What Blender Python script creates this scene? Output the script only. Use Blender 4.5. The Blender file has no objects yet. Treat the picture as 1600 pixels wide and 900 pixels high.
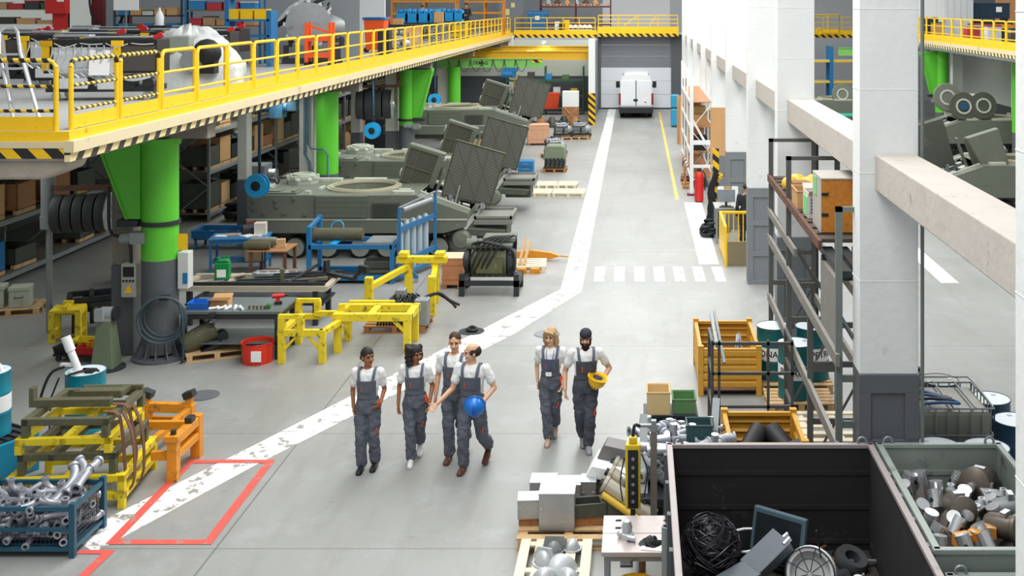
import bpy, bmesh, math, random
from mathutils import Vector, Matrix, Euler
SC = bpy.context.scene
COL = SC.collection
RND = random.Random(11)
PI = math.pi
V = Vector
F_PX, CX, CY, CAM_H = 1750.0, 997.0, 8.0, 6.6      # lens measured on the photograph
def fl(px, py, z=0.0):
 """point of the level z seen at a photograph pixel -> (x, y, z) metres"""
 Y = F_PX * (CAM_H - z) / (py - CY)
 return V(((px - CX) * Y / F_PX, Y, z))
def wp(px, py, Y):
 """point at distance Y seen at a photograph pixel"""
 return V(((px - CX) * Y / F_PX, Y, CAM_H - (py - CY) * Y / F_PX))
def hexc(h):
 h = h.lstrip('#')
 o = []
 for i in (0, 2, 4):
  c = int(h[i:i + 2], 16) / 255
  o.append(c / 12.92 if c <= 0.04045 else ((c + 0.055) / 1.055) ** 2.4)
 return (*o, 1)
MATS = {}
def mat(name, col, rough=0.6, metal=0.0, var=0.12, scale=6.0, bump=0.0, dirt=None, dirt_amt=0.0, dirt_scale=3.0,
  trans=0.0, emit=0.0, alpha=1.0, coat=0.0):
 if name in MATS:
  return MATS[name]
 m = bpy.data.materials.new(name)
 m.use_nodes = True
 nt = m.node_tree
 N, L = nt.nodes, nt.links
 b = N['Principled BSDF']
 c = hexc(col) if isinstance(col, str) else col
 tc = N.new('ShaderNodeTexCoord')
 out = None
 nz = N.new('ShaderNodeTexNoise')
 nz.inputs['Scale'].default_value = scale
 nz.inputs['Detail'].default_value = 5
 L.new(tc.outputs['Object'], nz.inputs['Vector'])
 mx = N.new('ShaderNodeMix')
 mx.data_type = 'RGBA'
 mx.inputs[6].default_value = tuple(max(0, x * (1 - var)) for x in c[:3]) + (1,)
 mx.inputs[7].default_value = tuple(min(1, x * (1 + var)) for x in c[:3]) + (1,)
 L.new(nz.outputs['Fac'], mx.inputs[0])
 out = mx.outputs[2]
 if dirt:
  n2 = N.new('ShaderNodeTexNoise')
  n2.inputs['Scale'].default_value = dirt_scale
  n2.inputs['Detail'].default_value = 8
  n2.inputs['Roughness'].default_value = 0.68
  L.new(tc.outputs['Object'], n2.inputs['Vector'])
  rp = N.new('ShaderNodeValToRGB')
  rp.color_ramp.elements[0].position = max(0.0, 0.62 - dirt_amt * 0.4)
  rp.color_ramp.elements[1].position = min(1.0, 0.74 - dirt_amt * 0.3)
  L.new(n2.outputs['Fac'], rp.inputs[0])
  m2 = N.new('ShaderNodeMix')
  m2.data_type = 'RGBA'
  m2.inputs[7].default_value = hexc(dirt)
  L.new(rp.outputs[0], m2.inputs[0])
  L.new(out, m2.inputs[6])
  out = m2.outputs[2]
 L.new(out, b.inputs['Base Color'])
 b.inputs['Roughness'].default_value = rough
 b.inputs['Metallic'].default_value = metal
 if coat:
  b.inputs['Coat Weight'].default_value = coat
 if trans:
  b.inputs['Transmission Weight'].default_value = trans
 if alpha < 1:
  b.inputs['Alpha'].default_value = alpha
 if emit:
  L.new(out, b.inputs['Emission Color'])
  b.inputs['Emission Strength'].default_value = emit
 if bump:
  bp = N.new('ShaderNodeBump')
  bp.inputs['Strength'].default_value = bump
  bp.inputs['Distance'].default_value = 0.02
  n3 = N.new('ShaderNodeTexNoise')
  n3.inputs['Scale'].default_value = scale * 4
  n3.inputs['Detail'].default_value = 6
  L.new(tc.outputs['Object'], n3.inputs['Vector'])
  L.new(n3.outputs['Fac'], bp.inputs['Height'])
  L.new(bp.outputs['Normal'], b.inputs['Normal'])
 MATS[name] = m
 return m
def stripe_mat(name, c1, c2, vec, period, duty=0.5, rough=0.5, metal=0.0):
 """two colours alternating along vec (object space)"""
 if name in MATS:
  return MATS[name]
 m = mat(name, c1, rough, metal)
 nt = m.node_tree
 N, L = nt.nodes, nt.links
 b = N['Principled BSDF']
 src = b.inputs['Base Color'].links[0].from_socket
 tc = N.new('ShaderNodeTexCoord')
 d = N.new('ShaderNodeVectorMath')
 d.operation = 'DOT_PRODUCT'
 d.inputs[1].default_value = tuple(v / period for v in vec)
 L.new(tc.outputs['Object'], d.inputs[0])
 fr = N.new('ShaderNodeMath')
 fr.operation = 'FRACT'
 L.new(d.outputs['Value'], fr.inputs[0])
 g = N.new('ShaderNodeMath')
 g.operation = 'GREATER_THAN'
 g.inputs[1].default_value = duty
 L.new(fr.outputs[0], g.inputs[0])
 mx = N.new('ShaderNodeMix')
 mx.data_type = 'RGBA'
 L.new(g.outputs[0], mx.inputs[0])
 L.new(src, mx.inputs[6])
 mx.inputs[7].default_value = hexc(c2)
 L.new(mx.outputs[2], b.inputs['Base Color'])
 return m
class MB:
 def __init__(s, M=None):
  s.v, s.f, s.mi, s.sm = [], [], [], []
  s.cur = 0
  s.M = M
 def add(s, vs, fs, smooth=False):
  o = len(s.v)
  if s.M is not None:
   vs = [s.M @ V(p) for p in vs]
  s.v.extend(tuple(p) for p in vs)
  s.f.extend(tuple(i + o for i in f) for f in fs)
  s.mi.extend([s.cur] * len(fs))
  s.sm.extend([smooth] * len(fs))
  return s
 def box(s, c, d, r=None):
  x, y, z = d[0] / 2, d[1] / 2, d[2] / 2
  vs = [V((i * x, j * y, k * z)) for i in (-1, 1) for j in (-1, 1) for k in (-1, 1)]
  if r is not None:
   e = Euler([math.radians(a) for a in r]).to_matrix()
   vs = [e @ p for p in vs]
  c = V(c)
  return s.add([p + c for p in vs],
                     [(0, 1, 3, 2), (4, 6, 7, 5), (0, 4, 5, 1), (2, 3, 7, 6), (0, 2, 6, 4), (1, 5, 7, 3)])
 def bb(s, x0, x1, y0, y1, z0, z1):
  return s.box(((x0 + x1) / 2, (y0 + y1) / 2, (z0 + z1) / 2), (abs(x1 - x0), abs(y1 - y0), abs(z1 - z0)))
 def bar(s, p, q, w, h=None, up=(0, 0, 1)):
  h = h or w
  p, q = V(p), V(q)
  t = (q - p).normalized()
  u = V(up)
  if abs(t.dot(u)) > 0.98:
   u = V((0, 1, 0))
  a = t.cross(u).normalized()
  b = a.cross(t).normalized()
  vs = []
  for o in (p, q):
   for i, j in ((-1, -1), (1, -1), (1, 1), (-1, 1)):
    vs.append(o + a * i * w / 2 + b * j * h / 2)
  return s.add(vs, [(3, 2, 1, 0), (4, 5, 6, 7), (0, 1, 5, 4), (1, 2, 6, 5), (2, 3, 7, 6), (3, 0, 4, 7)])
 def loft(s, rings, cap=True, closed=False, smooth=True):
  n = len(rings[0])
  vs = [p for r in rings for p in r]
  fs = []
  m = len(rings)
  for i in range(m if closed else m - 1):
   a, b = i * n, ((i + 1) % m) * n
   for j in range(n):
    k = (j + 1) % n
    fs.append((a + j, a + k, b + k, b + j))
  s.add(vs, fs, smooth)
  if cap and not closed:
   s.add(rings[0], [tuple(range(n))[::-1]])
   s.add(rings[-1], [tuple(range(n))])
  return s
 def tube(s, pts, r, n=8, closed=False, cap=True, fine=0):
  pts = [V(p) for p in pts]
  if fine:
   pts = smooth_path(pts, fine, closed)
  m = len(pts)
  rr = r if isinstance(r, (list, tuple)) else [r] * m
  if len(rr) != m:
   rr = [rr[min(len(rr) - 1, int(i * (len(rr) - 1) / (m - 1) + .5))] for i in range(m)]
  rings = []
  up = None
  for i, p in enumerate(pts):
   if closed:
    t = pts[(i + 1) % m] - pts[i - 1]
   else:
    t = pts[min(i + 1, m - 1)] - pts[max(i - 1, 0)]
   if t.length < 1e-9:
    t = V((0, 0, 1))
   t.normalize()
   if up is None:
    up = V((0, 0, 1)) if abs(t.z) < 0.9 else V((0, 1, 0))
   a = t.cross(up)
   if a.length < 1e-6:
    a = t.orthogonal()
   a.normalize()
   b = a.cross(t).normalized()
   up = b
   rings.append([p + (a * math.cos(k * 2 * PI / n) + b * math.sin(k * 2 * PI / n)) * rr[i] for k in range(n)])
  return s.loft(rings, cap, closed)
 def cyl(s, p, q, r, r2=None, n=16, cap=True):
  return s.tube([p, q], [r, r if r2 is None else r2], n, cap=cap)
 def lathe(s, prof, c=(0, 0, 0), n=24, rot=None, smooth=True):
  """prof: (radius, height) along local z"""
  c = V(c)
  e = Euler([math.radians(a) for a in rot]).to_matrix() if rot is not None else Matrix.Identity(3)
  rings = []
  for r, z in prof:
   rings.append([c + e @ V((r * math.cos(k * 2 * PI / n), r * math.sin(k * 2 * PI / n), z)) for k in range(n)])
  return s.loft(rings, True, False, smooth)
 def sph(s, c, r, n=14, m=9, rot=None):
  if not isinstance(r, (tuple, list)):
   r = (r, r, r)
  e = Euler([math.radians(a) for a in rot]).to_matrix() if rot is not None else Matrix.Identity(3)
  c = V(c)
  rings = []
  for i in range(m + 1):
   t = PI * (0.02 + 0.96 * i / m)
   rings.append([c + e @ V((r[0] * math.sin(t) * math.cos(k * 2 * PI / n),
                                     r[1] * math.sin(t) * math.sin(k * 2 * PI / n), -r[2] * math.cos(t))) for k in range(n)])
  return s.loft(rings)
 def torus(s, c, R, r, n=28, k=8, rot=None):
  e = Euler([math.radians(a) for a in rot]).to_matrix() if rot is not None else Matrix.Identity(3)
  c = V(c)
  pts = [c + e @ V((R * math.cos(i * 2 * PI / n), R * math.sin(i * 2 * PI / n), 0)) for i in range(n)]
  return s.tube(pts, r, k, closed=True)
 def prism(s, poly, a0, a1, axis='y'):
  """poly of 2-d points extruded along an axis from a0 to a1"""
  def mk(u, w, a):
   return {'y': (u, a, w), 'x': (a, u, w), 'z': (u, w, a)}[axis]
  n = len(poly)
  vs = [mk(u, w, a0) for u, w in poly] + [mk(u, w, a1) for u, w in poly]
  fs = [tuple(range(n)), tuple(range(2 * n - 1, n - 1, -1))]
  for i in range(n):
   j = (i + 1) % n
   fs.append((i, i + n, j + n, j))
  return s.add(vs, fs)
 def ring(s, c, ro, ri, h, n=32, rot=None):
  """flat ring (washer) of height h from c upward"""
  e = Euler([math.radians(a) for a in rot]).to_matrix() if rot is not None else Matrix.Identity(3)
  c = V(c)
  rings = []
  for r, z in ((ro, 0), (ro, h), (ri, h), (ri, 0)):
   rings.append([c + e @ V((r * math.cos(k * 2 * PI / n), r * math.sin(k * 2 * PI / n), z)) for k in range(n)])
  return s.loft(rings, closed=True, smooth=False)
 def out(s, name, m, parent=None, loc=None, rot=None, bev=0.0, recalc=True):
  me = bpy.data.meshes.new(name)
  me.from_pydata(s.v, [], s.f)
  ms = m if isinstance(m, (list, tuple)) else [m]
  for x in ms:
   me.materials.append(x)
  me.polygons.foreach_set('material_index', s.mi)
  me.polygons.foreach_set('use_smooth', s.sm)
  if recalc:
   bm = bmesh.new()
   bm.from_mesh(me)
   bmesh.ops.recalc_face_normals(bm, faces=bm.faces)
   bm.to_mesh(me)
   bm.free()
  me.update()
  if any(s.sm):
   me.set_sharp_from_angle(angle=0.7)
  o = bpy.data.objects.new(name, me)
  COL.objects.link(o)
  if parent is not None:
   o.parent = parent
  if loc is not None:
   o.location = loc
  if rot is not None:
   o.rotation_euler = rot
  if bev:
   b = o.modifiers.new('bevel', 'BEVEL')
   b.width = bev
   b.segments = 2
   b.limit_method = 'ANGLE'
  return o
def out_each(mb, name, m, parent=None, bev=0.0):
 """every loose piece of the builder becomes an object of its own"""
 par = list(range(len(mb.v)))
 def root(i):
  while par[i] != i:
   par[i] = par[par[i]]
   i = par[i]
  return i
 for f in mb.f:
  for i in f[1:]:
   par[root(i)] = root(f[0])
 parts = {}
 for f, sm in zip(mb.f, mb.sm):
  parts.setdefault(root(f[0]), []).append((f, sm))
 for fs in parts.values():
  q = MB()
  ids = sorted({i for f, _ in fs for i in f})
  mp = {i: k for k, i in enumerate(ids)}
  q.v = [mb.v[i] for i in ids]
  q.f = [tuple(mp[i] for i in f) for f, _ in fs]
  q.sm = [s for _, s in fs]
  q.mi = [0] * len(fs)
  q.out(name, m, parent, bev=bev)
def smooth_path(pts, k, closed=False):
 n = len(pts)
 res = []
 for i in range(n if closed else n - 1):
  if closed:
   p0, p1, p2, p3 = pts[i - 1], pts[i], pts[(i + 1) % n], pts[(i + 2) % n]
  else:
   p0, p1, p2, p3 = pts[max(i - 1, 0)], pts[i], pts[i + 1], pts[min(i + 2, n - 1)]
  for j in range(k):
   t = j / k
   res.append(0.5 * ((2 * p1) + (p2 - p0) * t + (2 * p0 - 5 * p1 + 4 * p2 - p3) * t * t
                              + (3 * p1 - p0 - 3 * p2 + p3) * t ** 3))
 if not closed:
  res.append(pts[-1])
 return res
def tag(o, label=None, cat=None, group=None, kind=None):
 if label:
  o['label'] = label
 if cat:
  o['category'] = cat
 if group:
  o['group'] = group
 if kind:
  o['kind'] = kind
 return o
def thing(name, label, cat, loc=(0, 0, 0), rz=0.0, group=None, rot=None, scale=None):
 o = bpy.data.objects.new(name, None)
 o.empty_display_size = 0.2
 COL.objects.link(o)
 o.location = loc
 o.rotation_euler = rot if rot is not None else (0, 0, math.radians(rz))
 if scale:
  o.scale = (scale,) * 3
 return tag(o, label, cat, group)
def struct(name, mb, m, bev=0.0):
 o = mb.out(name, m, bev=bev)
 o['kind'] = 'structure'
 return o
def dup(root, loc, rz=None, label=None, group=None, rot=None, scale=None):
 r = root.copy()
 COL.objects.link(r)
 r.location = loc
 if rz is not None:
  r.rotation_euler = (0, 0, math.radians(rz))
 if rot is not None:
  r.rotation_euler = rot
 if scale:
  r.scale = (scale,) * 3 if not isinstance(scale, tuple) else scale
 if label:
  r['label'] = label
 if group:
  r['group'] = group
 for ch in list(root.children):
  c = ch.copy()
  COL.objects.link(c)
  c.parent = r
  for g in list(ch.children):
   d = g.copy()
   COL.objects.link(d)
   d.parent = c
 return r
FONT_CACHE = {}
def lettering(text, size, depth, name, m, parent=None, loc=(0, 0, 0), rot=(90, 0, 0), bend_r=None):
 """raised or painted lettering as a mesh; bend_r wraps it round a vertical cylinder"""
 cu = bpy.data.curves.new(name, 'FONT')
 cu.body = text
 cu.size = size
 cu.extrude = depth
 cu.align_x = 'CENTER'
 cu.align_y = 'CENTER'
 cu.offset = size * 0.012
 ob = bpy.data.objects.new(name, cu)
 COL.objects.link(ob)
 dg = bpy.context.evaluated_depsgraph_get()
 me = bpy.data.meshes.new_from_object(ob.evaluated_get(dg))
 bpy.data.objects.remove(ob)
 me.name = name
 me.materials.clear()
 me.materials.append(m)
 e = Euler([math.radians(a) for a in rot]).to_matrix()
 for v in me.vertices:
  if bend_r:
   x, z, d = v.co.x, v.co.y, v.co.z
   a = x / bend_r
   v.co = V((math.sin(a) * (bend_r + d), -math.cos(a) * (bend_r + d), z))
  else:
   v.co = e @ v.co
 o = bpy.data.objects.new(name, me)
 COL.objects.link(o)
 o.location = loc
 if parent is not None:
  o.parent = parent
 return o
YEL = mat('yellow_paint', '#f2c40f', 0.45, var=0.06, dirt='#8a6a12', dirt_amt=0.05, dirt_scale=9)
YEL2 = mat('yellow_worn_paint', '#e6cc22', 0.5, var=0.08, dirt='#6b5a2a', dirt_amt=0.18, dirt_scale=7)
ORANGE = mat('ochre_orange_paint', '#dd8f1e', 0.5, var=0.1, dirt='#6a4a20', dirt_amt=0.15, dirt_scale=8)
ORED = mat('bright_orange_plastic', '#f2591c', 0.45)
GREEN = mat('bright_green_paint', '#5cc232', 0.4, var=0.06)
GREY = mat('grey_paint', '#7d8286', 0.55, var=0.06, dirt='#b5b8b8', dirt_amt=-0.02, dirt_scale=14)
DGREY = mat('dark_grey_paint', '#55595d', 0.55, var=0.08, dirt='#8d9090', dirt_amt=-0.02, dirt_scale=14)
BLUE = mat('blue_paint', '#1f6fa5', 0.5, var=0.1, dirt='#7d8c94', dirt_amt=0.05)
DBLUE = mat('dark_blue_paint', '#1c4a63', 0.5, var=0.12, dirt='#5d6a70', dirt_amt=0.08)
CYAN = mat('bright_blue_plastic', '#1e9fdc', 0.4)
BLACK = mat('black_rubber', '#17181a', 0.6)
DARK = mat('dark_steel', '#33363a', 0.5, 0.3, var=0.2)
OLIVE = mat('olive_paint', '#676c60', 0.55, var=0.08, scale=3, dirt='#868a78', dirt_amt=0.04, dirt_scale=4)
OLIVE_L = mat('pale_olive_paint', '#b0b5a6', 0.6, var=0.12, scale=4, dirt='#7a8070', dirt_amt=0.1)
OLIVE_D = mat('dark_olive_paint', '#484c43', 0.55, var=0.12, scale=4, dirt='#5c6154', dirt_amt=0.08)
OLIVE_F = mat('olive_brown_paint', '#5b5a44', 0.5, var=0.1, dirt='#7a7763', dirt_amt=0.1, dirt_scale=8)
STEEL = mat('bare_steel', '#b9bdc0', 0.38, 0.75, var=0.14, dirt='#7d8084', dirt_amt=0.06)
CAST = mat('cast_aluminium', '#c4c7ca', 0.5, 0.45, var=0.16, scale=9, bump=0.2)
PIPEM = mat('grey_pipe_metal', '#a9abb3', 0.45, 0.5, var=0.2, scale=5, dirt='#6f6f78', dirt_amt=0.12)
GALV = mat('galvanised_steel', '#8f9597', 0.5, 0.35, var=0.14, scale=8, dirt='#62676a', dirt_amt=0.06)
RUST = mat('rusty_steel', '#6b4a3a', 0.75, 0.1, var=0.25, dirt='#3e2c26', dirt_amt=0.2)
WOOD = mat('pale_pallet_wood', '#c9a77a', 0.75, var=0.2, scale=7, dirt='#8f7552', dirt_amt=0.1)
WOOD_W = mat('whitish_pallet_wood', '#e2d6bd', 0.75, var=0.12, scale=7)
WOOD_D = mat('brown_wood', '#a5744a', 0.75, var=0.2, scale=5, dirt='#6f4c30', dirt_amt=0.1)
CRATE = mat('crate_plywood', '#c28a5c', 0.7, var=0.15, scale=4, dirt='#a06c42', dirt_amt=0.1)
CARD = mat('cardboard', '#c69a68', 0.8, var=0.08)
WHITE = mat('white_paint', '#eceeee', 0.5, var=0.03)
PAPER = mat('white_paper', '#f3f3f0', 0.8, var=0.02)
RED = mat('red_paint', '#c8201f', 0.45, var=0.1)
TEAL = mat('teal_drum_paint', '#0f7f96', 0.35, var=0.08, dirt='#0a5f72', dirt_amt=0.02)
TEAL_D = mat('green_teal_drum_paint', '#0d5f63', 0.35, var=0.08, dirt='#0a4a50', dirt_amt=0.02)
DRUMTOP = mat('drum_lid_white', '#dfe6ea', 0.4, 0.1, var=0.06, dirt='#a5adb2', dirt_amt=0.02)
CONC = mat('rough_concrete', '#a89f92', 0.9, var=0.14, scale=5, bump=0.5, dirt='#6f675e', dirt_amt=0.1, dirt_scale=2.5)
CONC_D = mat('dusty_concrete', '#8b8379', 0.9, var=0.2, scale=4, bump=0.5, dirt='#554f49', dirt_amt=0.15, dirt_scale=2)
BEIGE = mat('beige_plank', '#d9c9a3', 0.7, var=0.08, scale=3, dirt='#b39d70', dirt_amt=0.08, dirt_scale=1.5)
HAZ_X = stripe_mat('hazard_stripes_across', '#f0bd12', '#211f1d', (1, 0, 1.0), 0.42)
HAZ_Y = stripe_mat('hazard_stripes_along', '#ecd9a0', '#3b3733', (0, 1, -0.9), 0.42, 0.55)
HAZ_P = stripe_mat('hazard_stripes_post', '#f0bd12', '#211f1d', (0.9, 0.5, 1), 0.36)
HAZ_R = stripe_mat('hazard_stripes_rail', '#ecd7a0', '#26231f', (0, 1, 0.4), 0.13, 0.62)
HAZ_RX = stripe_mat('hazard_stripes_front_rail', '#e2bf3a', '#1d1b1a', (1, 0, 0.6), 0.16)
# ================================================================ the building
def floor_material():
 m = mat('polished_concrete_floor', '#989996', 0.42, var=0.07, scale=0.7)
 nt = m.node_tree
 N, L = nt.nodes, nt.links
 b = N['Principled BSDF']
 src = b.inputs['Base Color'].links[0].from_socket
 tc = N.new('ShaderNodeTexCoord')
 def noise(sc, det, lo, hi, rough=0.6, vscale=None):
  n = N.new('ShaderNodeTexNoise')
  n.inputs['Scale'].default_value = sc
  n.inputs['Detail'].default_value = det
  n.inputs['Roughness'].default_value = rough
  if vscale:
   mp = N.new('ShaderNodeMapping')
   mp.inputs['Scale'].default_value = vscale
   mp.inputs['Rotation'].default_value = (0, 0, 0.5)
   L.new(tc.outputs['Object'], mp.inputs['Vector'])
   L.new(mp.outputs[0], n.inputs['Vector'])
  else:
   L.new(tc.outputs['Object'], n.inputs['Vector'])
  r = N.new('ShaderNodeValToRGB')
  r.color_ramp.elements[0].position = lo
  r.color_ramp.elements[1].position = hi
  L.new(n.outputs['Fac'], r.inputs[0])
  return r.outputs[0]
 def blend(fac, col, amt, src):
  mu = N.new('ShaderNodeMath')
  mu.operation = 'MULTIPLY'
  mu.inputs[1].default_value = amt
  L.new(fac, mu.inputs[0])
  x = N.new('ShaderNodeMix')
  x.data_type = 'RGBA'
  L.new(mu.outputs[0], x.inputs[0])
  L.new(src, x.inputs[6])
  x.inputs[7].default_value = hexc(col)
  return x.outputs[2]
 src = blend(noise(0.35, 6, 0.4, 0.75), '#787875', 0.62, src)
 src = blend(noise(1.1, 9, 0.52, 0.7, 0.7), '#a8aaab', 0.55, src)
 src = blend(noise(0.8, 6, 0.5, 0.72, 0.65, (2.2, 0.35, 1)), '#83817b', 0.55, src)
 src = blend(noise(3.0, 8, 0.62, 0.72, 0.7), '#6a6863', 0.5, src)
 src = blend(noise(24.0, 3, 0.72, 0.76, 0.5), '#d8d7d4', 0.5, src)
 sx = N.new('ShaderNodeSeparateXYZ')
 L.new(tc.outputs['Object'], sx.inputs[0])
 for k, (axis, pos) in enumerate((('X', -5.13), ('Y', 13.6), ('Y', 17.25), ('Y', 21.7), ('Y', 29.9), ('Y', 38.2))):
  a = N.new('ShaderNodeMath')
  a.operation = 'SUBTRACT'
  a.inputs[1].default_value = pos
  L.new(sx.outputs[axis], a.inputs[0])
  c = N.new('ShaderNodeMath')
  c.operation = 'ABSOLUTE'
  L.new(a.outputs[0], c.inputs[0])
  d = N.new('ShaderNodeMath')
  d.operation = 'LESS_THAN'
  d.inputs[1].default_value = 0.012 if axis == 'X' else 0.009
  L.new(c.outputs[0], d.inputs[0])
  src = blend(d.outputs[0], '#5d5a55', 0.65, src)
 L.new(src, b.inputs['Base Color'])
 return m
def marking_material(name, col, wear=0.5, sc=4.2):
 """paint worn through to the concrete"""
 m = mat(name, col, 0.55, var=0.03)
 nt = m.node_tree
 N, L = nt.nodes, nt.links
 b = N['Principled BSDF']
 src = b.inputs['Base Color'].links[0].from_socket
 tc = N.new('ShaderNodeTexCoord')
 n = N.new('ShaderNodeTexNoise')
 n.inputs['Scale'].default_value = sc
 n.inputs['Detail'].default_value = 9
 n.inputs['Roughness'].default_value = 0.72
 L.new(tc.outputs['Object'], n.inputs['Vector'])
 r = N.new('ShaderNodeValToRGB')
 r.color_ramp.elements[0].position = 0.66 - wear * 0.2
 r.color_ramp.elements[1].position = 0.675 - wear * 0.2
 L.new(n.outputs['Fac'], r.inputs[0])
 x = N.new('ShaderNodeMix')
 x.data_type = 'RGBA'
 L.new(r.outputs[0], x.inputs[0])
 L.new(src, x.inputs[6])
 x.inputs[7].default_value = hexc('#93918c')
 L.new(x.outputs[2], b.inputs['Base Color'])
 return m
def panel_wall_material(name, col, line, pw, vec=(1, 0, 0), width=0.03):
 m = stripe_mat(name, col, line, vec, pw, 1 - width)
 return m
FLOOR_M = floor_material()
struct('floor', MB().bb(-24, 26, 3, 84, -0.3, 0), FLOOR_M)
WPAINT = marking_material('worn_white_road_paint', '#e9eae8', 0.55)
WPAINT2 = marking_material('white_road_paint', '#eef0ef', 0.2)
YPAINT = marking_material('yellow_road_paint', '#e3c257', 0.5)
RPAINT = marking_material('red_floor_paint', '#d8584e', 0.4)
def marking(name, polys, m, label):
 z = 0.006 if m is RPAINT else 0.003
 b = MB()
 for k, p in enumerate(polys):
  b.add([(x, y, z) for x, y in p], [tuple(range(len(p)))])
 return tag(b.out(name, m), label, 'floor marking')
marking('lane_stripe', [[(-1.87, 71), (-1.8, 26.0), (-1.3, 25.8), (-1.40, 71)],
      [(-1.8, 26.0), (-5.73, 16.85), (-7.05, 13.9), (-6.55, 13.5), (-5.45, 16.15), (-2.5, 22.45), (-1.3, 25.8)]],
  WPAINT, 'worn white walkway stripe running up the aisle and bending towards the lower left')
marking('lane_line', [[(1.25, 69), (1.27, 38.0), (1.39, 38.0), (1.37, 69)]], YPAINT, 'thin yellow line along the right side of the aisle')
marking('parking_stripe', [[(1.54, 37.4), (1.56, 28.5), (2.06, 28.5), (2.12, 37.4)]], WPAINT2,
  'broad clean white stripe on the right of the aisle before the crossing')
for k in range(7):
 x = -1.08 + k * 0.487
 marking('crossing_bar', [[(x, 28.25), (x + 0.02, 26.75), (x + 0.27, 26.75), (x + 0.26, 28.25)]], WPAINT,
   'white crossing bar on the aisle floor, ' + ('leftmost of the seven beside the long stripe', 'second bar from the left of the seven', 'third bar from the left, its paint worn through',
                                              'middle bar of the seven', 'third bar from the right', 'second bar from the right', 'rightmost of the seven, nearest the yellow barrier')[k])['group'] = 'crossing bars'
marking('bay_outline', [[(-6.53, 16.25), (-5.26, 16.25), (-5.26, 16.13), (-6.53, 16.13)], [(-6.53, 16.13), (-6.41, 16.13), (-6.40, 13.82), (-6.52, 13.82)],
      [(-5.38, 16.13), (-5.26, 16.13), (-5.22, 13.70), (-5.34, 13.70)], [(-6.52, 13.82), (-5.34, 13.82), (-5.34, 13.70), (-6.52, 13.70)]],
  RPAINT, 'red painted rectangle on the floor beside the wire basket of tubes')
marking('bay_corner', [[(-6.75, 13.56), (-6.33, 13.56), (-6.33, 13.46), (-6.75, 13.46)], [(-6.45, 13.46), (-6.33, 13.46), (-6.36, 12.6), (-6.48, 12.6)]],
  RPAINT, 'red painted corner mark in front of the blue wire basket')
marking('bay_stripe', [[(7.2, 30.5), (7.2, 26.6), (7.62, 26.6), (7.62, 30.5)]], WPAINT2, 'white stripe on the floor of the right-hand bay')
marking('bay_bar', [[(6.45, 28.3), (6.45, 27.0), (6.75, 27.0), (6.75, 28.3)]], WPAINT2, 'short white bar on the floor close behind the big white pillar')
PAL = mat('whitewashed_concrete', '#e9ebea', 0.85, var=0.05, scale=2.2, bump=0.35, dirt='#b9b7b0', dirt_amt=-0.04, dirt_scale=5)
BEAM_M = mat('bare_concrete_beam', '#bfb8b0', 0.9, var=0.1, scale=2.5, bump=0.4, dirt='#938b82', dirt_amt=0.03, dirt_scale=4)
PX0, PW = 2.6, 0.69
PILLAR_Y = [7.3, 13.15, 20.9, 26.5, 33.0, 39.6, 46.2, 52.8, 59.4, 66.0]
wh, gr = None, None
for i, y in enumerate(PILLAR_Y):
 h = 9.5
 g = 2.27
 t = thing('pillar', None, None, (PX0, y, 0))
 t['kind'] = 'structure'
 t.name = 'trim_%d' % (i + 1)
 d = 0.42
 b = MB().bb(0, PW, 0, d, g, h)
 for z in (3.35, 4.62, 5.6, 6.55, 7.6):        # cast joints
  b.bb(-0.004, PW + 0.004, -0.004, d + .004, z, z + 0.012)
 b.out('shaft', PAL, t, bev=0.012)
 b = MB().bb(0, PW, 0, d, 0, g)
 for z0, z1 in ((0.1, 0.66), (0.78, 1.38), (1.5, 2.05)):   # framed panels on the base
  for (x0, x1, za, zb) in ((0.0, .13, z0, z1), (.54, PW, z0, z1)):
   b.bb(x0 - .012, x1 + .012 if x1 == PW else x1, -0.03, .01, za, zb)
 for z0, z1 in ((0, .1), (.66, .78), (1.38, 1.5), (2.05, g)):
  b.bb(-.012, PW + .012, -0.03, .01, z0, z1)
 b.out('base', GREY if i > 1 else mat('slate_grey_paint', '#5f6266', 0.55, var=0.08, dirt='#93979a', dirt_amt=-0.03, dirt_scale=16), t, bev=0.006)
for i in range(len(PILLAR_Y) - 1):
 b = MB().bb(2.78, 3.26, PILLAR_Y[i] + 0.42 if i else 4, PILLAR_Y[i + 1], 4.43, 4.85)
 struct('trim_%d' % (30 + i), b, BEAM_M, bev=0.015)
struct('trim_40', MB().cyl((3.33, 13.12, 0), (3.33, 13.12, 9), 0.022), mat('pipe_green_grey', '#6d7772', .5))
struct('trim_41', MB().cyl((3.33, 26.45, 0), (3.33, 26.45, 4.4), 0.03).cyl((3.33, 20.85, 0), (3.33, 20.85, 4.4), 0.03), DARK)
MZ = 4.85
MX = -7.9
MEZF = mat('mezzanine_floor', '#b9bab8', 0.5, var=0.06, scale=0.8, dirt='#a2a29f', dirt_amt=0.05, dirt_scale=1)
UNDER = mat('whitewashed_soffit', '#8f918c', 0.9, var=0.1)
b = MB().bb(-22, MX, 15.5, 71.2, 4.44, MZ)
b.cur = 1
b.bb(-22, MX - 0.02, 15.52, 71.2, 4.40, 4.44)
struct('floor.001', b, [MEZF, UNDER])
struct('trim_50', MB().bb(MX, MX + 0.05, 15.45, 71.2, 4.73, MZ + 0.005).bb(-22, MX, 15.45, 15.5, 4.72, MZ + .005), YEL)
struct('trim_51', MB().bb(MX, MX + 0.14, 15.40, 71.2, 4.57, 4.728).bb(-22, MX, 15.4, 15.5, 4.63, 4.718), BEIGE)
struct('trim_52', MB().bb(MX, MX + 0.08, 15.42, 71.2, 4.44, 4.568), HAZ_Y)
struct('trim_53', MB().bb(-22, MX, 15.41, 15.5, 4.485, 4.628), HAZ_X)
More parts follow.
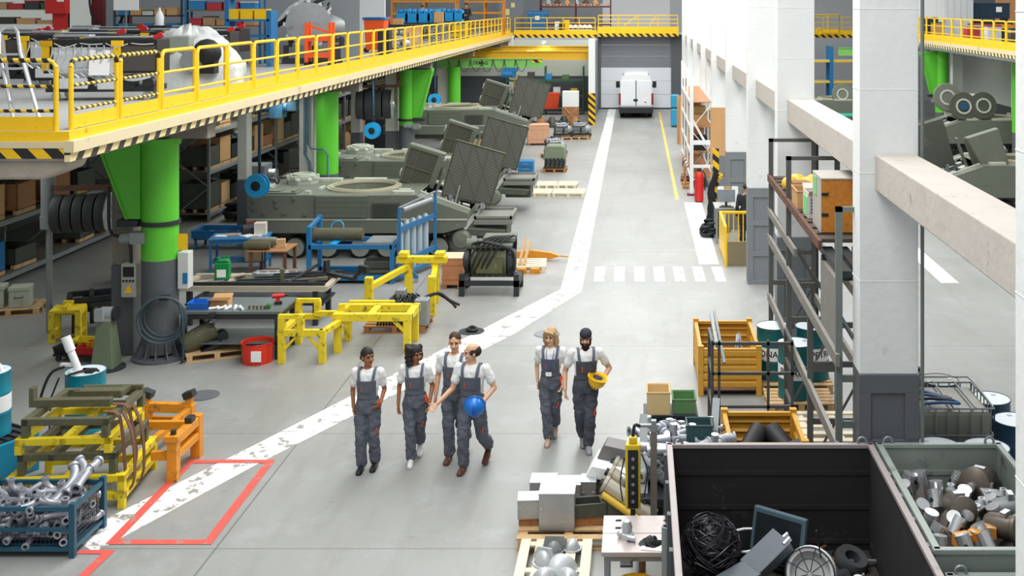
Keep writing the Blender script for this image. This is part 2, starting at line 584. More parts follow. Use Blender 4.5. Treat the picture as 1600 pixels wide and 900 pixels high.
b = MB().prism([(-22, 4.18), (MX - .35, 4.18), (MX - .05, 4.30), (MX + 0.04, 4.47), (-22, 4.47)], 15.5, 16.1, 'y')
struct('trim_54', b, CONC, bev=0.04)
b = MB()
for y in (21.0, 32.3, 43.4, 54.6, 65.8):
 b.bb(-22, MX - 0.1, y - 0.2, y + 0.2, 4.12, 4.4)
struct('trim_55', b, CONC_D)
RX, RZ = 14.2, 4.98
b = MB().bb(RX, 26, 30, 71.2, 4.5, RZ)
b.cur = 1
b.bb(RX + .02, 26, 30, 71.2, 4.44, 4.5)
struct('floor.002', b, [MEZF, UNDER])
struct('trim_56', MB().bb(RX - .05, RX, 30, 71.2, 4.86, RZ + .005), YEL)
struct('trim_57', MB().bb(RX - .09, RX, 30, 71.2, 4.70, 4.858), BEIGE)
struct('trim_58', MB().bb(RX - .08, RX, 30, 71.2, 4.57, 4.698), HAZ_Y)
b = MB().bb(MX, RX, 70.4, 71.8, 4.75, MZ)
struct('floor.003', b, MEZF)
struct('floor.004', MB().bb(MX - 6, -2.5, 71.8, 77.5, 4.6, MZ), MEZF)
struct('trim_59', MB().bb(MX + .1, -2.6, 70.33, 70.4, 4.75, 5.03).bb(-2.55, 2.55, 70.3, 70.4, 4.82, 5.25).bb(3.3, RX, 70.33, 70.4, 4.75, 5.03), YEL)
struct('trim_60', MB().bb(MX + .1, -2.6, 70.3, 70.4, 4.55, 4.75).bb(-2.55, 2.55, 70.28, 70.4, 4.62, 4.82).bb(3.3, RX, 70.3, 70.4, 4.55, 4.75), HAZ_X)
LWALL = mat('pale_green_grey_wall', '#c6cbc4', 0.85, var=0.04, scale=1)
GWALL = mat('grey_panel_wall', '#8d9296', 0.7, var=0.05, scale=1)
b = MB().bb(-22, -21.8, 6, 78, 0, 11)
struct('wall_left', b, LWALL)
struct('wall_right', MB().bb(25.8, 26, 6, 78, 0, 11), LWALL)
b = MB().bb(-22, -2.5, 69.6, 70.2, 2.2, 4.4)
b.cur = 1
b.bb(-22, -2.5, 69.6, 70.2, 0, 2.2)
struct('wall_far_left', b, [mat('pale_green_wall', '#cfd8cc', 0.85, var=0.03), mat('charcoal_wall_base', '#4b5054', 0.7)])
struct('wall_far_upper', MB().bb(-22, -2.45, 77.5, 77.7, MZ, 11), GWALL)
struct('wall_far_mid', MB().bb(-2.45, 2.2, 77.5, 77.7, MZ, 11), mat('white_cladding', '#dfe1e3', 0.6, var=0.02))
struct('wall_far_right', MB().bb(2.2, 26, 77.5, 77.7, 0, 11), mat('pale_far_wall', '#b7bbbf', 0.8, var=0.03))
struct('wall_far_side', MB().bb(-2.62, -2.5, 62.3, 71.0, 0, 4.5), mat('grey_side_wall', '#8a8f93', 0.7))
struct('wall_far_jamb', MB().bb(2.1, 2.9, 71.0, 71.4, 0, 4.75).bb(-2.6, -2.35, 70.9, 71.4, 0, 4.75), DGREY)
t = thing('door_1', None, None, (0, 71.2, 0))
t['kind'] = 'structure'
b = MB()
for k in range(3):
 b.bb(-2.36, 2.1, -0.05, .05, 0.08 + k * .85, .08 + k * .85 + .83)
b.out('lower_sections', mat('door_white_panels', '#dfe3e7', 0.55, var=0.02), t, bev=.01)
b = MB()
for k in range(3):
 b.bb(-2.36, 2.1, -0.03, .05, 2.64 + k * .72, 2.64 + k * .72 + .70)
 for x in range(0, 30):
  b.bb(-2.3 + x * .147, -2.28 + x * .147, -0.038, 0, 2.66 + k * .72, 2.62 + k * .72 + .70)
b.out('upper_sections', mat('door_grey_panels', '#7e8187', 0.55, var=0.04), t)
MB().bb(-2.36, 2.1, -0.06, .06, 0.0, .08).out('bottom_seal', BLACK, t)
t = thing('trim_61', None, None, (-2.55, 61.8, 0))
t['kind'] = 'structure'
MB().bb(-.18, .18, -.18, .18, 1.75, 4.75).out('shaft', PAL, t)
MB().bb(-.19, .19, -.19, .19, 0, 1.75).out('striped_foot', HAZ_P, t)
struct('trim_62', MB().bb(-8.0, -7.7, 69.0, 69.3, 0, 4.7), PAL)
for k, (x, y, w) in enumerate(((-9.72, 21.3, .40), (-9.6, 32.6, .42), (-9.58, 43.7, .48), (-9.55, 54.9, .5), (-11.1, 31.6, .28), (-10.85, 43.2, .36))):
 t = thing('trim_%d' % (70 + k), None, None, (x, y, 0))
 t['kind'] = 'structure'
 MB().bb(-w / 2, w / 2, -.2, .2, 1.7, 4.12).out('shaft', CONC_D if k == 0 else mat('whitewashed_post', '#c3c4bc', .9, var=.1, bump=.3), t, bev=.02)
 MB().bb(-w / 2 - .01, w / 2 + .01, -.21, .21, 0, 1.7).out('base', DGREY, t, bev=.02)
for k, (x, y) in enumerate(((17.0, 50), (16.2, 57), (17.4, 43))):
 struct('trim_%d' % (80 + k), MB().bb(x - .25, x + .25, y - .25, y + .25, 0, 4.5), PAL)
b = MB().bb(19, 19.2, 34, 70, 1.4, 4.5)
b.cur = 1
b.bb(19, 19.2, 34, 70, 0, 1.4)
struct('wall_right_bay', b, [mat('pale_bay_wall', '#c9cfc8', 0.85, var=.03), mat('charcoal_wall_base', '#4b5054')])
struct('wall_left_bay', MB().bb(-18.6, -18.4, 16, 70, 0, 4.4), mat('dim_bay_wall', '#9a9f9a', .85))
W = bpy.data.worlds.new('sky')
W.use_nodes = True
bg = W.node_tree.nodes['Background']
bg.inputs[0].default_value = (0.93, 0.97, 1.0, 1)
bg.inputs[1].default_value = 0.55
SC.world = W
def area(name, loc, sx, sy, power, rot=(0, 0, 0), col=(.995, 1, .985)):
 l = bpy.data.lights.new(name, 'AREA')
 l.shape = 'RECTANGLE'
 l.size, l.size_y = sx, sy
 l.energy = power
 l.color = col
 o = bpy.data.objects.new(name, l)
 COL.objects.link(o)
 o.location = loc
 o.rotation_euler = [math.radians(a) for a in rot]
 return o
area('roof_light_front', (-2, 16, 13), 6, 26, 3700)
area('roof_light_back', (0, 46, 13), 6, 32, 4600)
area('far_end_fill', (-1, 67, 10.5), 6, 6, 700)  # extra overhead fill, added to brighten the far end and its door
area('roof_light_bay', (9, 38, 13), 5, 40, 3800)
for k, (x, y) in enumerate(((-13, 22), (-12.5, 36), (-12, 50), (-6, 64), (-14, 62), (-9.6, 30), (-9.6, 37.5), (-9.6, 46))):
 area('under_slab_fill', (x, y, 4.05), 0.4, 3.0, 70, col=(.95, 1, .96))  # fill without fixtures, added to lift the space below and brighten hull roofs
LAMP = mat('lit_tube', '#ffffff', emit=6)
for k, (x, y) in enumerate(((16.6, 48.2), (15.4, 60), (-5.6, 66.5))):
 t = thing('tube_lamp', ('lit tube lamp under the right mezzanine between the two green columns', 'lit tube lamp under the right mezzanine, the farther one', 'lit tube lamp above the pale green far wall left of the gate')[k], 'lamp', (x, y, 4.36), group='tube lamps')
 MB().bb(-.1, .1, -.7, .7, .03, .1).out('housing', WHITE, t)
 MB().cyl((0, -.68, 0), (0, .68, 0), .035).out('tube', LAMP, t)
 area('tube_light', (x, y, 4.3), .15, 1.4, 40)
cam = bpy.data.cameras.new('camera')
cam.sensor_width = 36
cam.lens = 36 * F_PX / 1600
cam.shift_x = -(CX - 800) / 1600
cam.shift_y = -(450 - CY) / 1600
cam.clip_end = 300
co = bpy.data.objects.new('camera', cam)
COL.objects.link(co)
co.location = (0, 0, CAM_H)
co.rotation_euler = (PI / 2, 0, 0)
SC.camera = co
SC.view_settings.view_transform = 'Standard'
SC.view_settings.look = 'None'
SC.view_settings.exposure = -0.24
SC.view_settings.gamma = 1
SC.view_settings.use_curve_mapping = False
# ================================================================ makers of recurring things
def pallet(label, loc, rz=0, m=None, L=1.2, W_=0.8, group=None, h=0.144, rot=None):
 m = m or WOOD
 t = thing('pallet', label, 'pallet', loc, rz, group, rot)
 b = MB()
 for k in range(5):
  y = -W_ / 2 + 0.06 + k * (W_ - 0.12) / 4
  b.bb(-L / 2, L / 2, y - 0.058, y + 0.058, h - 0.022, h)
 b.out('deck_boards', m, t)
 w = W_ / 2
 for x in (-L / 2 + .07, 0, L / 2 - .07):
  MB().prism([(-w, .022), (-w + .1, .022), (-w + .1, h - .044), (-.05, h - .044), (-.05, .022), (.05, .022), (.05, h - .044), (w - .1, h - .044), (w - .1, .022), (w, .022), (w, h - .022), (-w, h - .022)], x - .05, x + .05, 'x').out('runner', m, t)
 b = MB()
 for y in (-W_ / 2 + 0.05, 0, W_ / 2 - 0.05):
  b.bb(-L / 2, L / 2, y - .05, y + .05, 0, 0.022)
 b.out('bottom_boards', m, t)
 return t
def drum(label, loc, body, lid=DRUMTOP, rz=0, band=True, text='PETRONAS', group='oil drums', cap=True):
 t = thing('oil_drum', label, 'drum', loc, rz, group)
 prof = [(0.27, 0), (0.29, 0.0), (0.292, .03), (0.285, .05), (.285, .28), (.293, .30), (.293, .315), (.285, .335), (.285, .56), (.293, .58),
   (.293, .595), (.285, .615), (.285, .85), (.292, .865), (.294, .885), (.285, .888), (.283, .862), (.0, .862)]
 MB().lathe(prof, n=36).out('body', body, t)
 l = MB().lathe([(.0, .868), (.283, .868), (.283, .88), (.278, .88)], n=36).out('lid', lid, t)
 if cap:
  MB().lathe([(.0, 0), (.035, 0), (.035, .02), (0, .02)], c=(.17, .05, .868), n=12).out('bung', STEEL, l)
  MB().lathe([(.0, 0), (.02, 0), (.02, .015), (0, .015)], c=(-.18, -.06, .868), n=12).out('small_bung', STEEL, l)
 if band:
  bd = MB().lathe([(.285, .335), (.2875, .337), (.2875, .558), (.285, .56)], n=36).out('white_band', WHITE, t)
  if text:
   lettering(text, .15, .0015, 'lettering', mat('lettering_black', '#14161c', .6), bd, (0, 0, .45), bend_r=.288)
 return t
def crate_box(label, loc, size, rz=0, m=None, group=None, cat='crate', feet=True, battens=True, name='wooden_crate', lid_m=None):
 x, y, z = size
 m = m or CRATE
 t = thing(name, label, cat, loc, rz, group)
 f = 0.09 if feet else 0
 MB().bb(-x / 2, x / 2, -y / 2, y / 2, f, z - .02).out('body', m, t, bev=.004)
 MB().bb(-x / 2 - .012, x / 2 + .012, -y / 2 - .012, y / 2 + .012, z - .02, z).out('lid', lid_m or m, t, bev=.004)
 if battens:
  b = MB()
  for k in (0.25, .78):
   zz = f + (z - f) * k
   b.bb(-x / 2 - .01, x / 2 + .01, -y / 2 - .01, y / 2 + .01, zz - .03, zz + .03)
  b.out('battens', m, t)
 if feet:
  b = MB()
  for k in (-1, 1):
   b.bb(k * (x / 2 - .06) - .045, k * (x / 2 - .06) + .045, -y / 2, y / 2, 0, f)
  b.out('skids', WOOD_D, t)
 return t
def carton(label, loc, size, rz=0, m=None, group=None, open_top=False):
 x, y, z = size
 t = thing('cardboard_box', label, 'box', loc, rz, group)
 m = m or CARD
 if open_top:
  b = MB()
  w = .012
  b.bb(-x / 2, x / 2, -y / 2, y / 2, 0, w)
  b.bb(-x / 2, x / 2, -y / 2, -y / 2 + w, w, z).bb(-x / 2, x / 2, y / 2 - w, y / 2, w, z)
  b.bb(-x / 2, -x / 2 + w, -y / 2 + w, y / 2 - w, w, z).bb(x / 2 - w, x / 2, -y / 2 + w, y / 2 - w, w, z)
  b.out('body', m, t)
  b = MB().box((0, -y / 2 - .05, z + .02), (x * .98, .012, .14), (60, 0, 0)).box((0, y / 2 + .05, z + .02), (x * .98, .012, .14), (-60, 0, 0))
  out_each(b, 'flap', m, t)
 else:
  MB().bb(-x / 2, x / 2, -y / 2, y / 2, 0, z).out('body', m, t, bev=.004)
  MB().bb(-x / 2 - .001, x / 2 + .001, -.025, .025, z * .75, z + .002).out('tape', mat('packing_tape', '#b8905a', .3), t)
 return t
def open_bin(name, label, cat, loc, size, rz, m, group=None, wall=0.012, flare=0.0, z_in=None):
 """open tray / stacking bin with a rim"""
 x, y, z = size
 t = thing(name, label, cat, loc, rz, group)
 b = MB()
 o = [(-x / 2, -y / 2), (x / 2, -y / 2), (x / 2, y / 2), (-x / 2, y / 2)]
 def ringz(s, zz):
  return [V((px * s, py * s, zz)) for px, py in o]
 k = 1 + flare
 ki = 1 - 2 * wall / min(x, y)
 b.loft([ringz(1, 0), ringz(k, z), ringz(k * ki, z), ringz(ki, wall)], cap=True, smooth=False)
 b.out('body', m, t)
 MB().tube([(-x / 2 * k, -y / 2 * k, z), (x / 2 * k, -y / 2 * k, z), (x / 2 * k, y / 2 * k, z), (-x / 2 * k, y / 2 * k, z)], wall * .9, 6, closed=True).out('rim', m, t)
 return t
def table(name, label, cat, loc, size, rz, top_m, leg_m, leg=.05, top_t=.04, shelf=None, group=None, apron=.08, inset=.03):
 x, y, z = size
 t = thing(name, label, cat, loc, rz, group)
 MB().bb(-x / 2, x / 2, -y / 2, y / 2, z - top_t, z).out('table_top', top_m, t, bev=.004)
 for i in (-1, 1):
  for j in (-1, 1):
   cx, cy = i * (x / 2 - leg / 2 - inset), j * (y / 2 - leg / 2 - inset)
   MB().bb(cx - leg / 2, cx + leg / 2, cy - leg / 2, cy + leg / 2, 0, z - top_t).out('leg', leg_m, t)
 if apron:
  b = MB()
  for j in (-1, 1):
   yy = j * (y / 2 - inset - .01)
   b.bb(-x / 2 + inset, x / 2 - inset, yy - .012, yy + .012, z - top_t - apron, z - top_t)
   xx = j * (x / 2 - inset - .01)
   b.bb(xx - .012, xx + .012, -y / 2 + inset, y / 2 - inset, z - top_t - apron, z - top_t)
  b.out('apron', leg_m, t)
 if shelf is not None:
  MB().bb(-x / 2 + inset, x / 2 - inset, -y / 2 + inset, y / 2 - inset, shelf - .02, shelf).out('lower_shelf', top_m, t)
 return t
def rack(label, loc, L, D, H, levels, rz=0, post_m=None, beam_m=None, board_m=None, bays=1, group=None, w=.07):
 """pallet racking: upright frames, beams and shelf boards; length along local x"""
 post_m, beam_m, board_m = post_m or GALV, beam_m or GALV, board_m or DARK
 t = thing('storage_rack', label, 'rack', loc, rz, group)
 for i in range(bays + 1):
  x = -L / 2 + i * L / bays
  b = MB()
  for j in (-1, 1):
   b.bb(x - w / 2, x + w / 2, j * D / 2 - w / 2, j * D / 2 + w / 2, 0, H)
  n = max(2, int(H / 0.9))
  for k in range(n):
   z0, z1 = .15 + k * (H - .3) / n, .15 + (k + 1) * (H - .3) / n
   b.bar((x, -D / 2 if k % 2 else D / 2, z0), (x, D / 2 if k % 2 else -D / 2, z1), .03, .03)
  b.out('upright_frame', post_m, t)
 for z in levels:
  b = MB()
  for j in (-1, 1):
   b.bb(-L / 2, L / 2, j * D / 2 - .025, j * D / 2 + .025, z - .11, z)
  b.out('beam', beam_m, t)
  MB().bb(-L / 2, L / 2, -D / 2 + .03, D / 2 - .03, z - .03, z - .005).out('shelf_board', board_m, t)
 return t
def hose_reel(label, loc, rz, r=.33, m=None):
 t = thing('cable_reel', label, 'reel', loc, rz, 'blue cable reels')
 m = m or CYAN
 MB().lathe([(r * .42, -.09), (r, -.09), (r, -.075), (r * .45, -.075), (r * .45, .075), (r, .075), (r, .09), (r * .42, .09)],
               n=32, rot=(90, 0, 0)).out('flanges', m, t)
 MB().lathe([(.03, -.11), (r * .42, -.1), (r * .42, .1), (.03, .11)], n=20, rot=(90, 0, 0)).out('hub', BLACK, t)
 b = MB()
 for k in range(4):
  b.torus((0, -.05 + k * .034, 0), r * .62, .017, 28, 6, rot=(90, 0, 0))
 b.out('cable', BLACK, t)
 MB().bar((0, .12, -r * .2), (0, .12, r + .25), .06, .03).bar((0, .12, 0), (0, -.1, 0), .05, .05).out('bracket', DARK, t)
 return t
def engine(name, label, loc, rz, s=1.0, m1=None, m2=None, group=None, cat='engine', cover=False, lean=False):
 """power pack: block, heads, gearbox, fan housing, pipes, cradle"""
 m1, m2 = m1 or CAST, m2 or DARK
 t = thing(name, label, cat, loc, rz, group, scale=s)
 MB().bb(-.45, .35, -.26, .26, .22, .62).prism([(-.26, .62), (-.42, .85), (-.25, .95), (-.05, .66)], -.42, .3, 'x').prism(
  [(.26, .62), (.42, .85), (.25, .95), (.05, .66)], -.42, .3, 'x').out('block', m1, t, bev=.015)
 b = MB()
 for k in range(4):
  for j in (-1, 1):
   b.box((-.34 + k * .19, j * .36, .91), (.14, .13, .06), (j * -35, 0, 0))
 b.out('rocker_covers', m1, t, bev=.01)
 MB().lathe([(.05, 0), (.30, 0), (.32, .05), (.27, .2), (.18, .38), (.12, .42)], c=(.35, 0, .47), n=22, rot=(0, 90, 0)).out('gearbox', m1, t)
 b = MB().lathe([(.06, 0), (.26, 0), (.26, .04), (.06, .06)], c=(-.47, 0, .5), n=22, rot=(0, -90, 0))
 b.lathe([(.03, 0), (.1, 0), (.1, .05), (.03, .05)], c=(-.48, .2, .75), n=14, rot=(0, -90, 0))
 b.lathe([(.03, 0), (.08, 0), (.08, .05), (.03, .05)], c=(-.48, -.22, .3), n=14, rot=(0, -90, 0))
 b.out('pulleys', m2, t)
 b = MB()
 for j in (-1, 1):
  b.tube([(-.4, j * .5, .8), (-.1, j * .53, .78), (.25, j * .5, .8), (.4, j * .35, .9), (.42, 0, .95)], .035, 8, fine=4)
  for k in range(4):
   b.tube([(-.34 + k * .19, j * .42, .84), (-.34 + k * .19, j * .52, .79)], .026, 6)
 b.out('manifolds', PIPEM, t)
 b = MB()
 for k in range(6):
  x = -.4 + k * .15
  b.tube([(x, -.3, .9), (x + .06, -.1, 1.0 + .03 * (k % 3)), (x + .02, .12, 1.0), (x + .1, .3, .88)], .014, 6, fine=3)
 b.tube([(-.46, -.3, .35), (-.2, -.36, .45), (.1, -.34, .3), (.5, -.25, .5)], .018, 6, fine=4)
 b.out('hoses', BLACK, t)
 MB().lathe([(.02, 0), (.13, 0), (.14, .06), (.09, .1), (.03, .12)], c=(-.1, 0, .97), n=18).out('turbo', m2, t)
 MB().lathe([(.0, 0), (.07, 0), (.07, .25), (0, .25)], c=(.1, -.42, .35), n=14).out('oil_filter', m2, t)
 b = MB()
 for j in (-1, 1):
  b.bb(-.55, .75, j * .3 - .03, j * .3 + .03, .1, .18)
  for x in (-.5, .7):
   b.bb(x - .04, x + .04, j * .3 - .04, j * .3 + .04, 0, .22)
 b.bb(-.55, -.47, -.3, .3, .1, .18).bb(.67, .75, -.3, .3, .1, .18)
 b.out('cradle', m2, t)
 return t
def mezz_engine(label, loc, rz, group='power packs on the left mezzanine'):
 """packed drive unit on its trolley: radiator box with yellow brackets over a silver engine"""
 t = thing('power_pack', label, 'engine', loc, rz, group)
 MB().bb(-1.0, 1.0, -.35, .4, 1.0, 1.12).bb(-1.0, -.92, -.36, .4, .5, 1.0).bb(.35, 1.0, -.36, .4, .5, 1.02).out('radiator_box', mat('black_radiator', '#141416', .5), t, bev=.01)
 MB().bb(.38, .97, -.372, -.36, .54, 1.0).out('radiator_core', mat('brown_radiator_core', '#4a443e', .6, var=.25, scale=40), t)
 b = MB()
 for x in (-.95, .3):
  b.bb(x - .05, x + .07, -.42, -.36, .55, 1.08).bb(x - .09, x + .11, -.43, -.36, 1.0, 1.1)
  out_each(b, 'yellow_bracket', YEL, t)
 MB().bb(-.85, .32, -.33, .33, .2, .98).bb(-.8, -.45, -.42, -.3, .5, .9).bb(-.38, -.05, -.40, -.3, .6, .92).bb(.0, .28, -.41, -.3, .5, .88).bb(-.7, -.2, -.44, -.3, .22, .42).bb(-.05, .3, -.4, -.3, .2, .42).out('engine_block', mat('bright_engine_cast', '#dfe1e3', .4, .25, var=.2, scale=12), t, bev=.02)
 b = MB()
 for k in range(9):
  x = -.85 + k * .13
  b.tube([(x, -.35, 1.0), (x + .05, -.48, .85), (x - .04, -.46, .6), (x + .1, -.4, .42)], .014 + .008 * (k % 2), 7, fine=4)
 b.tube([(-1, -.38, .6), (-.6, -.48, .52), (-.2, -.46, .58), (.2, -.44, .45)], .022, 7, fine=4)
 b.tube([(.3, -.42, .45), (.6, -.46, .38), (.9, -.4, .44)], .03, 7, fine=4)
 b.out('silver_pipes', mat('bright_pipe', '#d5d8da', .3, .7), t)
 b = MB()
 for k in range(4):
  b.tube([(-.8 + k * .45, -.38, 1.05), (-.6 + k * .45, -.42, .98 + .05 * (k % 2)), (-.4 + k * .45, -.40, 1.04)], .009, 5, fine=4)
 b.out('wiring', mat('white_cable', '#d8d8d5', .5), t)
 b = MB()
 b.bb(-.95, .95, -.38, .38, .16, .26)
 for x in (-.75, -.2, .5, .85):
  b.cyl((x, -.4, .33), (x, -.2, .33), .1 if x != .5 else .14, n=14)
 b.out('underframe', mat('black_frame', '#1d1e20', .5), t)
 for x in (-.8, .8):
  for y in (-.3, .3):
   MB().cyl((x - .0, y - .02, .08), (x, y + .02, .08), .08, n=14).bb(x - .03, x + .03, y - .03, y + .03, .08, .17).out('castor', STEEL, t)
 MB().bb(-.35, .9, -.2, .2, 1.14, 1.17).cyl((.93, -.1, 1.17), (.93, .1, 1.17), .04).bb(-.95, -.3, -.05, .25, 1.15, 1.2).out('top_tube', STEEL, t, bev=.01)
 MB().cyl((1.0, -.2, 1.19), (1.0, -.13, 1.19), .055, n=12).bb(.9, .95, -.25, -.2, 1.12, 1.2).out('red_tag', RED, t)
 return t
# ================================================================ left mezzanine: guardrail and what stands behind it
ORD = ['first', 'second', 'third', 'fourth', 'fifth', 'sixth', 'seventh', 'eighth', 'ninth', 'tenth', 'eleventh', 'twelfth', 'thirteenth', 'fourteenth',
       'fifteenth', 'sixteenth', 'seventeenth', 'eighteenth', 'nineteenth', 'twentieth']
def nth(k):
 return ORD[k] if k < 20 else ['twenty', 'thirty'][(k + 1) // 10 - 2] + ('-' + ORD[(k + 1) % 10 - 1] if (k + 1) % 10 else '')
def ord_name(k):
 n = k + 1
 if n < 20:
  return ORD[k]
 tens = {2: 'twent', 3: 'thirt'}[n // 10]
 return tens + 'ieth' if n % 10 == 0 else tens + 'y-' + ORD[n % 10 - 1]
def guard_panel(label, L, loc, rz, rail_m, group, H=.98):
 t = thing('guardrail_panel', label, 'guardrail', loc, rz, group)
 r = .034
 c = .10
 p = [(0, 0, 0), (0, 0, H - c), (c * .3, 0, H - c * .3), (c, 0, H), (L - c, 0, H), (L - c * .3, 0, H - c * .3), (L, 0, H - c), (L, 0, 0)]
 if rail_m is YEL:
  MB().tube(p, r, 9).out('frame', YEL, t)
 else:
  out_each(MB().tube([(0, 0, 0), (0, 0, H - c)], r, 9).tube([(L, 0, H - c), (L, 0, 0)], r, 9), 'post', YEL, t)
  MB().tube(p[1:-1], r, 9).out('top_rail', rail_m, t)
 for z in (.62, .28):
  MB().tube([(0, 0, z), (L, 0, z)], .024, 8).out('rail', rail_m, t)
 MB().bb(-.03, L + .03, -.015, .015, .01, .20).out('kick_plate', YEL, t)
 return t
GX = MX - 0.06
pro = None
for k in range(36):
 lab = 'yellow tube guardrail panel on the left mezzanine edge, %s from the near corner' % ord_name(k)
 if k < 2:
  lab = 'guardrail panel with black-striped rails at the left mezzanine corner, ' + ('nearest the corner post' if k == 0 else 'second from the corner')
  guard_panel(lab, 1.38, (GX, 15.72 + 1.5 * k, MZ), 90, HAZ_RX, 'striped guardrail panels')
 elif pro is None:
  pro = guard_panel(lab, 1.38, (GX, 15.72 + 1.5 * k, MZ), 90, YEL, 'guardrail panels of the left mezzanine')
 else:
  dup(pro, (GX, 15.72 + 1.5 * k, MZ), None, lab)
guard_panel('guardrail with slanted black and yellow striped rails along the mezzanine front at the left edge', 1.75, (-9.83, 15.55, MZ), 0, HAZ_RX, 'striped guardrail panels')
pro2 = None
for k in range(20):
 lab = 'yellow guardrail panel on the right-hand mezzanine edge, %s from the far end' % ord_name(k)
 y = 69.0 - 1.5 * k
 if pro2 is None:
  pro2 = guard_panel(lab, 1.38, (RX + .08, y, RZ), 90, YEL, 'guardrail panels of the right mezzanine')
 else:
  dup(pro2, (RX + .08, y, RZ), None, lab)
def long_rail(label, x0, x1, y, z, n, H=1.0):
 t = thing('bridge_railing', label, 'railing', (x0, y, z), 0, 'railings of the far bridge')
 L = x1 - x0
 b = MB()
 for k in range(n + 1):
  b.cyl((L * k / n, 0, 0), (L * k / n, 0, H), .03, n=8)
 out_each(b, 'post', YEL, t)
 b = MB()
 for zz in (H, H * .66, H * .33):
  b.cyl((0, 0, zz), (L, 0, zz), .028, n=8)
 out_each(b, 'rail', YEL, t)
 return t
long_rail('yellow railing of the far bridge over the shelves left of the gate', -7.75, -2.7, 70.45, MZ, 5, .95)
t = long_rail('plain yellow railing of the bridge straight above the roller door', -2.5, 2.5, 70.45, 5.2, 4, .75)
MB().bar((1.6, 0, .1), (2.4, 0, .7), .05).bar((3.6, 0, .7), (3.2, 0, .1), .05).out('brace', YEL, t)
long_rail('yellow railing of the bridge right of the white pillars', 3.4, 14.0, 70.45, MZ, 9, .98)
t = thing('gate_panel', 'yellow swing gate with a spoked wheel on the bridge behind the white pillars', 'gate', (11.0, 69.6, MZ), 0)
MB().tube([(0, 0, .05), (0, 0, 1.15), (1.5, 0, 1.15), (1.5, 0, .05)], .045, 8, closed=True).cyl((.8, 0, .05), (.8, 0, 1.15), .035).bb(0, 1.5, -.02, .02, .0, .25).out('frame', YEL, t)
MB().torus((.25, -.05, .1), .16, .05, 18, 8, rot=(90, 0, 0)).out('wheel', YEL, t)
mz = []
for k, (x, y, rz, lab) in enumerate((
  (-9.9, 20.9, 6, 'long black and silver power pack bearing a white sheet behind the striped guardrail'),
  (-12.0, 24.0, 4, 'power pack with bright silver engine in the middle behind the stepladder'),
  (-14.0, 24.5, 0, 'power pack at the left picture edge behind the stepladder'),
  (-10.6, 26.6, 3, 'power pack in the second row behind the plastic sheeting'),
  (-12.9, 27.2, 0, 'black topped power pack in the second row, third from the right'),
  (-15.3, 27.4, -3, 'power pack in the second row at the left picture edge'),
  (-11.6, 30.2, 0, 'low black power pack at the back of the row in front of the blue shelves'),
  (-14.4, 30.4, 0, 'low black power pack at the back of the row in front of the grey wall'))):
 if not mz:
  mz.append(mezz_engine(lab, (x, y, MZ), rz))
 else:
  mz.append(dup(mz[0], (x, y, MZ), rz, lab))
t = thing('paper_sheet', 'blank white sheet hung on the front of the long power pack', 'sheet', (-9.82, 20.42, MZ + .42), 6)
MB().box((0, 0, .28), (.36, .008, .46), (-8, 0, 0)).out('sheet', PAPER, t)
MB().bb(-.06, .06, -.01, .02, .5, .54).out('clip', STEEL, t)
t = thing('covered_unit', 'machine unit under a draped grey-white plastic sheet behind the yellow guardrail', 'machine', (-9.45, 23.7, MZ), 0)
b = MB()
rings = []
for k in range(15):
 a = k / 14
 z = 1.25 * (1 - a * a) ** .7
 n = 40
 rr = .04 + .92 * a ** .8
 rings.append([V((rr * 1.15 * math.cos(i * 2 * PI / n) * (1 + .05 * math.sin(.9 * i + .5 * k)), rr * .9 * math.sin(i * 2 * PI / n) * (1 + .05 * math.cos(.7 * i + k * .4)),
                     max(.0, z + .04 * math.sin(i * 2.1) * (1 - a)))) for i in range(n)])
b.loft(rings)
sheet = b.out('plastic_sheet', mat('translucent_sheet', '#c4c8c6', .35, var=.14, scale=3, bump=.6), t)
wr = bpy.data.textures.new('sheet_folds', 'CLOUDS')
wr.noise_scale = .35
for dm in (sheet.modifiers.new('folds', 'DISPLACE'),):
 dm.texture, dm.strength = wr, .42
MB().bb(-.45, .25, -.75, -.2, .75, 1.12).out('grey_box', mat('sheeted_box', '#8e9488', .5, var=.2), t, bev=.03)
MB().lathe([(.1, 0), (.22, 0), (.24, .05), (.2, .12), (.1, .12)], c=(.35, -.80, .62), n=20, rot=(90, 0, 0)).out('pulley', STEEL, t)
MB().sph((.62, -.75, .78), (.3, .25, .28), 10, 7).bb(.45, .8, -.85, -.6, .35, .75).out('black_hose_box', BLACK, t)
t = thing('step_ladder', 'aluminium stepladder leaning open behind the front guardrail at the left edge', 'ladder', (-9.78, 18.0, MZ), 8)
ALU = mat('aluminium_profile', '#c9ccce', .32, .7)
b = MB()
b.tube([(.37, -.62, 0), (-.06, -.22, 1.0), (-.16, -.06, 1.32), (-.23, -.02, 1.40), (-.36, -.02, 1.40), (-.43, -.06, 1.32), (-.37, -.22, 1.0), (-.01, -.62, 0)], .026, 8)
b.out('front_frame', ALU, t)
for z in (.25, .5, .75, .97):
 f = z / 1.0
 MB().box((.18 - .43 * f, -.62 + .4 * f, z), (.38 - .06 * f, .09, .03)).out('step', ALU, t)
b = MB()
b.bar((-.42, .0, 1.28), (-.46, .55, 0), .035, .03).bar((-.18, .0, 1.28), (-.1, .6, 0), .035, .03).bar((-.46, .42, .4), (-.12, .44, .4), .03)
b.out('rear_frame', ALU, t)
SHELF_N = 0
